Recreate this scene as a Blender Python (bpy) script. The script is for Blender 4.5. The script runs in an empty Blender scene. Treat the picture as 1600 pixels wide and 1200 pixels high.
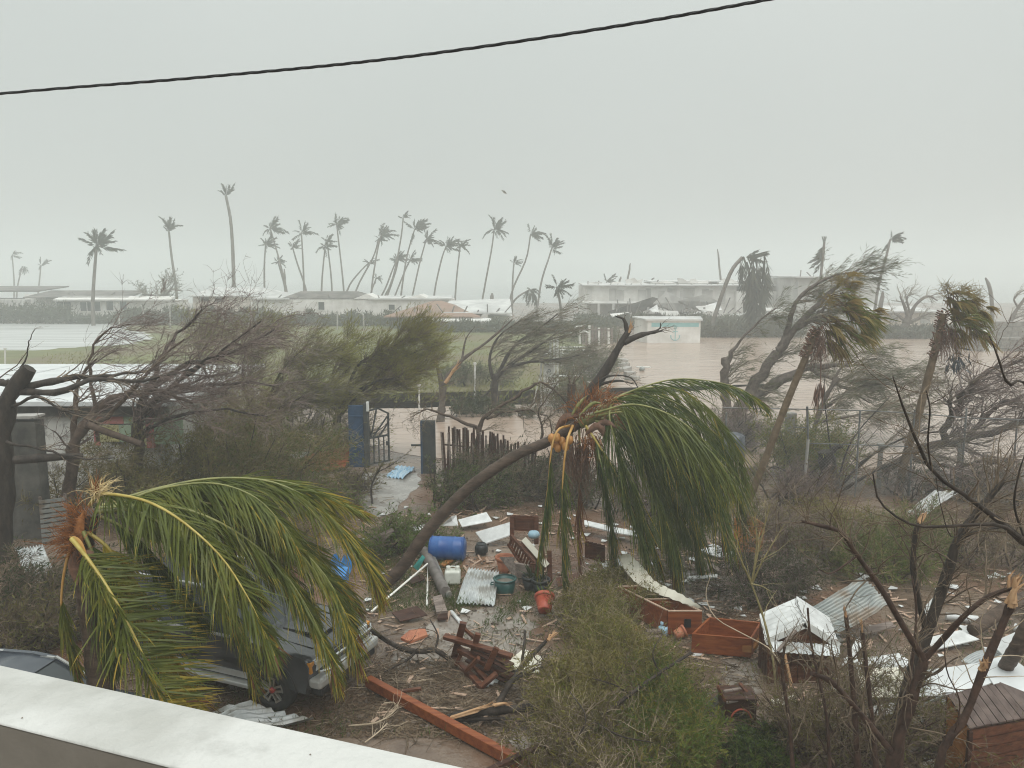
import bpy, math, random
import numpy as np
from mathutils import Vector, Matrix

# ------------------------------------------------------------------ camera, world, sun, exposure
S = bpy.context.scene
C = S.collection
CAM_H, FPX, HORIZON = 7.0, 1250.0, 430.0          # eye height, focal length in 1600-px units, horizon row
PITCH = math.atan((600.0 - HORIZON) / FPX)
cam_data = bpy.data.cameras.new('camera')
cam_data.sensor_fit = 'HORIZONTAL'
cam_data.sensor_width = 36.0
cam_data.lens = 36.0 * FPX / 1600.0
cam_data.clip_start, cam_data.clip_end = 0.05, 5000.0
cam = bpy.data.objects.new('camera', cam_data)
cam.location = (0, 0, CAM_H)
cam.rotation_euler = (math.pi / 2 - PITCH, 0, 0)
C.objects.link(cam)
S.camera = cam

SUN_EL, SUN_AZ = math.radians(62), math.radians(150)   # veiled sun high behind the viewer, behind the rain cloud
world = bpy.data.worlds.new('World')
S.world = world
world.use_nodes = True
wn, wl = world.node_tree.nodes, world.node_tree.links
wn.clear()
w_out = wn.new('ShaderNodeOutputWorld')
w_bg = wn.new('ShaderNodeBackground')
w_sky = wn.new('ShaderNodeTexSky')
w_sky.sky_type = 'NISHITA'
w_sky.sun_disc = False
w_sky.sun_elevation = SUN_EL
w_sky.sun_rotation = SUN_AZ
w_sky.dust_density = 4.0
w_hsv = wn.new('ShaderNodeHueSaturation')
w_hsv.inputs['Saturation'].default_value = 0.06
w_hsv.inputs['Value'].default_value = 1.0
w_mix = wn.new('ShaderNodeMix')                    # thick rain cloud in front of the clear sky
w_mix.data_type = 'RGBA'
w_mix.inputs['Factor'].default_value = 0.90
w_geo = wn.new('ShaderNodeTexCoord')
w_noise = wn.new('ShaderNodeTexNoise')
w_noise.inputs['Scale'].default_value = 1.3
w_noise.inputs['Detail'].default_value = 2.0
w_ramp = wn.new('ShaderNodeValToRGB')
w_ramp.color_ramp.elements[0].position = 0.3
w_ramp.color_ramp.elements[0].color = (4.82, 5.25, 5.08, 1)
w_ramp.color_ramp.elements[1].position = 0.7
w_ramp.color_ramp.elements[1].color = (5.4, 5.8, 5.62, 1)
w_bg.inputs['Strength'].default_value = 0.1
wl.new(w_geo.outputs['Generated'], w_noise.inputs['Vector'])
wl.new(w_noise.outputs['Fac'], w_ramp.inputs['Fac'])
wl.new(w_sky.outputs['Color'], w_hsv.inputs['Color'])
wl.new(w_hsv.outputs['Color'], w_mix.inputs[6])
wl.new(w_ramp.outputs['Color'], w_mix.inputs[7])
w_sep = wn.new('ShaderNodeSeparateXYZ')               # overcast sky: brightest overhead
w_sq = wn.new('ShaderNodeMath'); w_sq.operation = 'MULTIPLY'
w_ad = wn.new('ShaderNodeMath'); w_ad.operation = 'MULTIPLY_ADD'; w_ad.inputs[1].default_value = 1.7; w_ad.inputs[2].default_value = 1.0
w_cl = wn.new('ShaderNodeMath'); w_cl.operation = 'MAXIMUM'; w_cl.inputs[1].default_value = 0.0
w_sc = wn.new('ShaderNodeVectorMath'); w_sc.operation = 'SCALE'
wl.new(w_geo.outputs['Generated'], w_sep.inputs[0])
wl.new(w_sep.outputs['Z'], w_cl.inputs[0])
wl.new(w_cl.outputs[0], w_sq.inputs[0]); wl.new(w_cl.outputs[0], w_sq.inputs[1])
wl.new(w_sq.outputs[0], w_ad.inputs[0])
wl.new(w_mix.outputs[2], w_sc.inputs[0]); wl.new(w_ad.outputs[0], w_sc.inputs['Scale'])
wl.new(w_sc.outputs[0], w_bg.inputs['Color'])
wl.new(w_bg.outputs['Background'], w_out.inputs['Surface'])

sun_data = bpy.data.lights.new('sun', 'SUN')
sun_data.energy = 1.5
sun_data.angle = math.radians(50)
sun_data.color = (1.0, 0.98, 0.95)
sun = bpy.data.objects.new('sun', sun_data)
_az = Vector((math.sin(SUN_AZ) * math.cos(SUN_EL), math.cos(SUN_AZ) * math.cos(SUN_EL), math.sin(SUN_EL)))
sun.rotation_euler = _az.to_track_quat('Z', 'Y').to_euler()
C.objects.link(sun)

S.render.engine = 'CYCLES'
S.view_settings.view_transform = 'Standard'
S.view_settings.look = 'None'
S.view_settings.exposure = 0.10
S.view_settings.gamma = 1.0
S.view_settings.use_curve_mapping = False
S.cycles.max_bounces = 6
S.cycles.diffuse_bounces = 3
S.cycles.glossy_bounces = 3
S.cycles.volume_bounces = 3
S.cycles.use_denoising = True
S.cycles.filter_width = 1.1

# ------------------------------------------------------------------ geometry helpers
rng = np.random.default_rng(7)
_CF = np.array((0, math.cos(PITCH), -math.sin(PITCH)))
_CU = np.array((0, math.sin(PITCH), math.cos(PITCH)))
EYE = np.array((0, 0, CAM_H))

def ray(x, y):
    return _CF + np.array((1.0, 0, 0)) * ((x - 800.0) / FPX) + _CU * ((600.0 - y) / FPX)
def P(x, y, d):
    """world point seen at photo pixel (x, y) and at d metres along the ground axis"""
    r = ray(x, y)
    return EYE + r * (d / r[1])
def G(x, y, z=0.0):
    """world point seen at photo pixel (x, y) lying at height z"""
    r = ray(x, y)
    return EYE + r * ((z - CAM_H) / r[2])
def dep(y, z=0.0):
    return float(G(800, y, z)[1])
def at_ground(x, d):
    """ground point under pixel column x at depth d"""
    return np.array(((x - 800.0) / FPX * (d * math.cos(PITCH) + CAM_H * math.sin(PITCH)), d, 0.0))
def nrm(v):
    v = np.asarray(v, float)
    return v / np.maximum(np.linalg.norm(v, axis=-1, keepdims=True), 1e-9)

class MB:
    """collects faces and links them as ONE mesh object"""
    def __init__(self):
        self.v, self.f3, self.f4, self.n = [], [], [], 0
        self.m3, self.m4, self.s3, self.s4 = [], [], [], []
    def add(self, v, f, mi=0, smooth=False):
        v = np.asarray(v, float).reshape(-1, 3)
        f = np.asarray(f, int)
        if f.shape[1] == 3:
            self.f3.append(f + self.n); self.m3.append(np.full(len(f), mi)); self.s3.append(np.full(len(f), smooth))
        else:
            self.f4.append(f + self.n); self.m4.append(np.full(len(f), mi)); self.s4.append(np.full(len(f), smooth))
        self.v.append(v); self.n += len(v)
        return self
    def box(self, c, s, rot=None, mi=0):
        h = np.array(s, float) / 2
        k = np.array([(x, y, z) for x in (-1, 1) for y in (-1, 1) for z in (-1, 1)], float) * h
        if rot is not None: k = k @ np.array(rot).T
        return self.add(k + np.array(c), [(0, 1, 3, 2), (4, 6, 7, 5), (0, 4, 5, 1), (2, 3, 7, 6), (0, 2, 6, 4), (1, 5, 7, 3)], mi)
    def beam(self, a, b, w, h, up=(0, 0, 1), mi=0):
        a, b = np.array(a, float), np.array(b, float)
        d = nrm(b - a); u = np.array(up, float)
        if abs(d @ u) > 0.98: u = np.array((0, 1.0, 0))
        s = nrm(np.cross(d, u)); u = np.cross(s, d)
        R = np.stack([d, s, u], 1)
        return self.box((a + b) / 2, (np.linalg.norm(b - a), w, h), R, mi)
    def tubes(self, Pt, R, sides=4, mi=0, cap=False):
        Pt = np.asarray(Pt, float); R = np.asarray(R, float)
        N, L = Pt.shape[:2]
        T = np.empty_like(Pt)
        T[:, 1:-1] = Pt[:, 2:] - Pt[:, :-2]; T[:, 0] = Pt[:, 1] - Pt[:, 0]; T[:, -1] = Pt[:, -1] - Pt[:, -2]
        T = nrm(T)
        m = nrm(Pt[:, -1] - Pt[:, 0])
        ref = np.where(np.abs(m[:, 2:3]) < 0.8, np.array([[0, 0, 1.0]]), np.array([[1.0, 0.1, 0]]))
        A = nrm(np.cross(T, ref[:, None, :])); B = np.cross(T, A)
        th = np.arange(sides) * 2 * math.pi / sides
        V = Pt[:, :, None, :] + R[:, :, None, None] * (A[:, :, None, :] * np.cos(th)[:, None] + B[:, :, None, :] * np.sin(th)[:, None])
        i = np.arange(L - 1)[:, None] * sides; j = np.arange(sides)[None, :]; k = (j + 1) % sides
        q = np.stack([i + j, i + k, i + sides + k, i + sides + j], -1).reshape(-1, 4)
        F = (np.arange(N)[:, None, None] * (L * sides) + q[None]).reshape(-1, 4)
        self.add(V, F, mi, sides > 3)
        if cap:
            for n in range(N):
                for e, base in ((0, 0), (L - 1, (L - 1) * sides)):
                    ring = V[n, e]
                    vv = np.vstack([ring, ring.mean(0)])
                    self.add(vv, [(a, (a + 1) % sides, sides) for a in range(sides)], mi)
        return self
    def ribbons(self, Pt, R, mi=0):
        """flat two-edged twigs: cheap stand-ins for stems thinner than a centimetre"""
        Pt = np.asarray(Pt, float); N, L = Pt.shape[:2]
        s = nrm(np.cross(Pt[:, -1] - Pt[:, 0], rng.normal(size=(N, 3))))[:, None] * np.asarray(R)[:, :, None] * 1.25
        V = np.stack([Pt - s, Pt + s], 2)
        i = np.arange(L - 1) * 2
        q = np.stack([i, i + 1, i + 3, i + 2], 1)
        return self.add(V, (np.arange(N)[:, None, None] * (L * 2) + q[None]).reshape(-1, 4), mi)
    def tube(self, pts, r, sides=8, mi=0, cap=True):
        pts = np.asarray(pts, float)
        r = np.full(len(pts), r) if np.isscalar(r) else np.asarray(r, float)
        return self.tubes(pts[None], r[None], sides, mi, cap)
    def lathe(self, prof, c=(0, 0, 0), seg=16, rot=None, mi=0):
        prof = np.asarray(prof, float)
        th = np.arange(seg) * 2 * math.pi / seg
        V = np.stack([prof[:, 0:1] * np.cos(th), prof[:, 0:1] * np.sin(th), np.repeat(prof[:, 1:2], seg, 1)], -1).reshape(-1, 3)
        if rot is not None: V = V @ np.array(rot).T
        f = [(i * seg + j, i * seg + (j + 1) % seg, (i + 1) * seg + (j + 1) % seg, (i + 1) * seg + j) for i in range(len(prof) - 1) for j in range(seg)]
        return self.add(V + np.array(c), f, mi, True)
    def prism(self, poly, ext, mi=0):
        """polygon (Nx3, any plane) pushed along ext: fan caps from the centre"""
        p = np.asarray(poly, float); n = len(p); e = np.asarray(ext, float)
        v = np.vstack([p, p + e, p.mean(0)[None], (p + e).mean(0)[None]])
        self.add(v, [(i, (i + 1) % n, n + (i + 1) % n, n + i) for i in range(n)], mi)
        self.add(v, [((i + 1) % n, i, 2 * n) for i in range(n)] + [(n + i, n + (i + 1) % n, 2 * n + 1) for i in range(n)], mi)
        return self
    def grid(self, V, mi=0, smooth=False):
        """V: (a, b, 3) grid of points"""
        a, b = V.shape[:2]
        i = np.arange(a - 1)[:, None] * b + np.arange(b - 1)[None]
        q = np.stack([i, i + 1, i + b + 1, i + b], -1).reshape(-1, 4)
        return self.add(V.reshape(-1, 3), q, mi, smooth)
    def blades(self, p, d, l, w, side=None, mi=0, bend=None):
        """thin leaves: one kite of two triangles each, from p along d"""
        p, d = np.asarray(p, float), nrm(d)
        N = len(p); l = np.broadcast_to(l, (N,)); w = np.broadcast_to(w, (N,))
        if side is None: side = rng.normal(size=(N, 3))
        s = nrm(np.cross(d, side)) * w[:, None] / 2
        m = p + d * (l * 0.45)[:, None]
        e = p + d * l[:, None]
        if bend is not None: e = e + bend
        V = np.stack([p, m + s, e, m - s], 1)
        F = np.arange(N)[:, None] * 4 + np.array([0, 1, 2, 3])
        return self.add(V, F, mi)
    def build(self, name, mats, parent=None, local=False, at=None):
        v = np.vstack(self.v)
        f3 = np.vstack(self.f3) if self.f3 else np.zeros((0, 3), int)
        f4 = np.vstack(self.f4) if self.f4 else np.zeros((0, 4), int)
        if parent is None:
            if at is None and not local:
                at = ((v[:, 0].min() + v[:, 0].max()) / 2, (v[:, 1].min() + v[:, 1].max()) / 2, v[:, 2].min())
            if at is not None and not local: v = v - np.array(at)
        elif not local:
            inv = np.array(wm(parent).inverted())
            v = v @ inv[:3, :3].T + inv[:3, 3]
        me = bpy.data.meshes.new(name)
        nl = len(f3) * 3 + len(f4) * 4
        me.vertices.add(len(v)); me.vertices.foreach_set('co', v.astype(np.float32).ravel())
        me.loops.add(nl); me.loops.foreach_set('vertex_index', np.concatenate([f3.ravel(), f4.ravel()]).astype(np.int32))
        me.polygons.add(len(f3) + len(f4))
        st = np.concatenate([np.arange(len(f3)) * 3, len(f3) * 3 + np.arange(len(f4)) * 4]).astype(np.int32)
        me.polygons.foreach_set('loop_start', st)
        cat = lambda a, b: np.concatenate(a + b) if (a or b) else np.zeros(0)
        me.polygons.foreach_set('material_index', cat(self.m3, self.m4).astype(np.int32))
        me.polygons.foreach_set('use_smooth', cat(self.s3, self.s4).astype(bool))
        me.update(calc_edges=True)
        for m in (mats if isinstance(mats, (list, tuple)) else [mats]): me.materials.append(m)
        o = bpy.data.objects.new(name, me)
        C.objects.link(o)
        if parent is not None: o.parent = parent
        elif at is not None: o.location = at
        return o

_WM = {}
def wm(o):
    """world matrix of a thing or part made here (no depsgraph needed)"""
    m = Matrix.LocRotScale(o.location, o.rotation_euler, o.scale)
    return wm(o.parent) @ m if o.parent else m
def tag(o, label=None, cat=None, group=None, kind=None):
    if label: o['label'] = label
    if cat: o['category'] = cat
    if group: o['group'] = group
    if kind: o['kind'] = kind
    return o
def thing(name, label, cat, loc=(0, 0, 0), rot=(0, 0, 0), group=None):
    o = bpy.data.objects.new(name, None)
    o.empty_display_size = 0.2
    C.objects.link(o)
    o.location = tuple(float(q) for q in loc); o.rotation_euler = rot
    return tag(o, label, cat, group)
def kids(o): return [c for c in o.children]
def copy_tree(o, parent=None):
    c = o.copy(); C.objects.link(c)
    if parent is not None: c.parent = parent
    for ch in list(o.children): copy_tree(ch, c)
    return c
def rot_z(a):
    c, s = math.cos(a), math.sin(a)
    return np.array([(c, -s, 0), (s, c, 0), (0, 0, 1.0)])
def rot_m(rx, ry, rz):
    from mathutils import Euler
    return np.array(Euler((rx, ry, rz)).to_matrix())
def smooth_path(pts, n):
    """Catmull-Rom resample of a polyline to n points"""
    p = np.asarray(pts, float)
    if len(p) < 3:
        t = np.linspace(0, 1, n)[:, None]
        return p[0] * (1 - t) + p[-1] * t
    q = np.vstack([2 * p[0] - p[1], p, 2 * p[-1] - p[-2]])
    out = []
    for u in np.linspace(0, len(p) - 1 - 1e-9, n):
        i = int(u); f = u - i
        a, b, c, d = q[i], q[i + 1], q[i + 2], q[i + 3]
        out.append(0.5 * (2 * b + (c - a) * f + (2 * a - 5 * b + 4 * c - d) * f * f + (3 * b - a - 3 * c + d) * f ** 3))
    return np.array(out)
def taper(a, b, n, p=1.0):
    return a + (b - a) * np.linspace(0, 1, n) ** p

# ------------------------------------------------------------------ materials
def material(name, col, col2=None, scale=3.0, rough=0.6, rough2=None, bump=0.0, bscale=None, detail=6.0, metal=0.0,
             spec=0.5, stretch=None, lo=0.38, hi=0.62, trans=0.0, third=None, tscale=0.6, coord='Object', bdist=0.02):
    m = bpy.data.materials.new(name)
    m.use_nodes = True
    nt = m.node_tree; n, l = nt.nodes, nt.links
    b = n['Principled BSDF']
    b.inputs['Metallic'].default_value = metal
    b.inputs['Roughness'].default_value = rough
    if name.split('_')[0] in ('bark', 'twig', 'palm', 'wood', 'shingle', 'concrete', 'litter'): spec = 0.22
    b.inputs['Specular IOR Level'].default_value = spec
    if trans: b.inputs['Transmission Weight'].default_value = trans
    c = lambda k: (k[0], k[1], k[2], 1)
    if col2 is None:
        b.inputs['Base Color'].default_value = c(col)
    tc = n.new('ShaderNodeTexCoord'); mp = n.new('ShaderNodeMapping')
    l.new(tc.outputs[coord], mp.inputs['Vector'])
    if stretch: mp.inputs['Scale'].default_value = stretch
    if col2 is not None:
        no = n.new('ShaderNodeTexNoise'); no.inputs['Scale'].default_value = scale; no.inputs['Detail'].default_value = detail
        no.inputs['Roughness'].default_value = 0.62
        l.new(mp.outputs['Vector'], no.inputs['Vector'])
        r = n.new('ShaderNodeValToRGB')
        r.color_ramp.elements[0].position = lo; r.color_ramp.elements[0].color = c(col)
        r.color_ramp.elements[1].position = hi; r.color_ramp.elements[1].color = c(col2)
        l.new(no.outputs['Fac'], r.inputs['Fac'])
        out = r.outputs['Color']
        if third is not None:
            n2 = n.new('ShaderNodeTexNoise'); n2.inputs['Scale'].default_value = tscale; n2.inputs['Detail'].default_value = 5
            l.new(mp.outputs['Vector'], n2.inputs['Vector'])
            r2 = n.new('ShaderNodeValToRGB'); r2.color_ramp.elements[0].position = 0.48; r2.color_ramp.elements[1].position = 0.62
            l.new(n2.outputs['Fac'], r2.inputs['Fac'])
            mx = n.new('ShaderNodeMix'); mx.data_type = 'RGBA'
            l.new(r2.outputs['Color'], mx.inputs['Factor']); l.new(out, mx.inputs[6]); mx.inputs[7].default_value = c(third)
            out = mx.outputs[2]
        l.new(out, b.inputs['Base Color'])
        if rough2 is not None:
            mr = n.new('ShaderNodeMapRange'); mr.inputs['From Min'].default_value = lo; mr.inputs['From Max'].default_value = hi
            mr.inputs['To Min'].default_value = rough; mr.inputs['To Max'].default_value = rough2
            l.new(no.outputs['Fac'], mr.inputs['Value']); l.new(mr.outputs['Result'], b.inputs['Roughness'])
    if bump:
        nb = n.new('ShaderNodeTexNoise'); nb.inputs['Scale'].default_value = bscale or scale * 3; nb.inputs['Detail'].default_value = 5
        l.new(mp.outputs['Vector'], nb.inputs['Vector'])
        bp = n.new('ShaderNodeBump'); bp.inputs['Strength'].default_value = bump; bp.inputs['Distance'].default_value = bdist
        l.new(nb.outputs['Fac'], bp.inputs['Height']); l.new(bp.outputs['Normal'], b.inputs['Normal'])
    return m
def leaf_material(name, cols, scale=2.0, rough=0.42, thin=0.45):
    """leaf: colour drifts from clump to clump; some light passes through"""
    m = bpy.data.materials.new(name); m.use_nodes = True
    n, l = m.node_tree.nodes, m.node_tree.links
    b = n['Principled BSDF']; b.inputs['Roughness'].default_value = rough; b.inputs['Specular IOR Level'].default_value = 0.28
    tc = n.new('ShaderNodeTexCoord'); no = n.new('ShaderNodeTexNoise')
    no.inputs['Scale'].default_value = scale; no.inputs['Detail'].default_value = 7; no.inputs['Roughness'].default_value = 0.75
    l.new(tc.outputs['Object'], no.inputs['Vector'])
    r = n.new('ShaderNodeValToRGB')
    el = r.color_ramp.elements
    k = len(cols)
    el[0].position = 0.32; el[0].color = (*cols[0], 1)
    el[1].position = 0.68; el[1].color = (*cols[-1], 1)
    for i in range(1, k - 1):
        e = el.new(0.32 + 0.36 * i / (k - 1)); e.color = (*cols[i], 1)
    l.new(no.outputs['Fac'], r.inputs['Fac']); l.new(r.outputs['Color'], b.inputs['Base Color'])
    if thin:
        t = n.new('ShaderNodeBsdfTranslucent'); mx = n.new('ShaderNodeMixShader'); mx.inputs[0].default_value = thin
        l.new(r.outputs['Color'], t.inputs['Color'])
        l.new(b.outputs[0], mx.inputs[1]); l.new(t.outputs[0], mx.inputs[2])
        l.new(mx.outputs[0], n['Material Output'].inputs['Surface'])
    return m
M = {}
def mk(name, *a, **k): M[name] = material(name, *a, **k)
mk('white_plaster', (0.47, 0.465, 0.44), (0.60, 0.595, 0.57), scale=9, rough=0.5, bump=0.6, bscale=26, bdist=0.012, lo=0.30, hi=0.46, third=(0.44, 0.435, 0.405), tscale=2.4, spec=0.3)
mk('parapet_side', (0.21, 0.185, 0.155), (0.26, 0.23, 0.195), scale=4, rough=0.8, bump=0.2, bscale=60, bdist=0.004)  # white plaster darkened to tan; shade of the inner face put into colour
mk('far_white', (0.60, 0.58, 0.54), (0.82, 0.81, 0.78), scale=0.5, rough=0.7)
mk('far_pink', (0.60, 0.52, 0.45), (0.72, 0.67, 0.60), scale=0.3, rough=0.8)
mk('far_grey', (0.40, 0.39, 0.37), (0.58, 0.57, 0.54), scale=0.35, rough=0.8)
mk('roof_dark', (0.07, 0.065, 0.06), (0.19, 0.17, 0.155), scale=0.5, rough=0.8)
mk('roof_light', (0.42, 0.42, 0.41), (0.66, 0.66, 0.64), scale=0.4, rough=0.5)
mk('roof_red', (0.30, 0.18, 0.13), (0.22, 0.15, 0.115), scale=0.5, rough=0.8)
mk('dark_glass', (0.05, 0.06, 0.065), rough=0.15)
mk('white_roof', (0.56, 0.575, 0.575), (0.68, 0.695, 0.695), scale=0.8, rough=0.35, bump=0.1)
mk('old_white_wall', (0.20, 0.19, 0.17), (0.66, 0.65, 0.61), scale=1.6, rough=0.8, lo=0.40, hi=0.50)
mk('concrete_dark', (0.055, 0.055, 0.05), (0.13, 0.125, 0.11), scale=1.6, rough=0.7, bump=0.4)
mk('concrete', (0.30, 0.29, 0.27), (0.42, 0.40, 0.37), scale=2.5, rough=0.65, bump=0.3)
mk('mural_pink', (0.50, 0.13, 0.14), (0.60, 0.24, 0.22), scale=1.5, rough=0.6)
mk('mural_green', (0.35, 0.47, 0.30), (0.45, 0.56, 0.42), scale=1.5, rough=0.6)
mk('mural_yellow', (0.55, 0.50, 0.20), (0.60, 0.58, 0.35), scale=1.5, rough=0.6)
mk('teal_paint', (0.22, 0.46, 0.46), (0.30, 0.52, 0.52), scale=1.2, rough=0.6)
mk('white_paint', (0.66, 0.66, 0.63), (0.80, 0.80, 0.77), scale=4, rough=0.4)
mk('blue_paint', (0.014, 0.045, 0.10), (0.026, 0.075, 0.15), scale=2.5, rough=0.5, bump=0.2)
mk('dark_post', (0.025, 0.03, 0.032), (0.06, 0.065, 0.06), scale=3, rough=0.6)
mk('steel_rail', (0.10, 0.105, 0.105), (0.20, 0.20, 0.195), scale=5, rough=0.45)
mk('zinc', (0.42, 0.44, 0.44), (0.68, 0.70, 0.69), scale=1.8, rough=0.38, metal=0.25, third=(0.30, 0.29, 0.26), tscale=2.2)
mk('zinc_dull', (0.22, 0.24, 0.23), (0.38, 0.39, 0.37), scale=2.2, rough=0.42, metal=0.3, third=(0.20, 0.16, 0.12), tscale=2.0)
mk('zinc_cream', (0.62, 0.58, 0.48), (0.74, 0.71, 0.60), scale=2.2, rough=0.45, metal=0.0)
mk('blue_sheet', (0.16, 0.33, 0.48), (0.42, 0.54, 0.62), scale=2.5, rough=0.35, stretch=(6, 0.6, 1))
mk('white_sheet', (0.50, 0.505, 0.495), (0.70, 0.71, 0.70), scale=2.5, rough=0.35)
mk('barrel_blue', (0.012, 0.07, 0.26), (0.03, 0.12, 0.34), scale=3, rough=0.35, bump=0.1)
mk('toy_blue', (0.02, 0.17, 0.45), (0.05, 0.25, 0.55), scale=4, rough=0.35)
mk('pale_blue', (0.30, 0.48, 0.60), (0.42, 0.58, 0.66), scale=6, rough=0.4)
mk('tub_green', (0.015, 0.07, 0.065), (0.03, 0.10, 0.09), scale=5, rough=0.35)
mk('pot_black', (0.012, 0.014, 0.015), (0.03, 0.035, 0.035), scale=6, rough=0.45)
mk('pot_red', (0.34, 0.05, 0.025), (0.45, 0.10, 0.05), scale=6, rough=0.45)
mk('terracotta', (0.34, 0.11, 0.055), (0.44, 0.175, 0.09), scale=6, rough=0.6)
mk('jug_white', (0.62, 0.63, 0.56), (0.74, 0.75, 0.68), scale=5, rough=0.4)
mk('turquoise', (0.05, 0.36, 0.33), (0.10, 0.44, 0.40), scale=5, rough=0.45)
mk('wood_brown', (0.075, 0.028, 0.016), (0.15, 0.056, 0.028), scale=6, rough=0.42, bump=0.25, stretch=(0.35, 3, 3))
mk('wood_dark', (0.035, 0.016, 0.011), (0.075, 0.032, 0.02), scale=6, rough=0.4, bump=0.2, stretch=(0.35, 3, 3))
mk('wood_red', (0.17, 0.042, 0.015), (0.27, 0.085, 0.028), scale=5, rough=0.36, bump=0.2, stretch=(0.25, 3, 3))
mk('wood_orange', (0.25, 0.10, 0.03), (0.36, 0.165, 0.055), scale=5, rough=0.5, bump=0.2, stretch=(0.4, 2, 2))
mk('wood_edge', (0.36, 0.24, 0.17), (0.46, 0.33, 0.25), scale=6, rough=0.6)
mk('wood_grey', (0.13, 0.10, 0.085), (0.27, 0.22, 0.19), scale=5, rough=0.6, bump=0.3, stretch=(0.4, 3, 3))
mk('wood_raw', (0.36, 0.20, 0.10), (0.50, 0.32, 0.18), scale=6, rough=0.6, bump=0.3)
mk('shingle', (0.085, 0.06, 0.052), (0.15, 0.11, 0.095), scale=5, rough=0.4, bump=0.25)
mk('bark_dark', (0.022, 0.016, 0.013), (0.055, 0.042, 0.033), scale=7, rough=0.6, bump=0.6, bscale=26, stretch=(1, 1, 0.4))
mk('bark_brown', (0.055, 0.036, 0.025), (0.12, 0.083, 0.06), scale=7, rough=0.65, bump=0.6, bscale=26)
mk('bark_red', (0.038, 0.022, 0.017), (0.085, 0.050, 0.036), scale=7, rough=0.55, bump=0.6, bscale=26)
mk('bark_grey', (0.07, 0.055, 0.045), (0.14, 0.115, 0.095), scale=6, rough=0.7, bump=0.5, bscale=22)
mk('twig_purple', (0.125, 0.088, 0.076), (0.25, 0.19, 0.165), scale=3, rough=0.6)
mk('twig_dark', (0.085, 0.06, 0.04), (0.20, 0.15, 0.10), scale=3, rough=0.6)
mk('twig_olive', (0.13, 0.10, 0.04), (0.27, 0.215, 0.09), scale=3, rough=0.6)
mk('twig_grey', (0.13, 0.11, 0.08), (0.25, 0.22, 0.165), scale=3, rough=0.65)
mk('twig_yellow', (0.20, 0.165, 0.07), (0.31, 0.26, 0.13), scale=5, rough=0.5)
mk('twig_pale', (0.32, 0.25, 0.17), (0.45, 0.36, 0.26), scale=5, rough=0.6)
mk('hazed_palm_bark', (0.11, 0.095, 0.08), (0.19, 0.165, 0.145), scale=2, rough=0.8)  # lighter copy of the palm bark, distance haze put into its colour
mk('palm_bark_wet', (0.048, 0.032, 0.023), (0.105, 0.072, 0.052), scale=4, rough=0.5, bump=0.5, bscale=18, stretch=(1, 1, 3))
mk('palm_bark', (0.085, 0.060, 0.045), (0.17, 0.128, 0.10), scale=4, rough=0.65, bump=0.5, bscale=18, stretch=(1, 1, 3))
mk('palm_bark_tan', (0.085, 0.056, 0.03), (0.16, 0.112, 0.065), scale=5, rough=0.7, bump=0.5, bscale=18)
mk('palm_fibre', (0.16, 0.055, 0.018), (0.36, 0.15, 0.05), scale=9, rough=0.6, bump=0.5)
mk('palm_brown_husk', (0.11, 0.06, 0.04), (0.22, 0.12, 0.08), scale=7, rough=0.6)
mk('rachis_yellow', (0.36, 0.27, 0.05), (0.50, 0.40, 0.11), scale=4, rough=0.4)
mk('rachis_orange', (0.46, 0.24, 0.06), (0.56, 0.34, 0.11), scale=4, rough=0.4)
mk('rachis_green', (0.16, 0.17, 0.05), (0.27, 0.26, 0.08), scale=4, rough=0.4)
mk('straw', (0.48, 0.35, 0.15), (0.62, 0.48, 0.26), scale=6, rough=0.6)
mk('coconut', (0.45, 0.20, 0.05), (0.60, 0.30, 0.09), scale=7, rough=0.45)
mk('cable_black', (0.012, 0.012, 0.013), rough=0.5)
mk('pvc_white', (0.72, 0.70, 0.64), (0.80, 0.79, 0.74), scale=5, rough=0.4)
mk('pipe_grey', (0.10, 0.085, 0.075), (0.19, 0.165, 0.15), scale=4, rough=0.5)
mk('car_grey', (0.042, 0.045, 0.048), (0.062, 0.066, 0.07), scale=2, rough=0.16, spec=0.9)
mk('car_silver', (0.42, 0.42, 0.40), (0.52, 0.52, 0.50), scale=2, rough=0.28, metal=0.3)
mk('car_blue_grey', (0.05, 0.06, 0.075), (0.075, 0.085, 0.10), scale=2, rough=0.2)
mk('chrome', (0.60, 0.61, 0.61), rough=0.15, metal=0.9)
mk('tyre', (0.012, 0.012, 0.012), (0.025, 0.024, 0.022), scale=8, rough=0.75)
mk('black_plastic', (0.015, 0.015, 0.016), rough=0.5)
mk('red_cap', (0.35, 0.03, 0.02), rough=0.4)
mk('lamp_glass', (0.55, 0.57, 0.57), rough=0.1)
mk('amber', (0.6, 0.25, 0.03), rough=0.2)
mk('rock', (0.16, 0.15, 0.135), (0.27, 0.255, 0.23), scale=4, rough=0.75, bump=0.6)
mk('gravel_mud', (0.085, 0.062, 0.048), (0.14, 0.105, 0.082), scale=5, rough=0.6, bump=0.6)
M['palm_leaf'] = leaf_material('palm_leaf', [(0.075, 0.10, 0.018), (0.14, 0.165, 0.028), (0.24, 0.225, 0.04)], 1.1, 0.30)
M['palm_leaf_dark'] = leaf_material('palm_leaf_dark', [(0.05, 0.08, 0.018), (0.09, 0.125, 0.026), (0.22, 0.225, 0.05)], 2.6, 0.32)  # lightest tone is a highlight put into the leaf colour
M['palm_leaf_yellow'] = leaf_material('palm_leaf_yellow', [(0.24, 0.21, 0.025), (0.40, 0.31, 0.04), (0.46, 0.26, 0.04)], 1.6, 0.4)
M['palm_leaf_brown'] = leaf_material('palm_leaf_brown', [(0.14, 0.05, 0.022), (0.24, 0.11, 0.05)], 3, 0.6)
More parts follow.
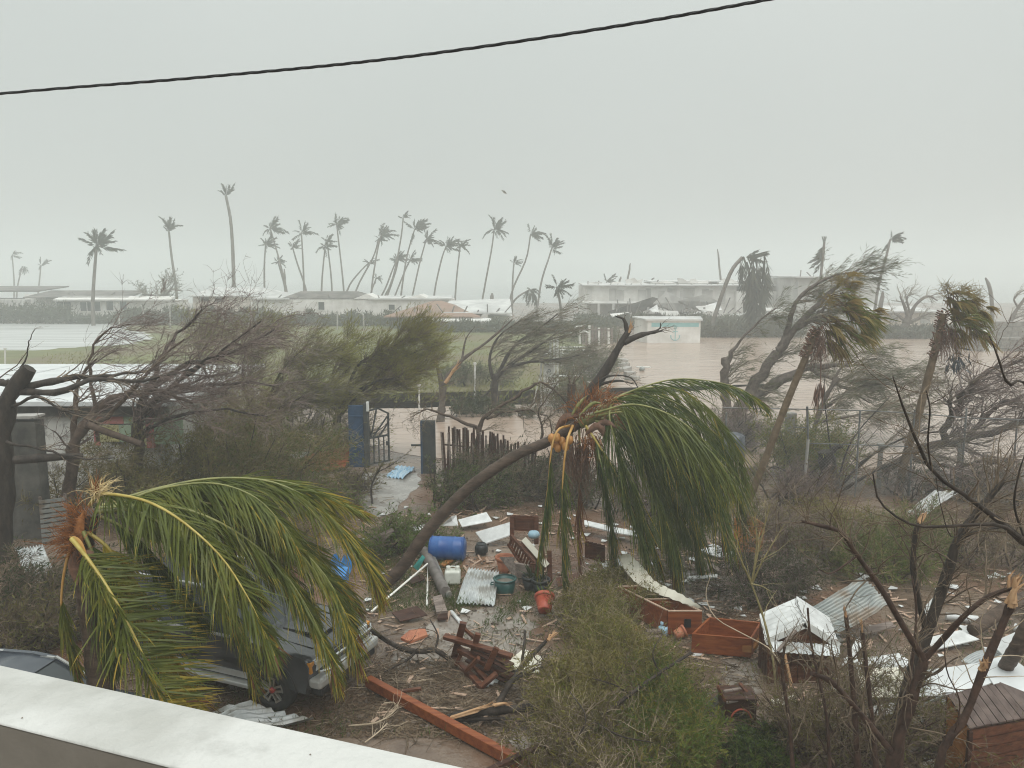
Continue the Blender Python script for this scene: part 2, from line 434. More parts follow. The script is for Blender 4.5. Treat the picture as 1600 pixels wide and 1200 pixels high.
M['fan_leaf'] = leaf_material('fan_leaf', [(0.20, 0.12, 0.035), (0.29, 0.21, 0.06), (0.25, 0.25, 0.06)], 1.6, 0.5)
M['hazed_palm_leaf'] = leaf_material('hazed_palm_leaf', [(0.055, 0.06, 0.04), (0.10, 0.105, 0.065)], 0.6, 0.6)  # leaf tones raised so the colour carries part of the haze
M['leaf_yellow_green'] = leaf_material('leaf_yellow_green', [(0.15, 0.115, 0.025), (0.21, 0.19, 0.03), (0.17, 0.22, 0.03)], 0.9, 0.5)
M['leaf_green'] = leaf_material('leaf_green', [(0.055, 0.08, 0.016), (0.095, 0.145, 0.022), (0.145, 0.20, 0.035)], 1.0, 0.45)
M['leaf_olive'] = leaf_material('leaf_olive', [(0.09, 0.07, 0.025), (0.14, 0.125, 0.035), (0.17, 0.185, 0.045)], 0.8, 0.5)
M['leaf_grey_green'] = leaf_material('leaf_grey_green', [(0.065, 0.075, 0.035), (0.11, 0.125, 0.055), (0.15, 0.165, 0.07)], 0.6, 0.55)
M['leaf_feather'] = leaf_material('leaf_feather', [(0.16, 0.135, 0.035), (0.24, 0.23, 0.05), (0.28, 0.30, 0.07)], 0.6, 0.5)
M['leaf_dark'] = leaf_material('leaf_dark', [(0.022, 0.032, 0.011), (0.045, 0.062, 0.018), (0.075, 0.10, 0.026)], 1.0, 0.45)
M['hazed_hedge_leaf'] = leaf_material('hazed_hedge_leaf', [(0.07, 0.072, 0.05), (0.13, 0.135, 0.08)], 0.4, 0.6)  # far hedge paled in the colour, as haze would pale it
M['litter'] = leaf_material('litter', [(0.07, 0.042, 0.025), (0.13, 0.085, 0.05), (0.20, 0.15, 0.09)], 3, 0.6, 0)
M['grass_blade'] = leaf_material('grass_blade', [(0.045, 0.07, 0.015), (0.08, 0.115, 0.025), (0.13, 0.15, 0.04)], 0.8, 0.5)
# ------------------------------------------------------------------ ground, field, water, haze
def sheet(name, poly, z, m, edge=0.0, n=60, kind='structure'):
    """flat patch with a wandering outline; poly = world xy points"""
    p = np.array([(q[0], q[1]) for q in poly], float)
    out = []
    k = max(2, n // len(p))
    for i in range(len(p)):
        a, b = p[i], p[(i + 1) % len(p)]
        for t in range(k):
            out.append(a + (b - a) * t / k)
    out = np.array(out)
    if edge:
        th = np.arange(len(out))
        out = out + edge * np.stack([np.sin(th * 1.7 + p[0, 0]) + np.sin(th * 0.63), np.cos(th * 1.3) + np.sin(th * 0.47 + 1)], 1) * 0.5
    c = out.mean(0)
    V = np.vstack([np.c_[out, np.full(len(out), z)], [[c[0], c[1], z]]])
    mb = MB().add(V, [(i, (i + 1) % len(out), len(out)) for i in range(len(out))])
    o = mb.build(name, m)
    # keep normals up
    if o.data.polygons[0].normal.z < 0: o.data.flip_normals()
    o['kind'] = kind
    return o
def gp(*pts): return [G(x, y)[:2] for x, y in pts]

def ground_material():
    m = material('mud', (0.085, 0.052, 0.034), (0.23, 0.17, 0.125), scale=0.55, rough=0.10, rough2=0.42, bump=0.5, bscale=7, third=(0.15, 0.078, 0.046), tscale=0.33, lo=0.35, hi=0.65, bdist=0.05)
    return m
def grass_material():
    return material('field_grass', (0.105, 0.115, 0.035), (0.17, 0.175, 0.06), scale=0.25, rough=0.8, bump=0.6, bscale=9, third=(0.15, 0.12, 0.06), tscale=0.08, bdist=0.1)
def water_material(name, col, col2, rough=0.12, scale=2.2, bump=0.25, stretch=(0.5, 1, 1)):
    return material(name, col, col2, scale=0.25, rough=rough, bump=bump, bscale=scale, stretch=stretch, bdist=0.09)

mb = MB().grid(np.array([[(x, y, 0.0) for y in np.linspace(-35, 1240, 60)] for x in np.linspace(-890, 890, 60)]))
mb.build('ground', ground_material())['kind'] = 'structure'
C.objects['ground'].data.flip_normals() if C.objects['ground'].data.polygons[0].normal.z < 0 else None
sheet('field', [(-150, 43), (2.5, 42.5), (5.5, 60), (8, 84), (10, 112), (-150, 122)], 0.004, grass_material(), 0.6, 120)
sheet('sea', [(-885, 205), (885, 205), (885, 1235), (-885, 1235)], 0.004, water_material('sea_water', (0.18, 0.20, 0.19), (0.24, 0.26, 0.25)), 0, 8)
flood = water_material('flood_water', (0.36, 0.265, 0.205), (0.44, 0.335, 0.265), rough=0.2, scale=1.5, bump=0.9)
sheet('floodwater', [(-34, 36.5), (-8, 34.0), (-3.5, 30.5), (3, 29.6), (12, 28.5), (40, 27), (120, 40), (120, 92), (30, 93), (14, 92), (9.4, 84), (7.4, 62), (4.6, 48), (2, 43.5), (-6, 41.8), (-34, 42.2)], 0.010, flood, 0.35, 160)
sheet('pond', [(-140, 78), (-45, 75), (-39, 82), (-41, 92), (-50, 104), (-57, 117), (-140, 118)], 0.010, material('pond_water', (0.34, 0.345, 0.33), (0.62, 0.63, 0.62), scale=0.5, rough=0.35, bump=0.1, bscale=0.6, stretch=(0.12, 1.6, 1)), 0.7, 90)
sheet('path', gp((568, 740), (655, 738), (652, 765), (604, 806), (560, 812)), 0.008, material('wet_path', (0.20, 0.185, 0.165), (0.36, 0.345, 0.32), scale=1.2, rough=0.12, rough2=0.4, bump=0.3), 0.12, 40)
pud = material('puddle_water', (0.15, 0.118, 0.092), (0.30, 0.265, 0.23), scale=1.1, rough=0.05, rough2=0.3, bump=0.10, bscale=3, bdist=0.01)
sheet('puddle', gp((705, 960), (790, 945), (838, 975), (820, 1010), (790, 1030), (700, 1040), (640, 1060), (600, 1040), (640, 985)), 0.006, pud, 0.10, 60)
sheet('puddle', gp((640, 890), (700, 868), (790, 872), (800, 905), (760, 935), (680, 900)), 0.006, material('orange_puddle', (0.19, 0.10, 0.055), (0.24, 0.14, 0.085), scale=0.8, rough=0.12, rough2=0.35, bump=0.15), 0.1, 50)
sheet('puddle', gp((1010, 905), (1100, 890), (1160, 905), (1165, 950), (1090, 960), (1030, 935)), 0.006, pud, 0.10, 50)
sheet('puddle', gp((1120, 990), (1180, 1010), (1190, 1080), (1130, 1090)), 0.006, pud, 0.08, 40)
sheet('puddle', gp((770, 1090), (840, 1080), (880, 1130), (830, 1185), (780, 1150)), 0.006, pud, 0.08, 40)

hz = MB().box((0, 600, 14.0), (1800, 1300, 30.0)).build('haze', bpy.data.materials.new('haze_air'))
hz['kind'] = 'stuff'
hm = hz.data.materials[0]; hm.use_nodes = True
hn = hm.node_tree.nodes; hn.clear()
h_out = hn.new('ShaderNodeOutputMaterial'); h_vol = hn.new('ShaderNodeVolumePrincipled')
h_vol.inputs['Color'].default_value = (0.975, 0.995, 0.985, 1)
h_vol.inputs['Density'].default_value = 0.0035
h_vol.inputs['Anisotropy'].default_value = 0.15
hm.node_tree.links.new(h_vol.outputs['Volume'], h_out.inputs['Volume'])
# ------------------------------------------------------------------ far houses
def zx(y, d): return float(P(800, y, d)[2])
def xx(x, y, d): return float(P(x, y, d)[0])
def wall_block(name, root, x0, x1, ytop, d, back, m, ybot=None, label=None):
    z1 = zx(ytop, d); z0 = 0 if ybot is None else zx(ybot, d)
    ym = (ytop + (500 if ybot is None else ybot)) / 2
    X0, X1 = xx(x0, ym, d), xx(x1, ym, d)
    o = MB().box(((X0 + X1) / 2, d + back / 2, (z0 + z1) / 2), (X1 - X0, back, z1 - z0)).build(name, m, root)
    if label: o['label'] = label
    return o
def far_window(root, x0, x1, y0, y1, d, panes=1, frame='far_white'):
    """frame set 4 cm proud of the wall, one dark pane per light"""
    X0, X1, z0, z1 = xx(x0, y0, d), xx(x1, y0, d), zx(y1, d), zx(y0, d)
    f = MB(); t = 0.10; dd = d - 0.06
    f.box(((X0 + X1) / 2, dd, z1 + t / 2), (X1 - X0 + 2 * t, 0.12, t)); f.box(((X0 + X1) / 2, dd, z0 - t / 2), (X1 - X0 + 2 * t, 0.16, t))
    f.box((X0 - t / 2, dd, (z0 + z1) / 2), (t, 0.12, z1 - z0)); f.box((X1 + t / 2, dd, (z0 + z1) / 2), (t, 0.12, z1 - z0))
    w = (X1 - X0) / panes
    for i in range(1, panes): f.box((X0 + i * w, dd, (z0 + z1) / 2), (t, 0.11, z1 - z0))
    fo = f.build('window', M[frame], root)
    for i in range(panes):
        MB().box((X0 + (i + 0.5) * w, d - 0.02, (z0 + z1) / 2), (w - t, 0.03, z1 - z0)).build('pane', M['far_grey' if frame == 'far_grey' else 'dark_glass'], fo)
    return fo
def slab_roof(root, x0, x1, ytop, ybot, d, back, m, over=0.5, name='roof', tilt=0.0):
    z0, z1 = zx(ybot, d), zx(ytop, d)
    X0, X1 = xx(x0, ytop, d), xx(x1, ytop, d)
    mb = MB(); a = d - over; b = d + back
    V = np.array([(X0, a, z0), (X1, a, z0), (X1, a, z0 + 0.18), (X0, a, z0 + 0.18), (X0 + 0.3, b, z1 - 0.18), (X1 - 0.3, b, z1 - 0.18 + tilt), (X1 - 0.3, b, z1 + tilt), (X0 + 0.3, b, z1)])
    mb.add(V, [(0, 1, 2, 3), (3, 2, 6, 7), (0, 4, 5, 1), (0, 3, 7, 4), (1, 5, 6, 2), (4, 7, 6, 5)])
    return mb.build(name, m, root)
def hip_roof(root, x0, x1, yeave, rx0, rx1, yridge, d, back, m, over=0.6, name='roof'):
    ze, zr = zx(yeave, d), zx(yridge, d + back / 2)
    X0, X1 = xx(x0, yeave, d), xx(x1, yeave, d); R0, R1 = xx(rx0, yridge, d + back / 2), xx(rx1, yridge, d + back / 2)
    a, b, c = d - over, d + back + over, d + back / 2
    V = [(X0, a, ze), (X1, a, ze), (X1, b, ze), (X0, b, ze), (R0, c, zr), (R1, c, zr), (X0, a, ze - 0.15), (X1, a, ze - 0.15), (X1, b, ze - 0.15), (X0, b, ze - 0.15)]
    mb = MB().add(V, [(0, 1, 5, 4), (2, 3, 4, 5), (6, 7, 1, 0), (8, 9, 3, 2), (7, 8, 2, 1), (9, 6, 0, 3), (9, 8, 7, 6)])
    mb.add(V, [(1, 2, 5), (3, 0, 4)])
    return mb.build(name, m, root)
def broken_rafters(root, x0, x1, y, d, n, h, seed, name='rafter'):
    r = random.Random(seed)
    for i in range(n):
        x = x0 + (x1 - x0) * (i + r.random() * 0.6) / n
        p = P(x, y, d)
        MB().beam(p + np.array((0, 0.3, -0.3)), p + np.array((r.uniform(-1.2, 1.2), r.uniform(0.4, 2), r.uniform(0.05, h))), 0.14, 0.10).build(name, M['roof_dark'], root)

t = thing('bungalow', 'low white bungalow with dark windows and dark flat roof, leftmost house beyond the pond', 'house', at_ground(165, 122))
wall_block('wall', t, 88, 262, 470, 122, 8, M['far_white'])
wall_block('wall', t, -60, 40, 468, 124, 8, M['far_grey'])
slab_roof(t, 36, 200, 455, 466, 122.6, 7, M['roof_dark'], 0.2)
slab_roof(t, -60, 62, 448, 456, 127, 9, M['roof_dark'], 0.6)
slab_roof(t, 84, 268, 463, 469.5, 121.4, 2.0, M['far_white'], 0.3, 'eave')
wall_block('wall', t, 40, 86, 460, 125.5, 4, M['far_white'])
far_window(t, 88, 111, 472, 487, 122, 2); far_window(t, 125, 157, 472, 486, 122, 3)
far_window(t, 166, 177, 471, 485, 122, 1); far_window(t, 187, 198, 471, 484, 122, 1)
broken_rafters(t, 100, 190, 462, 124, 6, 0.7, 3)

t = thing('gabled_house', 'pale pinkish house with low hipped roof and two small windows, behind the tallest palm', 'house', at_ground(365, 126))
wall_block('wall', t, 302, 432, 463, 126, 9, M['far_pink'])
hip_roof(t, 297, 440, 462, 334, 410, 449, 126, 9, M['roof_light'])
far_window(t, 313, 326, 465, 470, 126, 1, 'roof_dark'); far_window(t, 337, 350, 466, 471, 126, 1, 'roof_dark')
wall_block('annex', t, 392, 420, 472, 124, 1.8, M['far_white'])

t = thing('long_house', 'long white house with a dark roof and square dark window, before the palm row', 'house', at_ground(500, 120))
wall_block('wall', t, 396, 705, 468, 120, 8, M['far_white'])
hip_roof(t, 440, 575, 466, 470, 560, 455, 120.5, 8, M['roof_dark'], 0.3)
slab_roof(t, 575, 705, 464, 468, 120, 8, M['roof_light'], 0.4)
slab_roof(t, 392, 452, 463, 468, 120, 6, M['roof_light'], 0.5, 'eave')
MB().prism([P(628, 468, 121), P(655, 460, 121), P(672, 468, 121)], (0, 6, 0)).build('gable', M['far_white'], t)
MB().prism([P(552, 467, 119.8), P(573, 459, 119.8), P(590, 467, 119.8)], (0, 5, 0)).build('gable', M['far_white'], t)
far_window(t, 497, 507, 472, 484, 120, 1); far_window(t, 607, 617, 476, 484, 120, 1)
broken_rafters(t, 420, 640, 467, 120, 9, 0.6, 5)

t = thing('pavilion_house', 'broken house with a rust red hipped roof and white porch posts', 'house', at_ground(720, 104))
wall_block('wall', t, 640, 735, 497, 106, 7, M['far_grey'])
hip_roof(t, 600, 750, 494, 676, 690, 470, 104.5, 10, M['roof_red'], 0.4)
slab_roof(t, 690, 800, 473, 490, 106, 9, M['roof_light'], 0.8, 'roof', 0.3)['label'] = 'torn pale metal roof half'
slab_roof(t, 668, 770, 499, 503, 102, 2.5, M['far_white'], 0.2, 'porch_beam')
for x in (673, 690, 702, 729, 760): 
    a = at_ground(x, 102.2); MB().box((a[0], a[1], zx(502, 102.2) / 2), (0.2, 0.2, zx(502, 102.2))).build('porch_post', M['far_white'], t)
wall_block('wall', t, 762, 800, 494, 107, 5, M['far_white'])
broken_rafters(t, 610, 800, 486, 105, 12, 0.9, 8)

t = thing('ruined_hotel', 'long ruined two storey concrete building with its roof torn off, behind the white shed', 'building', at_ground(1080, 122))
wall_block('wall', t, 914, 1150, 447, 122, 12, M['far_white'])
wall_block('wall', t, 1018, 1244, 441, 127, 8, M['far_grey'])
slab_roof(t, 911, 1250, 443, 447, 121.5, 12, M['roof_light'], 0.3, 'parapet_band')
slab_roof(t, 1016, 1250, 438, 441, 126.5, 8, M['roof_light'], 0.3, 'parapet_band')
slab_roof(t, 909, 1012, 470, 475, 119.5, 3, M['far_grey'], 0.3, 'balcony')
wall_block('wall', t, 1150, 1244, 455, 121, 2, M['far_white'])
for x0, x1, y0, y1 in ((953, 962, 452, 472), (968, 974, 455, 470), (1044, 1056, 452, 466), (1068, 1084, 451, 463), (1098, 1106, 453, 468), (1010, 1016, 452, 464), (1192, 1208, 462, 474), (1222, 1236, 462, 474)):
    far_window(t, x0, x1, y0, y1, 122 if x0 < 1150 else 121, 1, 'far_grey')
for x in (915, 935, 958, 985, 1012):
    a = at_ground(x, 119.3); MB().box((a[0], a[1], zx(475, 119.3) / 2), (0.35, 0.35, zx(475, 119.3))).build('column', M['far_grey'], t)
for pts in (((950, 487), (1020, 464), (1040, 470), (985, 492)), ((1020, 474), (1042, 455), (1082, 476), (1060, 488)), ((1060, 470), (1100, 460), (1125, 472), (1085, 482)), ((990, 492), (1080, 486), (1120, 496), (1010, 500))):
    MB().prism([P(x, y, 118.2 + 0.4 * i) for i, (x, y) in enumerate(pts)], (0.1, 0.5, -0.25)).build('fallen_roof_piece', M['roof_dark'] if pts[0][0] < 1000 else M['far_grey'], t)
broken_rafters(t, 915, 1240, 445, 123, 22, 1.1, 11)
broken_rafters(t, 960, 1180, 486, 117, 26, 2.0, 12)
R = random.Random(31)
for i in range(18):
    x = R.uniform(916, 1240); p = P(x, 443, 121.6); h = R.uniform(0.15, 0.9)
    MB().prism([p, p + np.array((R.uniform(0.8, 3.0), 0, 0)), p + np.array((R.uniform(0.5, 1.6), 0.1, h)), p + np.array((R.uniform(-0.2, 0.4), 0.1, h * R.uniform(0.4, 1.1)))], (0, 0.25, 0)).build('broken_wall', M['far_white' if i % 3 else 'far_grey'], t)
for i in range(9):
    x = 925 + i * 35 + R.uniform(-8, 8); a, b = P(x, R.uniform(471, 476), 120.9), P(x + R.uniform(6, 15), R.uniform(451, 456), 120.9)
    MB().box(((a[0] + b[0]) / 2, 121.94, (a[2] + b[2]) / 2), (b[0] - a[0], 0.1, b[2] - a[2])).build('opening', M['far_grey'], t)  # flat panels; the dark of empty windows put into their grey
for i in range(14):
    x, y = R.uniform(930, 1230), R.uniform(478, 498); p = P(x, y, 115 + R.uniform(-2, 2))
    w = R.uniform(1.0, 3.4)
    MB().prism([p, p + np.array((w, 0.3, R.uniform(-0.5, 0.7))), p + np.array((w * 0.9, 1.4, R.uniform(0.2, 1.2))), p + np.array((-0.2, 1.4, R.uniform(0, 0.8)))], (0.02, 0.05, 0.06)).build('fallen_roof_piece', M[('roof_light', 'far_white', 'far_grey', 'roof_dark')[i % 4]], t)

t = thing('tower_block', 'grey square upper storey with a broken flat roof, right end of the ruined hotel', 'building', at_ground(1310, 112))
wall_block('wall', t, 1246, 1372, 434, 112, 14, M['far_grey'])
slab_roof(t, 1241, 1316, 431, 434, 111.8, 14, M['roof_light'], 0.5)
far_window(t, 1256, 1272, 448, 462, 112, 1, 'far_grey')
far_window(t, 1330, 1346, 470, 486, 112, 1, 'far_grey')
broken_rafters(t, 1250, 1370, 433, 113, 6, 1.0, 14)

t = thing('low_house', 'low pale house behind the bare forked tree on the right shore', 'house', at_ground(1420, 106))
wall_block('wall', t, 1362, 1500, 489, 106, 8, M['far_pink'])
slab_roof(t, 1356, 1470, 481, 488, 105.6, 8, M['roof_light'], 0.5)
far_window(t, 1392, 1402, 492, 502, 106, 1, 'far_grey'); far_window(t, 1440, 1452, 492, 504, 106, 1, 'far_grey')
broken_rafters(t, 1365, 1480, 486, 107, 7, 0.7, 15)

# white shed with teal band and anchor emblem
ds = dep(536)
t = thing('shed', 'white flat roofed shed with a teal band and an anchor painted on its front', 'shed', at_ground(1053, ds))
wall_block('wall', t, 1012, 1095, 501, ds, 3.2, M['far_white'])
X0, Z1 = xx(1012, 518, ds), zx(501, ds)
A0 = np.array((xx(991, 515, ds + 3.0), ds + 3.0, 0)); 
MB().prism([(X0 - 0.01, ds + 0.02, 0), (X0 - 0.01, ds + 0.02, Z1), A0 + (0, 0, Z1), A0], (0.12, 0.1, 0)).build('side_wall', M['far_white'], t)
MB().prism([(X0 - 0.25, ds - 0.2, Z1), (xx(1097, 518, ds), ds - 0.2, Z1), (xx(1094, 515, ds + 3.3), ds + 3.3, Z1 + 0.12), (A0[0] - 0.2, ds + 3.3, Z1 + 0.12)], (0, 0, 0.16)).build('roof', M['roof_light'], t)
zb = zx(507.5, ds)
MB().box(((xx(1018, 507, ds) + xx(1092, 507, ds)) / 2, ds - 0.012, zb), (xx(1092, 507, ds) - xx(1018, 507, ds), 0.02, 0.42)).build('band', M['teal_paint'], t)
def anchor(root, c, s, m, y=-0.012, name='anchor_emblem'):
    mb = MB(); cx, cy, cz = c
    mb.box((cx, cy + y, cz), (0.09 * s, 0.02, 1.2 * s)); mb.box((cx, cy + y, cz + 0.33 * s), (0.55 * s, 0.021, 0.09 * s))
    th = np.linspace(math.pi * 1.08, math.pi * 1.92, 9)
    mb.tube(np.stack([cx + 0.5 * s * np.cos(th), np.full(9, cy + y), cz - 0.12 * s + 0.5 * s * np.sin(th)], 1), 0.045 * s, 5)
    th = np.linspace(0, 2 * math.pi, 10)
    mb.tube(np.stack([cx + 0.12 * s * np.cos(th), np.full(10, cy + y), cz + 0.72 * s + 0.12 * s * np.sin(th)], 1), 0.035 * s, 5)
    for q in (-1, 1):
        mb.prism([(cx + q * 0.56 * s, cy + y - 0.01, cz - 0.02 * s), (cx + q * 0.36 * s, cy + y - 0.01, cz - 0.12 * s), (cx + q * 0.52 * s, cy + y - 0.01, cz - 0.3 * s)], (0, 0.02, 0))
    return mb.build(name, m, root)
anchor(t, (xx(1055, 523, ds), ds, zx(523, ds)), 0.95, M['teal_paint'])

# right shore: stairs and stone walls
dq = dep(549)
t = thing('stone_steps', 'white steps between two low stone walls on the far right shore', 'steps', at_ground(1550, dq))
for i in range(6):
    z = 0.22 + i * 0.30
    MB().box((xx(1550, 535, dq), dq + i * 0.4, z / 2), (xx(1564, 535, dq) - xx(1537, 535, dq), 0.4, z)).build('step', M['white_plaster'], t)
for a, b, top in ((1517, 1536.5, 522), (1565, 1602, 527)):
    x0, x1, zt = xx(a, 535, dq), xx(b, 535, dq), zx(top, dq)
    rows, cols = 5, max(3, int((x1 - x0) / 0.55)); r = random.Random(a)
    for i in range(rows):
        for j in range(cols):
            w = (x1 - x0) / cols; h = zt / rows
            MB().box((x0 + (j + 0.5) * w, dq + 0.4 + r.uniform(-0.06, 0.06), (i + 0.5) * h), (w - 0.04, 0.8, h - 0.04)).build('stone', M['rock'], t)
zt = zx(520, dq)
MB().beam((xx(1537, 535, dq), dq + 2.2, zt), (xx(1562, 535, dq), dq + 2.2, zt), 0.12, 0.2).build('top_rail', M['white_paint'], t)
t = thing('stone_wall', 'low grey stone wall behind the white steps at the right edge', 'wall', at_ground(1590, dq + 4))
for i in range(5):
    for j in range(12):
        MB().box((xx(1505 + j * 10, 520, dq + 4), dq + 4 + 0.05 * ((i * 7 + j * 3) % 4), 0.3 + i * 0.5), (0.72, 0.6, 0.45)).build('stone', M['rock'], t)

# ------------------------------------------------------------------ far palms
def frond_data(name, droop, torn, seed, m):
    """one wind-torn frond, 1 m long along +X, leaflets hanging towards -Z"""
    r = np.random.default_rng(seed)
    x = np.linspace(0, 1, 8); pts = np.stack([x, 0.04 * np.sin(x * 3), 0.10 * x - droop * x ** 2.2], 1)
    mb = MB().tubes(pts[None], taper(0.016, 0.004, 8)[None], 3)
    n = 30
    for sgn in (-1, 1):
        u = np.sort(r.uniform(0.14, 1.0, n)); u = u[r.random(n) > torn]
        k = len(u)
        base = np.stack([np.interp(u, x, pts[:, i]) for i in range(3)], 1)
        tn = nrm(np.gradient(pts, axis=0)); tt = np.stack([np.interp(u, x, tn[:, i]) for i in range(3)], 1)
        d = tt * 0.85 + np.array((0, sgn, 0)) * r.uniform(0.15, 0.5, k)[:, None] + np.array((0, 0, -1)) * r.uniform(0.1, 0.75, k)[:, None] + 0.12 * r.normal(size=(k, 3))
        mb.blades(base, d, 0.42 * (1 - 0.45 * u) * r.uniform(0.7, 1.15, k), 0.055, np.array((0, 1.0, 0.2)) + 0.4 * r.normal(size=(k, 3)))
    me_o = mb.build(name, m, None, True)
    d = me_o.data; bpy.data.objects.remove(me_o)
    return d
FR = [frond_data('frond', dr, tn, i, M['hazed_palm_leaf']) for i, (dr, tn) in enumerate(((0.12, 0.15), (0.3, 0.3), (0.6, 0.3), (0.02, 0.35), (0.2, 0.5)))]
def place_frond(root, at, d, L, me, up=(0, 0, 1), roll=0.0):
    d = Vector(d).normalized(); u = Vector(up)
    if abs(d.dot(u)) > 0.97: u = Vector((1, 0, 0.1))
    y = u.cross(d).normalized(); z = d.cross(y)
    R = Matrix((d, y, z)).transposed() @ Matrix.Rotation(roll, 3, 'X')
    o = bpy.data.objects.new('frond', me); C.objects.link(o); o.parent = root
    o.location = Vector(at) - root.location; o.rotation_euler = R.to_euler(); o.scale = (L, L, L)
    return o
def far_palm(path, crown, d, label, n=None, wind=0.8, lift=0.35, r0=0.18, group='coconut palms standing in the far haze', upright=False, droopy=False, seed=0):
    """path: trunk pixels from foot to crown; crown: frond length in pixels"""
    R = random.Random(seed * 31 + int(path[0][0]))
    base = at_ground(path[0][0], d)
    n = n or R.choice((12, 15, 18, 21))
    t = thing('coconut_palm', label, 'palm tree', base, group=group)
    pts = [base] + [P(x, y, d) for x, y in path[1:]]
    pts = smooth_path(pts, 12)
    MB().tubes(pts[None], taper(r0 * 1.15, r0 * 0.72, 12)[None], 6).build('trunk', M['hazed_palm_bark'], t)
    top = pts[-1]; L = 0.92 * crown * d / FPX
    for i in range(n):
        az = 2 * math.pi * (i + R.random() * 0.7) / n
        el = math.radians(R.uniform(-38, 72) + lift * 40)
        if upright: el = math.radians(R.uniform(45, 88))
        if droopy: el = math.radians(R.uniform(-70, 25))
        dv = Vector((math.cos(az) * math.cos(el) + wind * R.uniform(0.3, 1.2), math.sin(az) * math.cos(el), math.sin(el)))
        place_frond(t, top + np.array((0, 0, -0.1)), dv, L * R.uniform(0.6, 1.25) * (0.85 if dv.x < 0 else 1.0), FR[R.randrange(5)] if not droopy else FR[2], roll=R.uniform(-0.5, 0.5))
    return t
DP = 150
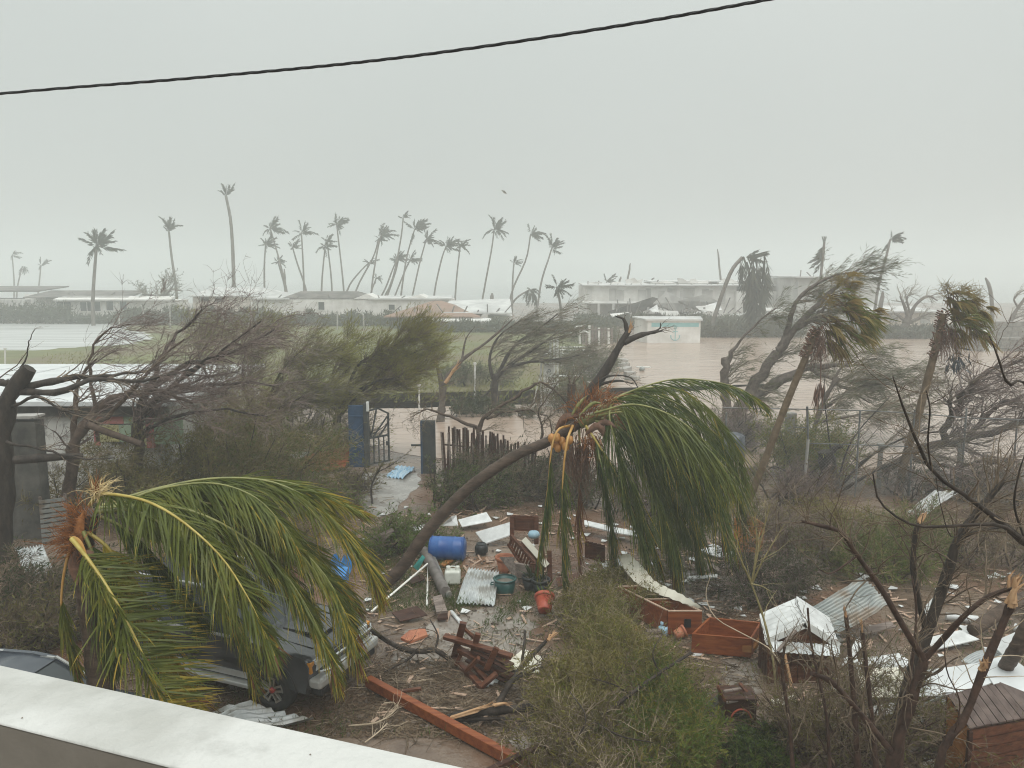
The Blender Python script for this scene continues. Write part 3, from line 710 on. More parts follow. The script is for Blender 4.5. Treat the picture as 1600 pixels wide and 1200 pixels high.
PALMS = [
 (((414, 488), (413, 420), (415, 382)), 17, DP, 'short palm leaning into the leftmost pair of the far palm row', {}),
 (((450, 488), (448, 455), (436, 405), (422, 356)), 21, DP, 'palm with leaning trunk and spread crown, taller of the leftmost far pair', {}),
 (((448, 488), (445, 450), (434, 408)), 12, DP + 4, 'small low palm tucked under the leftmost tall palm of the far row', {}),
 (((476, 488), (474, 420), (471, 364)), 21, DP, 'straight palm with a wide round crown, third tall one in the far row', {}),
 (((484, 488), (478, 452), (464, 410), (457, 386)), 15, DP + 3, 'small palm with a left leaning crown beside the straight wide-crowned palm', {}),
 (((502, 488), (503, 440), (508, 384)), 19, DP, 'palm with a ragged drooping crown and twin trunk close at its right', dict(lift=0)),
 (((519, 488), (518, 440), (511, 376)), 15, DP + 2, 'thin twin trunk palm rising into the ragged drooping crown', {}),
 (((539, 488), (536, 440), (526, 350)), 18, DP, 'tall slim palm with a compact crown just left of the leaning palms', {}),
 (((578, 488), (582, 440), (590, 390), (596, 366)), 23, DP, 'palm with the widest shaggy crown, middle of the far row', {}),
 (((545, 488), (560, 445), (583, 402), (592, 372)), 13, DP + 3, 'steeply slanting trunk whose crown merges with the widest shaggy crown', {}),
 (((532, 488), (545, 448), (562, 425), (577, 410)), 14, DP + 5, 'low palm on the most slanted trunk below the widest shaggy crown', {}),
 (((574, 488), (579, 460), (588, 434)), 11, DP + 8, 'smallest palm of the far row with a thin low crown', {}),
 (((586, 488), (612, 440), (626, 375), (630, 340)), 11, DP, 'palm with a tiny tufted crown on the tallest thin trunk of the middle group', dict(n=9)),
 (((580, 488), (600, 455), (612, 425), (620, 405)), 15, DP + 3, 'low leaning palm left of the tiny tufted crown trunk', {}),
 (((594, 488), (606, 460), (618, 425), (623, 404)), 13, DP + 4, 'low leaning palm crossing the trunk of the tiny tufted palm', {}),
 (((624, 488), (628, 450), (636, 400), (648, 358)), 21, DP, 'palm with a crown blown to the right beside the tiny tufted palm', {}),
 (((608, 488), (618, 460), (632, 425), (641, 405)), 15, DP + 4, 'low palm with a right blown crown under the middle group', {}),
 (((638, 488), (646, 455), (656, 410), (666, 374)), 19, DP, 'slanted palm at the right end of the middle group', {}),
 (((676, 488), (680, 450), (690, 405), (697, 385)), 20, DP - 4, 'palm with a heavy ragged crown, left of a close pair right of the middle group', dict(lift=0.1)),
 (((710, 488), (713, 440), (719, 385)), 16, DP - 2, 'palm with a neat crown, right of a close pair right of the middle group', {}),
 (((750, 488), (756, 455), (768, 390), (772, 358)), 20, DP - 4, 'lone gently curved palm with a crown blown flat to the right', dict(wind=0.9)),
 (((792, 488), (802, 450), (822, 405), (829, 366)), 21, DP - 4, 'tall bowed palm whose crown streams to the right, near the ruined hotel', dict(wind=1.1)),
 (((800, 488), (801, 440), (803, 410)), 12, DP, 'short straight palm in front of the tall bowed palm', {}),
 (((838, 488), (846, 440), (857, 405), (862, 388)), 20, DP - 6, 'slanted palm with a fan crown streaming right, next to the ruined hotel', dict(wind=0.9)),
 (((786, 495), (805, 468), (828, 452)), 25, 128, 'bent low palm with a crown drooping to the ground beside the rust red roof', dict(droopy=True, wind=0.6)),
 (((877, 505), (876, 480), (870, 448)), 27, 104, 'dark ragged palm with hanging fronds in front of the ruined hotel', dict(lift=-0.3, r0=0.2, wind=0.5)),
 (((22, 478), (22, 440), (19, 398)), 12, 200, 'faint thin palm at the far left edge, tallest of three', dict(n=9)),
 (((25, 478), (28, 445), (35, 416)), 13, 200, 'faint short palm in the middle of three at the far left edge', dict(n=9, droopy=True)),
 (((58, 478), (61, 445), (64, 415)), 15, 195, 'faint palm with a wide thin crown, right of three at the far left edge', dict(n=10, lift=0.1)),
 (((146, 507), (145, 470), (148, 420), (151, 384)), 31, 112, 'broad leafy palm with a full crown standing in front of the bungalow', dict(n=17, wind=0.25, r0=0.24)),
 (((278, 492), (275, 450), (268, 400), (264, 362)), 22, 134, 'slim palm with a narrow crown swept upwards beside the uprooted tree', dict(upright=True, wind=0.15, r0=0.22)),
 (((364, 494), (365, 430), (361, 350), (353, 306)), 20, 132, 'tallest palm of all, with a thin tufted top, in front of the pale pinkish house', dict(upright=True, wind=0.0, n=9, r0=0.3)),
 (((940, 488), (944, 460), (948, 440)), 16, DP, 'small palm crown showing above the ruined hotel roof', dict(wind=0.9, n=9)),
 (((1362, 520), (1372, 450), (1385, 400), (1391, 374)), 24, 96, 'lone thin palm with its crown streaming right, beside the grey square block', dict(wind=1.5, n=11, r0=0.16)),
]
for i, (path, cr, d, lab, kw) in enumerate(PALMS):
    far_palm(path, cr, d, lab, seed=i, **kw)

# palm with dead fronds hanging round it, in front of the hotel
d = 92
t = thing('battered_palm', 'palm with long dead fronds hanging straight down in front of the ruined hotel', 'palm tree', at_ground(1112, d))
pts = smooth_path([at_ground(1108, d), P(1122, 478, d), P(1142, 425, d), P(1160, 402, d)], 12)
MB().tubes(pts[None], taper(0.26, 0.2, 12)[None], 6).build('trunk', M['hazed_palm_bark'], t)
R = random.Random(5)
for i in range(17):
    a = R.uniform(0, 6.28); fx = 1163 + R.uniform(-22, 34)
    at = P(fx, 402 + R.uniform(-4, 8), d + R.uniform(-1.5, 1.5))
    place_frond(t, at, (0.25 * math.cos(a) + 0.12, 0.25 * math.sin(a), -1), R.uniform(2.6, 7.4), FR[(1, 3, 4)[R.randrange(3)]], up=(math.cos(a), math.sin(a), 0.2))
for i in range(7):
    a = R.uniform(-0.9, 0.9)
    place_frond(t, P(1166, 402, d), (1.0, a, R.uniform(-0.3, 0.6)), R.uniform(1.5, 2.4), FR[R.randrange(5)])
t = thing('battered_palm', 'bare pole palm with one dead frond hanging from its top, above the grey square block', 'palm tree', at_ground(1280, 100))
pts = smooth_path([at_ground(1278, 100), P(1282, 440, 100), P(1288, 378, 100)], 8)
MB().tubes(pts[None], taper(0.2, 0.14, 8)[None], 6).build('trunk', M['hazed_palm_bark'], t)
for i in range(3): place_frond(t, P(1288, 378, 100), (0.1 * i - 0.05, 0.1, -1), 2.6 + i * 0.4, FR[2], up=(1, 0.3 * i, 0))
for i in range(3): place_frond(t, P(1288, 380, 100), (0.3 * (i - 1), 0.1, 1), 0.8, FR[0], up=(1, 0.3 * i, 0))

def dead_pole(path, d, r, label, name='snapped_palm'):
    t = [at_ground(path[0][0], d)] + [P(x, y, d) for x, y in path]
    p = smooth_path(t, 9)
    p[:, 0] += rng.normal(0, 0.03, 9)
    rr = taper(r, r * 0.72, 9); rr[-1] *= 0.45
    return tag(MB().tube(p, rr, 6).build(name, M['hazed_palm_bark']), label, 'tree trunk', 'broken palm trunks in the haze')
dead_pole(((1127, 450), (1124, 415), (1121, 389)), 140, 0.2, 'tall snapped bare trunk rising behind the hotel roof, left of the battered palm')
dead_pole(((980, 445), (983, 425), (985, 411)), 140, 0.2, 'short snapped bare trunk rising behind the left part of the hotel roof')
dead_pole(((967, 446), (971, 432)), 140, 0.22, 'stub of a snapped trunk just left of another on the hotel roof line')
dead_pole(((1551, 510), (1549, 460), (1540, 434)), 96, 0.27, 'thick snapped bare trunk standing above the white steps')
dead_pole(((1018, 443), (1022, 434)), 140, 0.2, 'stub of a snapped trunk in the middle of the hotel roof line')
dead_pole(((447, 470), (444, 420)), 149, 0.3, 'snapped stub among the leftmost palms of the far row')
dead_pole(((768, 478), (769, 458)), 148, 0.5, 'short thick stub beyond the pavilion house roof')
dead_pole(((1370, 520), (1376, 480), (1380, 455)), 92, 0.3, 'leaning broken trunk at the foot of the lone thin palm')
# ------------------------------------------------------------------ trees and brush
WIND = np.array((1.0, 0.12, 0.10))
def grow(Pp, Rp, n, t=(0.25, 1.0), ln=(0.5, 1.2), ang=(25, 60), wind=0.4, curve=0.10, jit=0.10, grav=0.0, seg=5, rr=0.55, rmax=1.0, rmin=0.003, tip=0.45, r=None, pick=None):
    """n branches sprouting from the polylines Pp (N,S,3) with radii Rp (N,S)"""
    r = r or rng
    N, Sg = Pp.shape[:2]
    L = np.linalg.norm(np.diff(Pp, axis=1), axis=2).sum(1)
    w = L if pick is None else L * pick
    k = r.choice(N, n, p=w / w.sum())
    u = r.uniform(t[0], t[1], n) * (Sg - 1)
    i = np.minimum(u.astype(int), Sg - 2); f = (u - i)[:, None]
    a, b = Pp[k, i], Pp[k, i + 1]
    p = a * (1 - f) + b * f
    tn = nrm(b - a)
    rad = np.clip((Rp[k, i] * (1 - f[:, 0]) + Rp[k, i + 1] * f[:, 0]) * rr, rmin, rmax) * r.uniform(0.7, 1.0, n)
    per = nrm(np.cross(tn, r.normal(size=(n, 3))))
    an = np.radians(r.uniform(ang[0], ang[1], n))[:, None]
    d = nrm(tn * np.cos(an) + per * np.sin(an) + WIND * wind)
    ll = r.uniform(ln[0], ln[1], n) * (0.6 + 0.4 * r.random(n))
    st = (ll / (seg - 1))[:, None]
    out = [p]
    for s in range(seg - 1):
        p = p + d * st
        d = nrm(d + WIND * curve + np.array((0, 0, -grav)) + jit * r.normal(size=(n, 3)))
        out.append(p)
    Pn = np.stack(out, 1)
    Pn[..., 2] = np.maximum(Pn[..., 2], 0.02)
    Rn = rad[:, None] * np.linspace(1, tip, seg)[None]
    return Pn, Rn
def stack_limbs(limbs, n=14):
    return (np.stack([smooth_path(l[0], n) for l in limbs]), np.stack([taper(l[1], l[2], n) for l in limbs]))
def leaves_on(Pt, n, l, w, m, spread=0.6, t0=0.2, wind=0.3, droop=0.0, r=None):
    r = r or rng
    N, Sg = Pt.shape[:2]
    k = r.integers(0, N, n); u = r.uniform(t0, 1, n) * (Sg - 1)
    i = np.minimum(u.astype(int), Sg - 2); f = (u - i)[:, None]
    a, b = Pt[k, i], Pt[k, i + 1]
    p = a * (1 - f) + b * f
    d = nrm(b - a) + spread * r.normal(size=(n, 3)) + WIND * wind + np.array((0, 0, -droop))
    p[:, 2] = np.maximum(p[:, 2], 0.03)
    return MB().blades(p, d, r.uniform(l[0], l[1], n), r.uniform(w[0], w[1], n))
def tree(name, label, cat, base, limbs, levels=(), leaves=None, bark='bark_dark', twig='twig_dark', group=None, sides=7, wob=0.0, n=14, twig_part='twigs', stubs=(), seed=1, dense=2.0):
    """limbs: (points, r0, r1); the first is the trunk. levels: dicts for grow(); each next level sprouts from the last"""
    r = np.random.default_rng(seed)
    t = thing(name, label, cat, base, group=group)
    Pl, Rl = stack_limbs(limbs, n)
    if wob: Pl[:, 1:] += r.normal(0, wob, Pl[:, 1:].shape)
    for i in range(len(limbs)):
        MB().tubes(Pl[i:i + 1], Rl[i:i + 1] * (1 + 0.10 * r.normal(size=(1, n))), sides, 0, True).build('trunk' if i == 0 else 'branch', M[bark], t)
    for a, b, rad in stubs:   # pale splintered wood where a limb tore off
        q = MB(); a, b = np.array(a), np.array(b); mid = a * 0.45 + b * 0.55
        q.tubes(np.stack([np.stack([a + r.normal(0, rad * 0.25, 3), mid + r.normal(0, rad * 0.45, 3), b + r.normal(0, rad * 0.7, 3)]) for _ in range(7)]), np.tile(np.array((rad * 0.5, rad * 0.36, rad * 0.05)), (7, 1)), 4)
        q.build('torn_wood', M['wood_raw'], t)
    mb = MB(); cur = (Pl, Rl); last = None; every = []
    for lv in levels:
        lv = dict(lv); sd = lv.pop('sides', 3)
        if lv['n'] >= 800: lv['n'] = int(lv['n'] * dense); sd = 2
        keep = lv.pop('keep', False); src = lv.pop('src', None)
        PP, RR = (cur if src is None else ((Pl, Rl) if src == 0 else every[src - 1]))
        nx = grow(PP, RR, r=r, **lv)
        mb.ribbons(*nx) if sd == 2 else mb.tubes(nx[0], nx[1], sd)
        every.append(nx); cur = nx; last = nx
    if levels: tag(mb.build(twig_part, M[twig], t), kind='stuff')
    for lf in (leaves or []):
        lf = dict(lf); m = lf.pop('m'); src = lf.pop('src', None)
        tag(leaves_on((last if src is None else every[src - 1])[0], m=m, r=r, **lf).build('foliage', M[m], t), kind='stuff')
    return t
def PP(*pts):
    """pixel points (x, y, depth)"""
    return [P(*q) for q in pts]

# dark broken trunk at the left edge, with long bare limbs reaching right
tree('bare_tree', 'thick black snapped trunk leaning at the left edge with long bare limbs reaching right', 'tree', at_ground(-5, 19),
     [([at_ground(-8, 19)] + PP((2, 770, 19), (0, 690, 19), (14, 625, 19), (46, 574, 19)), 0.34, 0.2),
      (PP((20, 605, 19), (70, 600, 19.3), (130, 590, 20), (190, 585, 21), (245, 578, 22)), 0.10, 0.03),
      (PP((30, 612, 19), (90, 612, 19), (150, 592, 19.5), (215, 596, 20.5), (300, 575, 21.5)), 0.09, 0.025),
      (PP((-40, 600, 19), (0, 598, 19), (30, 600, 19)), 0.09, 0.09),
      (PP((10, 640, 19), (60, 620, 18.6), (95, 640, 18.4), (130, 650, 18.2)), 0.05, 0.015),
      (PP((14, 640, 19), (40, 560, 19), (50, 515, 19)), 0.03, 0.006),
      (PP((10, 690, 18.8), (60, 700, 18.6), (120, 715, 18.3), (180, 715, 18)), 0.04, 0.012)],
     [dict(n=60, t=(0.3, 1), ln=(0.4, 1.4), ang=(20, 70), wind=0.5, curve=0.12, jit=0.2, rr=0.45, rmax=0.03, seg=6, pick=np.array((0.02, 1, 1, 0.2, 1, 0.3, 1))),
      dict(n=240, t=(0.2, 1), ln=(0.2, 0.7), ang=(20, 70), wind=0.4, jit=0.2, rr=0.6, seg=5)], seed=2, wob=0.02)
tag(MB().tube(PP((22, 719, 18.4), (60, 716, 18.5), (130, 712, 19)), (0.10, 0.11, 0.06), 8).build('cut_branch', M['bark_dark']), 'thick black broken branch lying across the dark wall at the left edge', 'branch')

# tangled bare trees behind, left of centre
LV = [dict(n=90, t=(0.3, 1), ln=(0.8, 2.2), ang=(20, 60), wind=0.7, curve=0.06, jit=0.24, rr=0.5, rmax=0.05, seg=7, sides=4),
      dict(n=700, t=(0.2, 1), ln=(0.5, 1.5), ang=(20, 70), wind=0.3, curve=0.03, jit=0.3, rr=0.55, rmin=0.006, seg=6),
      dict(n=4200, t=(0.15, 1), ln=(0.2, 0.8), ang=(20, 75), wind=0.2, curve=0.02, jit=0.3, rr=0.6, rmin=0.0045, seg=4)]
tree('bare_tree', 'leaning bare tree with a dense purple brown tangle of twigs before the painted wall', 'tree', at_ground(222, 23.5),
     [([at_ground(222, 23.5)] + PP((214, 690, 23.5), (220, 640, 23.5), (236, 598, 23.5)), 0.2, 0.12),
      (PP((214, 660, 23.5), (250, 620, 23), (310, 575, 23), (380, 540, 23), (430, 515, 23)), 0.10, 0.03),
      (PP((225, 640, 23.5), (280, 610, 24), (350, 600, 24.5), (430, 600, 25)), 0.09, 0.03),
      (PP((236, 598, 23.5), (262, 540, 23), (300, 500, 22.5), (318, 480, 22)), 0.07, 0.015),
      (PP((232, 610, 23.5), (290, 570, 22), (330, 560, 21.4), (410, 500, 21)), 0.08, 0.02),
      (PP((222, 680, 23.5), (250, 660, 23), (330, 640, 22.6), (420, 650, 22)), 0.07, 0.02)],
     LV, twig='twig_purple', bark='bark_dark', seed=3, wob=0.03, dense=0.85)
tree('bare_tree', 'bare tree with two brown trunks bending right in front of the peeling white wall', 'tree', at_ground(112, 22),
     [([at_ground(105, 22)] + PP((104, 800, 22), (112, 730, 22), (118, 690, 22), (150, 640, 22.2), (190, 618, 22.5)), 0.2, 0.13),
      (PP((115, 690, 22), (118, 640, 22), (120, 600, 22), (150, 560, 22)), 0.10, 0.02),
      (PP((190, 618, 22.5), (240, 610, 22), (300, 630, 21.5)), 0.10, 0.03),
      (PP((128, 670, 22), (180, 640, 21.5), (240, 570, 21.2), (290, 530, 21)), 0.08, 0.015),
      (PP((150, 640, 22), (140, 560, 22), (165, 520, 22), (205, 505, 22)), 0.05, 0.008)],
     [dict(n=60, t=(0.35, 1), ln=(0.7, 1.9), ang=(20, 65), wind=0.6, curve=0.10, jit=0.2, rr=0.5, rmax=0.04, seg=7, sides=4),
      dict(n=420, t=(0.2, 1), ln=(0.4, 1.2), ang=(20, 65), wind=0.4, curve=0.06, jit=0.22, rr=0.55, rmin=0.006, seg=5),
      dict(n=1500, t=(0.2, 1), ln=(0.2, 0.6), ang=(20, 65), wind=0.3, jit=0.2, rr=0.6, rmin=0.0045, seg=4)],
     twig='twig_purple', bark='bark_brown', seed=4, wob=0.03)
tag(MB().tube(PP((138, 664, 21.5), (175, 678, 21.3), (222, 694, 21)), (0.10, 0.095, 0.085), 8).build('fallen_log', M['bark_brown']), 'pale torn log wedged slanting among the bare trunks at left', 'branch')

# feathery green bushes left of the gate
tree('feathery_tree', 'feathery yellow green tree blown to the upper right, behind the blue gate post', 'tree', at_ground(520, 31),
     [([at_ground(525, 31)] + PP((527, 655, 31), (540, 620, 31), (560, 590, 31)), 0.16, 0.10),
      (PP((540, 625, 31), (590, 590, 31), (630, 560, 31), (660, 545, 31)), 0.09, 0.02),
      (PP((530, 640, 31), (520, 590, 31), (528, 565, 31.5), (540, 538, 32)), 0.08, 0.015),
      (PP((535, 630, 31), (560, 570, 30.5), (600, 550, 30), (640, 525, 30)), 0.08, 0.015),
      (PP((525, 640, 31), (480, 600, 30), (470, 575, 30), (500, 550, 30)), 0.08, 0.015),
      (PP((530, 650, 31), (580, 600, 30), (620, 590, 29.5), (650, 580, 29.5)), 0.07, 0.015)],
     [dict(n=110, t=(0.2, 1), ln=(0.5, 1.4), ang=(15, 60), wind=0.5, curve=0.04, jit=0.1, grav=-0.03, rr=0.5, rmax=0.03, seg=6),
      dict(n=1000, t=(0.15, 1), ln=(0.4, 1.1), ang=(15, 50), wind=0.28, curve=0.02, jit=0.07, grav=-0.10, rr=0.6, rmin=0.006, seg=4),
      dict(n=3600, t=(0.1, 1), ln=(0.25, 0.7), ang=(12, 40), wind=0.15, curve=0.0, jit=0.08, grav=-0.12, rr=0.6, rmin=0.004, seg=3)],
     [dict(n=26000, l=(0.10, 0.28), w=(0.010, 0.020), m='leaf_feather', spread=0.24, wind=0.10, droop=-0.25)], twig='twig_dark', seed=5)
tree('feathery_tree', 'grey brown feathery bush left of the yellow green tree, branches thin and half bare', 'tree', at_ground(405, 30),
     [([at_ground(405, 30)] + PP((410, 660, 30), (425, 620, 30), (440, 590, 30)), 0.12, 0.08),
      (PP((405, 670, 30), (380, 600, 30), (385, 545, 30), (400, 520, 30)), 0.07, 0.012),
      (PP((410, 650, 30), (440, 580, 29), (480, 540, 29)), 0.07, 0.015),
      (PP((405, 660, 30), (340, 610, 29.5), (310, 550, 29.5), (330, 515, 29.5)), 0.07, 0.012),
      (PP((405, 660, 30), (450, 630, 29), (500, 610, 29)), 0.07, 0.015)],
     [dict(n=110, t=(0.2, 1), ln=(0.6, 1.8), ang=(15, 55), wind=0.5, curve=0.06, jit=0.12, rr=0.5, rmax=0.03, seg=6),
      dict(n=1000, t=(0.15, 1), ln=(0.4, 1.2), ang=(15, 50), wind=0.22, curve=0.01, jit=0.1, grav=-0.10, rr=0.6, rmin=0.006, seg=4),
      dict(n=3500, t=(0.1, 1), ln=(0.2, 0.6), ang=(15, 40), wind=0.25, jit=0.1, rr=0.6, rmin=0.004, seg=3)],
     [dict(n=14000, l=(0.10, 0.25), w=(0.010, 0.018), m='leaf_feather', spread=0.35, wind=0.25)], twig='twig_grey', seed=6)

# low brush heaps: shrubs thrown down
def shrub(name, label, base, w, h, dpt, n1=40, n2=300, n3=1500, lv=0, leaf='leaf_olive', twig='twig_dark', seed=1, wind=0.35, cat='bush', group=None, r0=0.035, ll=(0.07, 0.17), lw=(0.016, 0.036), leaf2=None, lv2=0, tw=0.0045, flat=0.0, bark='bark_dark'):
    """many stems from a wide foot; w = width, h = height, dpt = depth extent, metres"""
    r = np.random.default_rng(seed)
    t = thing(name, label, cat, base, group=group)
    b = np.array(base, float)
    p0 = b + np.stack([r.uniform(-0.5, 0.5, n1) * w * 0.8, r.uniform(-0.5, 0.5, n1) * dpt * 0.8, np.full(n1, 0.02)], 1)
    d = nrm(np.stack([r.normal(0, 0.6 + flat, n1) + wind, r.normal(0, 0.5 + flat * 0.5, n1), r.uniform(0.5, 1.4, n1) * (1 - 0.6 * flat)], 1))
    ln = h * r.uniform(0.6, 1.3, n1)
    pts = [p0]; p = p0
    for s in range(6):
        p = p + d * (ln / 6)[:, None]
        d = nrm(d + WIND * 0.10 * wind + 0.17 * r.normal(size=(n1, 3)) - np.array((0, 0, 0.05)))
        pts.append(p)
    St = np.stack(pts, 1); St[..., 2] = np.maximum(St[..., 2], 0.03)
    Rt = (r0 * r.uniform(0.4, 1.0, n1))[:, None] * np.linspace(1, 0.35, 7)[None]
    tag(MB().tubes(St, Rt, 4).build('stems', M[bark], t), kind='stuff')
    a = grow(St, Rt, n2, t=(0.15, 1), ln=(h * 0.25, h * 0.7), ang=(20, 65), wind=wind * 0.6, curve=0.05, jit=0.2, rr=0.55, rmin=tw * 1.4, seg=5, r=r)
    c = grow(a[0], a[1], int(n3 * 2.2), t=(0.1, 1), ln=(h * 0.10, h * 0.38), ang=(20, 70), wind=wind * 0.5, curve=0.03, jit=0.2, rr=0.6, rmin=tw, seg=4, r=r)
    tag(MB().tubes(a[0], a[1], 3).ribbons(*c).build('twigs', M[twig], t), kind='stuff')
    if lv: tag(leaves_on(c[0], lv, ll, lw, leaf, 0.7, 0.0, wind * 0.5, 0.1, r).build('foliage', M[leaf], t), kind='stuff')
    if lv2: tag(leaves_on(c[0], lv2, ll, lw, leaf2, 0.7, 0.0, wind * 0.5, 0.1, r).build('foliage', M[leaf2], t), kind='stuff')
    return t
def gshrub(x, y, wpx, hpx, label, dpt=1.5, name='shrub', **k):
    d = dep(y); return shrub(name, label, G(x, y), wpx * d / FPX, hpx * d / FPX, dpt, **k)

gshrub(150, 805, 150, 85, 'dark brush heap with olive leaves below the bare trunks, beside the peeling wall', 1.6, lv=4600, leaf='leaf_olive', twig='twig_olive', seed=11, n3=2000)
gshrub(250, 795, 190, 100, 'wide dark olive brush heap under the purple brown tangle', 2.2, lv=6500, leaf='leaf_olive', leaf2='leaf_feather', lv2=5000, twig='twig_olive', seed=12, n3=2400, n2=420)
gshrub(370, 785, 190, 115, 'dark olive brush heap behind the left broken palm', 2.4, lv=6500, leaf='leaf_olive', leaf2='leaf_green', lv2=5000, twig='twig_olive', seed=13, n3=2600, n2=420)
gshrub(330, 735, 220, 120, 'grey brown twiggy brush left of the fallen red fence', 2.4, lv=4000, leaf2='leaf_feather', lv2=4000, leaf='leaf_olive', twig='twig_olive', seed=14, n3=3000, n2=500)
gshrub(450, 722, 140, 95, 'twiggy brush behind the fallen red fence', 2.0, lv=1600, leaf='leaf_olive', twig='twig_grey', seed=15, n3=2200)
gshrub(515, 705, 80, 75, 'small green shrub against the left of the blue gate post', 1.5, lv=2200, leaf='leaf_feather', twig='twig_dark', seed=16, n3=1000)
gshrub(470, 800, 150, 60, 'low brush with green leaves on the soil left of the pale path', 2.4, lv=3200, leaf='leaf_green', twig='twig_dark', seed=17, leaf2='leaf_olive', lv2=2400, flat=0.3)
gshrub(545, 770, 70, 38, 'thin brown brush beside the gate end of the pale path', 1.5, lv=900, leaf='leaf_olive', twig='twig_dark', seed=18, n3=900, flat=0.3)
gshrub(60, 960, 140, 90, 'dark tangled undergrowth behind the parked car at the left', 2.0, lv=4200, leaf='leaf_dark', twig='twig_dark', seed=19, n3=2600, n2=420)
gshrub(50, 1010, 120, 75, 'dark olive bush right behind the bluish car roof', 1.2, lv=2200, leaf='leaf_olive', twig='twig_dark', seed=20, n3=1600)
gshrub(235, 930, 130, 80, 'dark bush between the left palm and the grey car', 1.6, lv=3000, leaf='leaf_dark', twig='twig_dark', seed=21, n3=1600)
gshrub(400, 880, 190, 70, 'dark brush behind the grey car', 2.2, lv=3000, leaf='leaf_olive', twig='twig_dark', seed=22, n3=2000)
tree('sapling', 'thin dark sapling standing on the pale path before the gate', 'sapling', G(583, 795),
     [(PP((583, 795, 24), (580, 765, 24), (586, 745, 24), (596, 728, 24)), 0.035, 0.02),
      (PP((590, 738, 24), (612, 726, 24), (640, 705, 24)), 0.02, 0.006), (PP((583, 755, 24), (572, 735, 24), (565, 725, 24)), 0.015, 0.005)],
     [dict(n=40, ln=(0.2, 0.6), wind=0.3, jit=0.2, rmax=0.008, seg=5)], [dict(n=400, l=(0.05, 0.1), w=(0.015, 0.03), m='leaf_olive')], seed=31)

# split tree and wind-bent tree beyond the road
tree('split_tree', 'leafless tree split down the middle with orange torn wood, left of the white sign post', 'tree', at_ground(689, 38),
     [([at_ground(688, 38)] + PP((690, 640, 38), (692, 600, 38)), 0.20, 0.17),
      (PP((691, 605, 38), (684, 575, 38), (670, 545, 38), (666, 515, 38)), 0.14, 0.03),
      (PP((693, 600, 38), (705, 582, 38), (725, 560, 38), (760, 535, 38), (800, 500, 38)), 0.15, 0.03),
      (PP((670, 545, 38), (664, 520, 38), (690, 500, 38)), 0.06, 0.012),
      (PP((722, 560, 38), (728, 530, 38), (742, 510, 38)), 0.06, 0.012),
      (PP((670, 548, 38), (655, 560, 38), (640, 555, 38)), 0.05, 0.012)],
     [dict(n=30, t=(0.4, 1), ln=(0.4, 1.3), wind=0.4, jit=0.2, rmax=0.02, seg=6), dict(n=120, ln=(0.2, 0.7), wind=0.4, jit=0.2, rmin=0.006)],
     bark='bark_grey', twig='twig_dark', seed=32, stubs=[(P(697, 598, 37.8), P(716, 566, 37.8), 0.13), (P(682, 568, 37.8), P(678, 556, 37.8), 0.09)])
tree('windswept_tree', 'small tree bent hard right by wind, between split tree and white sign post', 'tree', at_ground(774, 42),
     [([at_ground(776, 42)] + PP((774, 625, 42), (772, 600, 42), (776, 585, 42)), 0.22, 0.17),
      (PP((774, 590, 42), (800, 568, 42), (835, 545, 42), (870, 520, 42)), 0.15, 0.03),
      (PP((772, 600, 42), (765, 560, 42), (780, 525, 42), (815, 500, 42)), 0.10, 0.02),
      (PP((774, 600, 42), (755, 620, 42), (735, 625, 42)), 0.07, 0.02),
      (PP((776, 590, 42), (800, 545, 42), (840, 515, 42), (872, 490, 42)), 0.11, 0.02),
      (PP((790, 575, 42), (830, 565, 42), (880, 560, 42), (905, 555, 42)), 0.09, 0.015)],
     [dict(n=90, t=(0.25, 1), ln=(0.7, 2.2), ang=(15, 50), wind=0.8, curve=0.08, jit=0.12, rr=0.5, rmax=0.035, seg=6),
      dict(n=800, t=(0.2, 1), ln=(0.4, 1.3), ang=(15, 45), wind=0.6, curve=0.05, jit=0.12, rr=0.6, rmin=0.008, seg=4),
      dict(n=1800, t=(0.2, 1), ln=(0.2, 0.7), ang=(15, 45), wind=0.5, jit=0.12, rmin=0.006, seg=3)],
     [dict(n=4000, l=(0.10, 0.25), w=(0.012, 0.022), m='leaf_grey_green', spread=0.35, wind=0.4)], bark='bark_dark', twig='twig_grey', seed=33)
for i, (x, y, w, h, lb, lf) in enumerate(((760, 648, 150, 22, 'low dark grass hummock at the foot of the wind-bent tree', 'leaf_dark'),
        (905, 590, 90, 42, 'grey green shrub behind the white pipe rails', 'leaf_grey_green'), (890, 640, 70, 45, 'dark shrub at the right foot of the white sign post', 'leaf_grey_green'),
        (735, 600, 120, 30, 'flattened green shrub between the split tree and the sign post', 'leaf_grey_green'), (925, 535, 100, 22, 'low grass bank below the dark picket fence', 'leaf_grey_green'))):
    gshrub(x, y, w, h, lb, 3.0, lv=4200, leaf=lf, twig='twig_grey', seed=40 + i, ll=(0.12, 0.35), lw=(0.02, 0.05), n3=1200, tw=0.008)

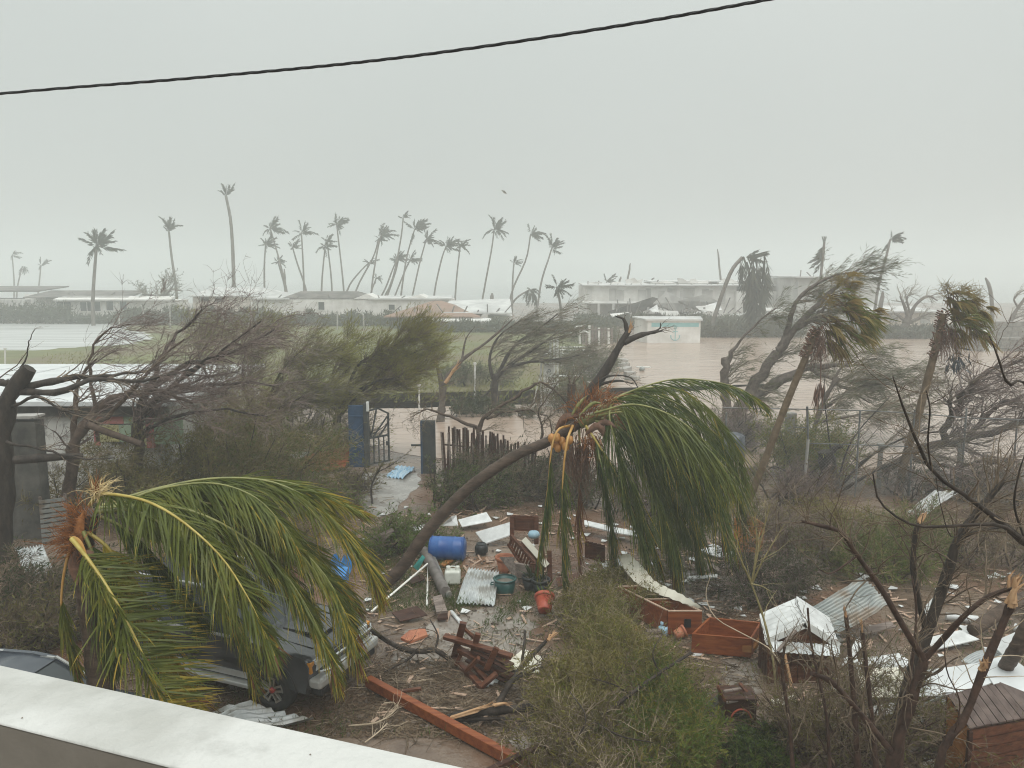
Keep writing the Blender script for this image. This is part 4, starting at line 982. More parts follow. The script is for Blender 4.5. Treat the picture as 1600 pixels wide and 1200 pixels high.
# dead forked trunk behind the centre palm
tree('dead_tree', 'dark dead trunk leaning right with a forked broken top, behind the centre palm crown', 'tree', at_ground(872, 25),
     [([at_ground(850, 25)] + PP((885, 660, 25), (915, 622, 25), (945, 580, 25), (968, 540, 25), (983, 515, 25)), 0.23, 0.095),
      (PP((980, 520, 25), (975, 500, 25), (962, 494, 25)), 0.09, 0.02),
      (PP((975, 535, 25), (1000, 524, 25), (1022, 519, 25), (1036, 517, 25)), 0.11, 0.02),
      (PP((1010, 523, 25), (1030, 514, 25), (1032, 504, 25)), 0.04, 0.012),
      (PP((930, 602, 25), (965, 595, 24.6), (990, 600, 24.4)), 0.06, 0.012),
      (PP((925, 605, 25), (950, 588, 24.6), (985, 590, 24.4), (1000, 612, 24.2)), 0.05, 0.01)],
     [dict(n=36, t=(0.5, 1), ln=(0.2, 0.7), jit=0.25, rmax=0.02, wind=0.3, seg=6), dict(n=90, ln=(0.1, 0.4), jit=0.25, wind=0.3)], bark='bark_dark', seed=50,
     stubs=[(P(983, 519, 24.9), P(987, 502, 24.9), 0.06)])
tree('stump', 'short dark split stump standing left of the leaning dead trunk', 'tree stump', at_ground(893, 27),
     [([at_ground(890, 27)] + PP((890, 660, 27), (893, 600, 27)), 0.15, 0.13), (PP((893, 610, 27), (899, 588, 27)), 0.06, 0.02), (PP((891, 605, 27), (889, 590, 27)), 0.05, 0.02)],
     [dict(n=16, ln=(0.4, 1.2), jit=0.2, wind=-0.4, rmax=0.03, seg=6), dict(n=80, ln=(0.2, 0.7), jit=0.25, wind=0.1)], bark='bark_brown', seed=51)
tree('bare_tree', 'crooked leafless tree behind the stick fence, limbs curling over it', 'tree', at_ground(745, 27),
     [([at_ground(742, 27)] + PP((745, 690, 27), (760, 650, 27), (800, 625, 27)), 0.11, 0.05),
      (PP((750, 670, 27), (710, 655, 27), (670, 640, 27), (645, 650, 27)), 0.07, 0.015),
      (PP((800, 625, 27), (840, 600, 27), (870, 612, 27), (890, 640, 27)), 0.06, 0.02),
      (PP((760, 655, 27), (810, 640, 27), (850, 650, 27), (868, 690, 27)), 0.05, 0.015),
      (PP((840, 700, 26), (848, 670, 26), (842, 640, 26), (870, 600, 26)), 0.05, 0.015)],
     [dict(n=70, t=(0.2, 1), ln=(0.5, 1.5), ang=(30, 70), wind=0.3, jit=0.3, rmax=0.025, seg=7), dict(n=420, ln=(0.2, 0.9), jit=0.25, wind=0.3, rmin=0.006), dict(n=900, ln=(0.1, 0.5), jit=0.2, wind=0.3)],
     [dict(n=900, l=(0.06, 0.14), w=(0.01, 0.02), m='leaf_olive')], bark='bark_brown', twig='twig_dark', seed=52, wob=0.03)
gshrub(765, 752, 130, 48, 'tangled brown brush overgrowing the stick fence', 1.2, lv=1500, leaf='leaf_olive', twig='twig_dark', seed=58, n3=2200, n2=420)
gshrub(790, 770, 150, 62, 'dark green scrub under the leaning trunk of the centre palm', 2.4, lv=5200, leaf='leaf_dark', twig='twig_dark', seed=53, n3=1800)
gshrub(720, 790, 110, 50, 'dark green scrub left of the leaning palm trunk, by the path', 2.0, lv=4200, leaf='leaf_dark', leaf2='leaf_green', lv2=2200, twig='twig_dark', seed=54, n3=1200)
gshrub(620, 860, 80, 50, 'green leafy weeds at the left of the leaning trunk foot', 1.4, lv=4200, leaf='leaf_green', twig='twig_dark', seed=55, n3=900)
gshrub(880, 790, 90, 60, 'dark scrub behind the brown lattice bench', 1.6, lv=3000, leaf='leaf_dark', twig='twig_dark', seed=56, n3=1200)
gshrub(990, 800, 180, 60, 'brown scrub behind the hanging palm fronds', 2.0, lv=2600, leaf='leaf_olive', twig='twig_purple', seed=57, n3=2000)

# casuarinas on the right shore
tree('casuarina', 'big grey green feathery tree leaning far right across the flood, thick split trunk', 'tree', at_ground(1150, 36),
     [([at_ground(1140, 36)] + PP((1150, 650, 36), (1180, 600, 36), (1215, 548, 36)), 0.36, 0.22),
      (PP((1215, 548, 36), (1245, 510, 36), (1290, 465, 36), (1345, 420, 36)), 0.22, 0.04),
      (PP((1170, 625, 36), (1215, 598, 36), (1265, 575, 36), (1330, 570, 36)), 0.32, 0.08),
      (PP((1140, 660, 36), (1132, 610, 36), (1133, 560, 36)), 0.24, 0.18),
      (PP((1134, 570, 36), (1160, 530, 36), (1210, 480, 36)), 0.10, 0.02),
      (PP((1200, 570, 36), (1230, 530, 36), (1265, 500, 36), (1290, 480, 36)), 0.22, 0.05),
      (PP((1225, 535, 36), (1240, 480, 36), (1280, 440, 36), (1330, 425, 36)), 0.14, 0.03),
      (PP((1265, 575, 36), (1310, 600, 35), (1360, 630, 34.5)), 0.12, 0.03)],
     [dict(n=80, t=(0.3, 1), ln=(0.8, 2.0), ang=(15, 50), wind=0.7, curve=0.05, jit=0.2, rr=0.45, rmax=0.06, seg=6, sides=4),
      dict(n=520, t=(0.2, 1), ln=(0.6, 1.5), ang=(15, 45), wind=0.4, curve=0.03, jit=0.2, rr=0.6, rmin=0.009, seg=5),
      dict(n=1700, t=(0.15, 1), ln=(0.3, 0.8), ang=(15, 45), wind=0.5, curve=0.03, jit=0.12, grav=0.03, rmin=0.006, seg=3)],
     [dict(n=9000, l=(0.15, 0.38), w=(0.012, 0.022), m='leaf_grey_green', spread=0.28, wind=0.4, droop=0.2)], bark='bark_grey', twig='twig_grey', seed=60, wob=0.04)
tree('casuarina', 'thin feathery tree with drooping needles below the nearer fan palm crown', 'tree', at_ground(1290, 33),
     [([at_ground(1270, 33)] + PP((1275, 660, 33), (1290, 620, 33), (1310, 590, 33)), 0.13, 0.08),
      (PP((1285, 640, 33), (1330, 610, 33), (1380, 600, 33), (1420, 610, 33)), 0.08, 0.02),
      (PP((1300, 600, 33), (1320, 570, 33), (1370, 560, 33)), 0.07, 0.02),
      (PP((1275, 660, 33), (1330, 650, 32), (1390, 640, 32)), 0.07, 0.02)],
     [dict(n=80, t=(0.2, 1), ln=(0.7, 2.0), ang=(20, 60), wind=0.7, curve=0.06, jit=0.14, rr=0.5, rmax=0.03, seg=6),
      dict(n=330, t=(0.2, 1), ln=(0.5, 1.3), ang=(15, 50), wind=0.5, jit=0.14, grav=0.06, rr=0.6, rmin=0.008, seg=4),
      dict(n=1600, t=(0.2, 1), ln=(0.3, 0.8), ang=(15, 45), wind=0.4, jit=0.12, grav=0.08, rmin=0.006, seg=3)],
     [dict(n=6000, l=(0.12, 0.32), w=(0.012, 0.022), m='leaf_grey_green', spread=0.3, wind=0.3, droop=0.35)], bark='bark_grey', twig='twig_grey', seed=61)
gshrub(1135, 700, 90, 60, 'grey twiggy scrub at the foot of the big leaning tree', 2.5, lv=1600, leaf='leaf_grey_green', twig='twig_purple', seed=62, n3=2600, n2=420)
gshrub(1246, 745, 64, 85, 'bright yellow green bush right of the nearer fan palm trunk', 1.6, lv=14000, leaf='leaf_yellow_green', leaf2='leaf_green', lv2=6000, twig='twig_olive', seed=63, n3=1300)
gshrub(1235, 785, 80, 50, 'leafless grey scrub along the wire fence, crossing the nearer fan palm trunk', 1.5, lv=700, leaf='leaf_olive', twig='twig_purple', seed=64, n3=2600, n2=380)
tree('sprouting_stump', 'dark stump with long shoots streaming up to the right behind the wire fence', 'tree stump', at_ground(1300, 25.5),
     [([at_ground(1306, 25.5)] + PP((1302, 770, 25.5), (1295, 735, 25.5), (1290, 705, 25.5)), 0.30, 0.24),
      (PP((1292, 715, 25.5), (1305, 700, 25.5), (1316, 697, 25.5)), 0.12, 0.06),
      (PP((1310, 765, 25.5), (1350, 720, 25.5), (1400, 690, 25.5), (1460, 665, 25.5)), 0.06, 0.015),
      (PP((1305, 770, 25.5), (1330, 690, 25.5), (1390, 620, 25.5)), 0.04, 0.010),
      (PP((1300, 720, 25.5), (1290, 640, 25.5), (1288, 590, 25.5)), 0.03, 0.006),
      (PP((1310, 770, 25.5), (1370, 735, 25.2), (1430, 715, 25), (1500, 690, 25)), 0.05, 0.012)],
     [dict(n=46, t=(0.1, 1), ln=(1.4, 3.4), ang=(5, 30), wind=0.5, curve=0.04, jit=0.07, rmax=0.025, rmin=0.008, seg=7),
      dict(n=300, ln=(0.4, 1.4), ang=(10, 40), wind=0.4, jit=0.12, rmin=0.006), dict(n=900, ln=(0.2, 0.7), ang=(10, 45), wind=0.4, jit=0.14)],
     [dict(n=2400, l=(0.08, 0.2), w=(0.008, 0.016), m='leaf_olive', spread=0.4)], bark='bark_dark', twig='twig_dark', seed=65)
tree('fallen_tree', 'fallen dark leafless tree lying along the right fence, curling limbs upward', 'tree', at_ground(1490, 26),
     [(PP((1380, 735, 26), (1440, 700, 26), (1500, 690, 26), (1560, 670, 26), (1640, 640, 26)), 0.14, 0.11),
      (PP((1475, 695, 26), (1480, 665, 26), (1500, 630, 26), (1508, 612, 26)), 0.13, 0.09),
      (PP((1505, 620, 26), (1530, 590, 26), (1570, 570, 26), (1640, 550, 26)), 0.10, 0.03),
      (PP((1488, 650, 26), (1484, 625, 26)), 0.08, 0.06),
      (PP((1510, 690, 26), (1540, 650, 26), (1590, 620, 26), (1640, 610, 26)), 0.09, 0.03),
      (PP((1420, 710, 26), (1480, 730, 25), (1550, 720, 25), (1620, 730, 25)), 0.09, 0.03)],
     [dict(n=110, t=(0.1, 1), ln=(0.7, 2.4), ang=(25, 75), wind=0.5, curve=0.02, jit=0.2, rmax=0.04, rmin=0.01, seg=8, sides=4),
      dict(n=800, ln=(0.4, 1.4), ang=(20, 70), wind=0.3, jit=0.2, rmin=0.007, seg=6), dict(n=1500, ln=(0.2, 0.7), ang=(20, 70), wind=0.3, jit=0.2, rmin=0.005)],
     [dict(n=1500, l=(0.06, 0.14), w=(0.01, 0.02), m='leaf_olive')], bark='bark_red', twig='twig_purple', seed=66, wob=0.04)
gshrub(1450, 775, 150, 45, 'dense dark thicket under the fallen tree, behind the crumpled white metal', 2.0, lv=1800, leaf='leaf_dark', twig='twig_purple', seed=67, n3=1900, n2=420)
gshrub(1560, 785, 130, 55, 'dense dark thicket at the right edge under the fallen tree', 2.0, lv=1800, leaf='leaf_dark', twig='twig_purple', seed=68, n3=1900, n2=420)
# far right shore trees
tree('bare_tree', 'grey forked leafless tree in front of the low pale house on the right shore', 'tree', at_ground(1410, 90),
     [([at_ground(1405, 90)] + PP((1412, 515, 90), (1420, 495, 90)), 0.55, 0.42),
      (PP((1420, 497, 90), (1412, 475, 90), (1406, 463, 90)), 0.25, 0.06), (PP((1420, 497, 90), (1432, 475, 90), (1450, 463, 90), (1465, 470, 90)), 0.26, 0.05),
      (PP((1418, 505, 90), (1402, 492, 90), (1395, 490, 90)), 0.24, 0.08), (PP((1420, 505, 90), (1440, 495, 90), (1455, 488, 90)), 0.22, 0.05), (PP((1422, 490, 90), (1417, 465, 90), (1428, 460, 90)), 0.16, 0.04)],
     [dict(n=60, t=(0.3, 1), ln=(0.8, 2.6), jit=0.2, wind=0.3, rmax=0.08, rmin=0.03, seg=6), dict(n=200, ln=(0.5, 1.4), jit=0.2, wind=0.3, rmin=0.02)], bark='bark_grey', twig='twig_grey', seed=70)
tree('bare_tree', 'pale grey bare tree cut by the right edge above the stone walls', 'tree', at_ground(1590, 88),
     [([at_ground(1572, 88)] + PP((1580, 500, 88), (1595, 475, 88), (1612, 455, 88)), 0.3, 0.1), (PP((1590, 480, 88), (1585, 465, 88), (1605, 450, 88)), 0.12, 0.04), (PP((1580, 500, 88), (1605, 490, 88)), 0.12, 0.04)],
     [dict(n=30, t=(0.3, 1), ln=(0.8, 2.2), jit=0.2, wind=0.3, rmax=0.07, rmin=0.025), dict(n=80, ln=(0.4, 1.2), jit=0.2, rmin=0.02)], bark='bark_grey', twig='twig_grey', seed=71)
tree('uprooted_tree', 'uprooted grey tree with splayed bare limbs between the bungalow and the slim narrow palm', 'tree', at_ground(258, 124),
     [([at_ground(262, 124)] + PP((260, 475, 124), (252, 460, 124)), 0.5, 0.3), (PP((258, 470, 124), (240, 462, 124), (222, 460, 124)), 0.25, 0.08),
      (PP((255, 465, 124), (258, 450, 124), (256, 438, 124)), 0.22, 0.06), (PP((256, 465, 124), (268, 450, 124), (274, 440, 124)), 0.2, 0.06), (PP((250, 470, 124), (235, 478, 124)), 0.2, 0.06)],
     [dict(n=60, t=(0.2, 1), ln=(1.0, 3.2), ang=(20, 70), jit=0.2, wind=0.2, rmax=0.1, rmin=0.04), dict(n=260, ln=(0.6, 1.8), jit=0.2, wind=0.2, rmin=0.03)],
     [dict(n=1500, l=(0.2, 0.5), w=(0.05, 0.1), m='hazed_hedge_leaf')], bark='bark_grey', twig='twig_grey', seed=72)

def hedge(name, label, x0, x1, ytop, d, dpt, n, m='hazed_hedge_leaf', seed=1, cat='hedge', gap=0.0):
    r = np.random.default_rng(seed)
    a, b = at_ground(x0, d), at_ground(x1, d); h = zx(ytop, d)
    k = n
    u = r.random(k)
    prof = h * (0.72 + 0.28 * np.sin(u * 37 + seed) * np.sin(u * 13.3) + 0.14 * np.sin(u * 91))
    p = a + (b - a) * u[:, None] + np.stack([r.normal(0, 0.2, k), r.uniform(0, dpt, k), np.zeros(k)], 1)
    p[:, 2] = prof * r.random(k) ** 0.6
    mb = MB().blades(p, r.normal(size=(k, 3)) + np.array((0.4, 0, 0.5)), r.uniform(0.35, 0.9, k), r.uniform(0.10, 0.28, k))
    s = 160
    q = a + (b - a) * r.random(s)[:, None] + np.stack([np.zeros(s), r.uniform(0, dpt, s), np.zeros(s)], 1)
    e = q + np.stack([r.normal(0.4, 0.5, s), r.normal(0, 0.4, s), h * r.uniform(0.6, 1.25, s)], 1)
    mb.tubes(np.stack([q, (q + e) / 2 + r.normal(0, 0.15, (s, 3)), e], 1), np.tile(np.array((0.05, 0.035, 0.012)), (s, 1)), 3)
    o = mb.build(name, M[m]); return tag(o, label, cat, kind='stuff')
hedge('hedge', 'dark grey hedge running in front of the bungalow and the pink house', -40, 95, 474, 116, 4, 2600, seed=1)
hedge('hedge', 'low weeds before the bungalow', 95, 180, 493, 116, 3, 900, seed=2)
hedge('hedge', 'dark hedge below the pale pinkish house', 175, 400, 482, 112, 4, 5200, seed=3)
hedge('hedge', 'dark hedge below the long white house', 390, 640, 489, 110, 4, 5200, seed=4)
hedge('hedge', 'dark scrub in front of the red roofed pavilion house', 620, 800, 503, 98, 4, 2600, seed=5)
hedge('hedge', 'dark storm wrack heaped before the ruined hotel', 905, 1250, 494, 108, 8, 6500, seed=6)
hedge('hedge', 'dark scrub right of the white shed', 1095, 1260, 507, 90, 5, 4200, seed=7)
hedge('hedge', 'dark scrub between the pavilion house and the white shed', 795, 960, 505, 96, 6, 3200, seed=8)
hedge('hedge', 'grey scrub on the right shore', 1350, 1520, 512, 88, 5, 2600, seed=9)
# ------------------------------------------------------------------ foreground bare tree on the right
LF = [dict(n=64, t=(0.35, 1), ln=(0.4, 1.2), ang=(25, 70), wind=0.15, curve=0.02, jit=0.14, rr=0.4, rmax=0.016, rmin=0.006, seg=8, sides=4),
      dict(n=420, t=(0.2, 1), ln=(0.15, 0.6), ang=(25, 70), wind=0.1, jit=0.16, rr=0.55, rmin=0.003, seg=6)]
tree('bare_tree', 'dark branching bare tree in the right foreground, thick limbs forking low', 'tree', at_ground(1385, 8.6),
     [([at_ground(1380, 8.6)] + PP((1392, 1200, 8.6), (1424, 1095, 8.6), (1444, 1031, 8.6)), 0.070, 0.061),
      (PP((1444, 1031, 8.6), (1415, 985, 8.5), (1377, 920, 8.4), (1338, 866, 8.3), (1315, 832, 8.3), (1285, 822, 8.3), (1252, 814, 8.3)), 0.043, 0.015),
      (PP((1444, 1031, 8.6), (1472, 1000, 8.5), (1507, 962, 8.3), (1545, 932, 8.2), (1585, 918, 8.1)), 0.037, 0.022),
      (PP((1396, 1180, 8.6), (1377, 1155, 8.5), (1338, 1108, 8.4), (1300, 1066, 8.3), (1268, 1052, 8.2)), 0.041, 0.024),
      (PP((1340, 868, 8.3), (1300, 895, 8.2), (1280, 890, 8.2)), 0.012, 0.006)],
     LF, bark='bark_red', twig='twig_dark', seed=80, stubs=[(P(1583, 920, 8.1), P(1592, 900, 8.1), 0.05)])
tree('bare_tree', 'dark straight limbed bare tree just behind the forked foreground tree', 'tree', at_ground(1400, 10.5),
     [([at_ground(1395, 10.5)] + PP((1412, 1095, 10.5), (1449, 989, 10.5), (1482, 893, 10.5), (1497, 842, 10.5), (1535, 790, 10.5), (1570, 750, 10.5)), 0.098, 0.034),
      (PP((1447, 985, 10.5), (1428, 900, 10.4), (1430, 836, 10.3), (1438, 815, 10.3)), 0.045, 0.029),
      (PP((1497, 842, 10.5), (1530, 830, 10.3), (1572, 822, 10.2)), 0.025, 0.015)],
     LF, bark='bark_dark', twig='twig_dark', seed=81, stubs=[(P(1438, 816, 10.3), P(1444, 802, 10.3), 0.05)])
tree('bare_tree', 'snapped leaning stem with an orange broken top in front of the brown kennel roof', 'tree', at_ground(1452, 8.0),
     [([at_ground(1440, 8.0)] + PP((1468, 1190, 8.0), (1507, 1123, 8.0), (1537, 1046, 8.0), (1566, 977, 8.0), (1584, 935, 8.0)), 0.049, 0.041),
      (PP((1486, 1165, 8.0), (1500, 1100, 7.9), (1480, 1050, 7.8), (1475, 1000, 7.8)), 0.010, 0.005)],
     [dict(n=14, t=(0.4, 1), ln=(0.2, 0.7), wind=0.2, jit=0.15, rmax=0.012, seg=6)], bark='bark_red', twig='twig_pale', seed=82,
     stubs=[(P(1582, 945, 7.95), P(1592, 905, 7.95), 0.075), (P(1533, 1045, 7.9), P(1538, 1032, 7.88), 0.05)])
tree('bare_tree', 'long arching dark branch sweeping in from the upper right edge', 'tree', at_ground(1640, 7.4),
     [([at_ground(1680, 7.4)] + PP((1690, 1000, 7.4), (1650, 890, 7.4), (1598, 846, 7.4), (1560, 813, 7.3), (1500, 768, 7.2), (1455, 735, 7.2), (1420, 660, 7.1), (1395, 588, 7.0)), 0.053, 0.006),
      (PP((1600, 846, 7.4), (1560, 820, 7.2), (1484, 822, 7.1), (1426, 820, 7.0), (1376, 786, 7.0), (1364, 740, 7.0)), 0.020, 0.006),
      (PP((1455, 735, 7.2), (1450, 690, 7.1), (1453, 640, 7.0), (1447, 610, 7.0)), 0.010, 0.006),
      (PP((1650, 890, 7.4), (1610, 620, 7.2), (1575, 600, 7.1), (1560, 560, 7.0), (1546, 525, 7.0)), 0.020, 0.005),
      (PP((1600, 840, 7.4), (1585, 790, 7.3), (1592, 740, 7.2), (1605, 700, 7.2)), 0.012, 0.006),
      (PP((1530, 790, 7.2), (1490, 840, 7.1), (1470, 790, 7.0), (1462, 740, 7.0)), 0.006, 0.003)],
     [dict(n=40, t=(0.4, 1), ln=(0.25, 0.9), ang=(30, 80), wind=-0.1, curve=0.0, jit=0.16, rr=0.4, rmax=0.010, rmin=0.005, seg=8),
      dict(n=130, ln=(0.1, 0.5), ang=(25, 75), wind=0.0, jit=0.2, rmin=0.003, seg=6)], bark='bark_dark', twig='twig_dark', seed=83)
tree('sapling', 'thin leaning sapling with pale yellow shoots standing by the toy hutch', 'sapling', G(1212, 1110),
     [(PP((1212, 1110, 12.1), (1210, 1047, 12.1), (1198, 985, 12.2), (1188, 950, 12.3), (1174, 912, 12.3)), 0.022, 0.016),
      (PP((1174, 912, 12.3), (1160, 880, 12.2), (1145, 845, 12.2)), 0.018, 0.008), (PP((1174, 912, 12.3), (1185, 860, 12.3), (1203, 790, 12.3)), 0.02, 0.006),
      (PP((1176, 910, 12.3), (1195, 870, 12.2), (1225, 820, 12.2)), 0.016, 0.006), (PP((1172, 912, 12.3), (1190, 916, 12.2), (1204, 924, 12.1)), 0.014, 0.006), (PP((1176, 905, 12.3), (1182, 850, 12.4), (1180, 800, 12.4)), 0.014, 0.005)],
     [dict(n=46, t=(0.2, 1), ln=(0.25, 0.9), ang=(15, 50), wind=0.0, jit=0.12, rmax=0.008, seg=6, pick=np.array((0.1, 1, 1, 1, 1, 1)))], bark='twig_yellow', twig='twig_yellow', seed=84)
tag(MB().tube(smooth_path(PP((1110, 900, 12.6), (1103, 930, 12.5), (1118, 965, 12.3), (1160, 990, 12), (1200, 1012, 11.8), (1222, 1040, 11.6)), 16), taper(0.006, 0.012, 16), 6).build('arched_twig', M['twig_pale']),
    'pale arched twig bowing over the open red wooden box', 'branch')
for i, (x, y, w, h, lb, lf, tw, n3) in enumerate((
    (1250, 1170, 110, 75, 'bare stems standing around the toy hutch front', 'leaf_olive', 'twig_dark', 900),
    (1320, 1190, 150, 150, 'bare reddish stems and twigs left of the foreground tree', 'leaf_olive', 'twig_dark', 1300),
    (1370, 1100, 110, 60, 'leafless twigs between the hutch and the foreground tree', 'leaf_olive', 'twig_dark', 900),
    (1340, 900, 150, 70, 'green scrub above the long zinc sheet on the right', 'leaf_green', 'twig_olive', 1800),
    (1290, 860, 170, 60, 'yellow green scrub left of the foreground tree, below the wire fence', 'leaf_yellow_green', 'twig_olive', 1900),
    (1420, 870, 170, 70, 'dark green scrub behind the foreground tree', 'leaf_green', 'twig_olive', 1800),
    (1550, 880, 140, 90, 'olive scrub at the right edge behind the bent branch', 'leaf_olive', 'twig_dark', 1800),
    (1200, 940, 110, 80, 'dark brown brush between the yellow sapling and the zinc roof', 'leaf_dark', 'twig_purple', 2000),
    (1250, 880, 90, 75, 'dark brown brush right of the orange board', 'leaf_olive', 'twig_purple', 1900),
    (1200, 832, 90, 40, 'thin brown brush beside the orange board', 'leaf_olive', 'twig_purple', 1000),
    (1460, 1200, 150, 90, 'low weeds under the foreground tree beside the brown kennel', 'leaf_olive', 'twig_dark', 800))):
    gshrub(x, y, w, h, lb, 1.3, lv=12000 if lf != 'leaf_olive' else 3200, leaf=lf, twig=tw, seed=90 + i, n1=58 if y > 1050 else 34, n2=220, n3=n3, wind=0.12, r0=0.025, ll=(0.04, 0.11), lw=(0.008, 0.02), tw=0.0035, bark='bark_red')
# ------------------------------------------------------------------ broken coconut palms in the yard
def big_frond(root, path, L, n=120, r0=0.03, rach='rachis_green', leaf='palm_leaf', tipm='palm_leaf_yellow', tip=0.25, side=0.75, fwd=0.6, grav=0.55, wind=0.15, seed=1, start=0.14, width=0.023, dead=0.0, up=(0, 0, 1), onesided=0.0):
    """path: world points of the midrib; leaflets are ribbons hanging off both sides"""
    r = np.random.default_rng(seed)
    n = int(n * 2.2); pts = smooth_path(path, 26)
    f = MB().tubes(pts[None], taper(r0, r0 * 0.14, 26, 0.8)[None], 6).build('frond', M[rach], root)
    tn = nrm(np.gradient(pts, axis=0))
    mb = MB(); seg = 6
    for sgn in (-1, 1):
        u = np.sort(np.clip(np.linspace(start, 1, n) + r.normal(0, 0.004, n), start, 1)); u = u[r.random(n) > dead]
        if sgn == -1 and onesided: u = u[r.random(len(u)) > onesided]
        k = len(u); x = np.linspace(0, 1, 26)
        b = np.stack([np.interp(u, x, pts[:, i]) for i in range(3)], 1)
        T = nrm(np.stack([np.interp(u, x, tn[:, i]) for i in range(3)], 1))
        sv = nrm(np.cross(T, np.array(up) + 0.001)) * sgn
        ln = L * (0.45 + 1.1 * np.sin(np.clip(u * 1.02, 0, 1) * math.pi * 0.86 + 0.22)) / 1.5 * r.uniform(0.82, 1.1, k)
        clump = 0.16 * np.sin(u * 41 + seed)[:, None] * np.array((0.4, 0.6, 0.2)) + 0.10 * np.sin(u * 97 + seed * 2)[:, None] * np.array((0.6, 0.3, 0.4))
        d = nrm(T * fwd + sv * side * r.uniform(0.75, 1.2, k)[:, None] + np.array((0, 0, -1.0)) * grav * r.uniform(0.5, 1.3, k)[:, None] + WIND * wind + clump + 0.12 * r.normal(size=(k, 3)))
        brk = (r.random(k) < 0.14)[:, None] * 1.0
        p = b; out = [p]
        g = grav * 0.38 * r.uniform(0.6, 1.3, k)[:, None]
        for s in range(seg - 1):
            p = p + d * (ln / (seg - 1))[:, None]
            d = nrm(d + np.array((0, 0, -1.0)) * (g * (0.6 + 0.25 * s) / 2 + brk * (0.9 if s == 1 else 0.15)) + 0.05 * r.normal(size=(k, 3)) + WIND * wind * 0.12)
            out.append(p)
        Q = np.stack(out, 1); Q[..., 2] = np.maximum(Q[..., 2], 0.02)
        D = np.gradient(Q, axis=1)
        Dn = nrm(D); Tq = T[:, None] + 0.45 * r.normal(size=(k, 1, 3)); ws = nrm(Tq - Dn * (Tq * Dn).sum(-1, keepdims=True))
        wd = width * np.array((0.55, 1.0, 0.95, 0.75, 0.5, 0.06))[None, :, None] * r.uniform(0.8, 1.15, (k, 1, 1))
        V = np.stack([Q - ws * wd / 2, Q + ws * wd / 2], 2)          # k, seg, 2, 3
        i = np.arange(seg - 1) * 2
        q = np.stack([i, i + 1, i + 3, i + 2], 1)
        F = (np.arange(k)[:, None, None] * (seg * 2) + q[None])
        yel = (r.random(k) < tip * np.clip((u - 0.45) * 2.2, 0, 1.2))
        brown = yel & (u > 0.8) & (r.random(k) < 0.55)
        mi = np.zeros((k, seg - 1), int)
        mi[yel, 2:] = 1; mi[yel & (u > 0.75), :] = 1; mi[brown, 2:] = 2
        tipq = (r.random(k) < tip * 0.8); mi[tipq, seg - 2:] = 1
        mb.v.append(V.reshape(-1, 3)); mb.f4.append(F.reshape(-1, 4) + mb.n); mb.n += k * seg * 2
        mb.m4.append(mi.ravel()); mb.s4.append(np.zeros(mi.size, bool))
    tag(mb.build('leaflets', [M[leaf], M[tipm], M['palm_leaf_brown']], f), kind='stuff')
    return f
def fibre_tuft(root, c, axis, n, ln, m, seed, spread=0.6, rad=0.006, grav=0.1, name='fibre_tuft', body=0.12):
    r = np.random.default_rng(seed)
    c = np.array(c); p = c + r.normal(0, body, (n, 3)); d = nrm(np.array(axis) + spread * r.normal(size=(n, 3)))
    out = [p]; st = (r.uniform(0.4, 1.0, n) * ln / 4)[:, None]
    for s in range(4):
        p = p + d * st; d = nrm(d + np.array((0, 0, -grav)) + 0.12 * r.normal(size=(n, 3))); out.append(p)
    return tag(MB().tubes(np.stack(out, 1), np.tile(np.linspace(1, 0.25, 5) * rad, (n, 1)), 3).build(name, M[m], root), kind='stuff')
def husk(root, path, w, m, name='spathe'):
    """boat-shaped sheath"""
    p = smooth_path(path, 9); tn = nrm(np.gradient(p, axis=0)); s = nrm(np.cross(tn, np.array((0, 1, 0.3)))); nn = np.cross(s, tn)
    a = np.linspace(-1, 1, 5)
    prof = np.sin(np.linspace(0.12, math.pi * 0.98, 9)) * w
    V = p[:, None] + s[:, None] * (a[None, :, None] * prof[:, None, None]) + nn[:, None] * ((a ** 2)[None, :, None] * prof[:, None, None] * 0.7)
    return MB().grid(V, 0, True).grid(V[:, ::-1] + nn[:, None] * 0.01, 0, True).build(name, M[m], root)
def ringed_trunk(root, pts, r0, r1, m='palm_bark', n=70):
    p = smooth_path(pts, n); rr = taper(r0, r1, n) * (1 + 0.035 * np.where(np.arange(n) % 2, 1, -1)) * (1 + 0.03 * np.sin(np.arange(n) * 0.9))
    return MB().tubes(p[None], rr[None], 12, 0, True).build('trunk', M[m], root)

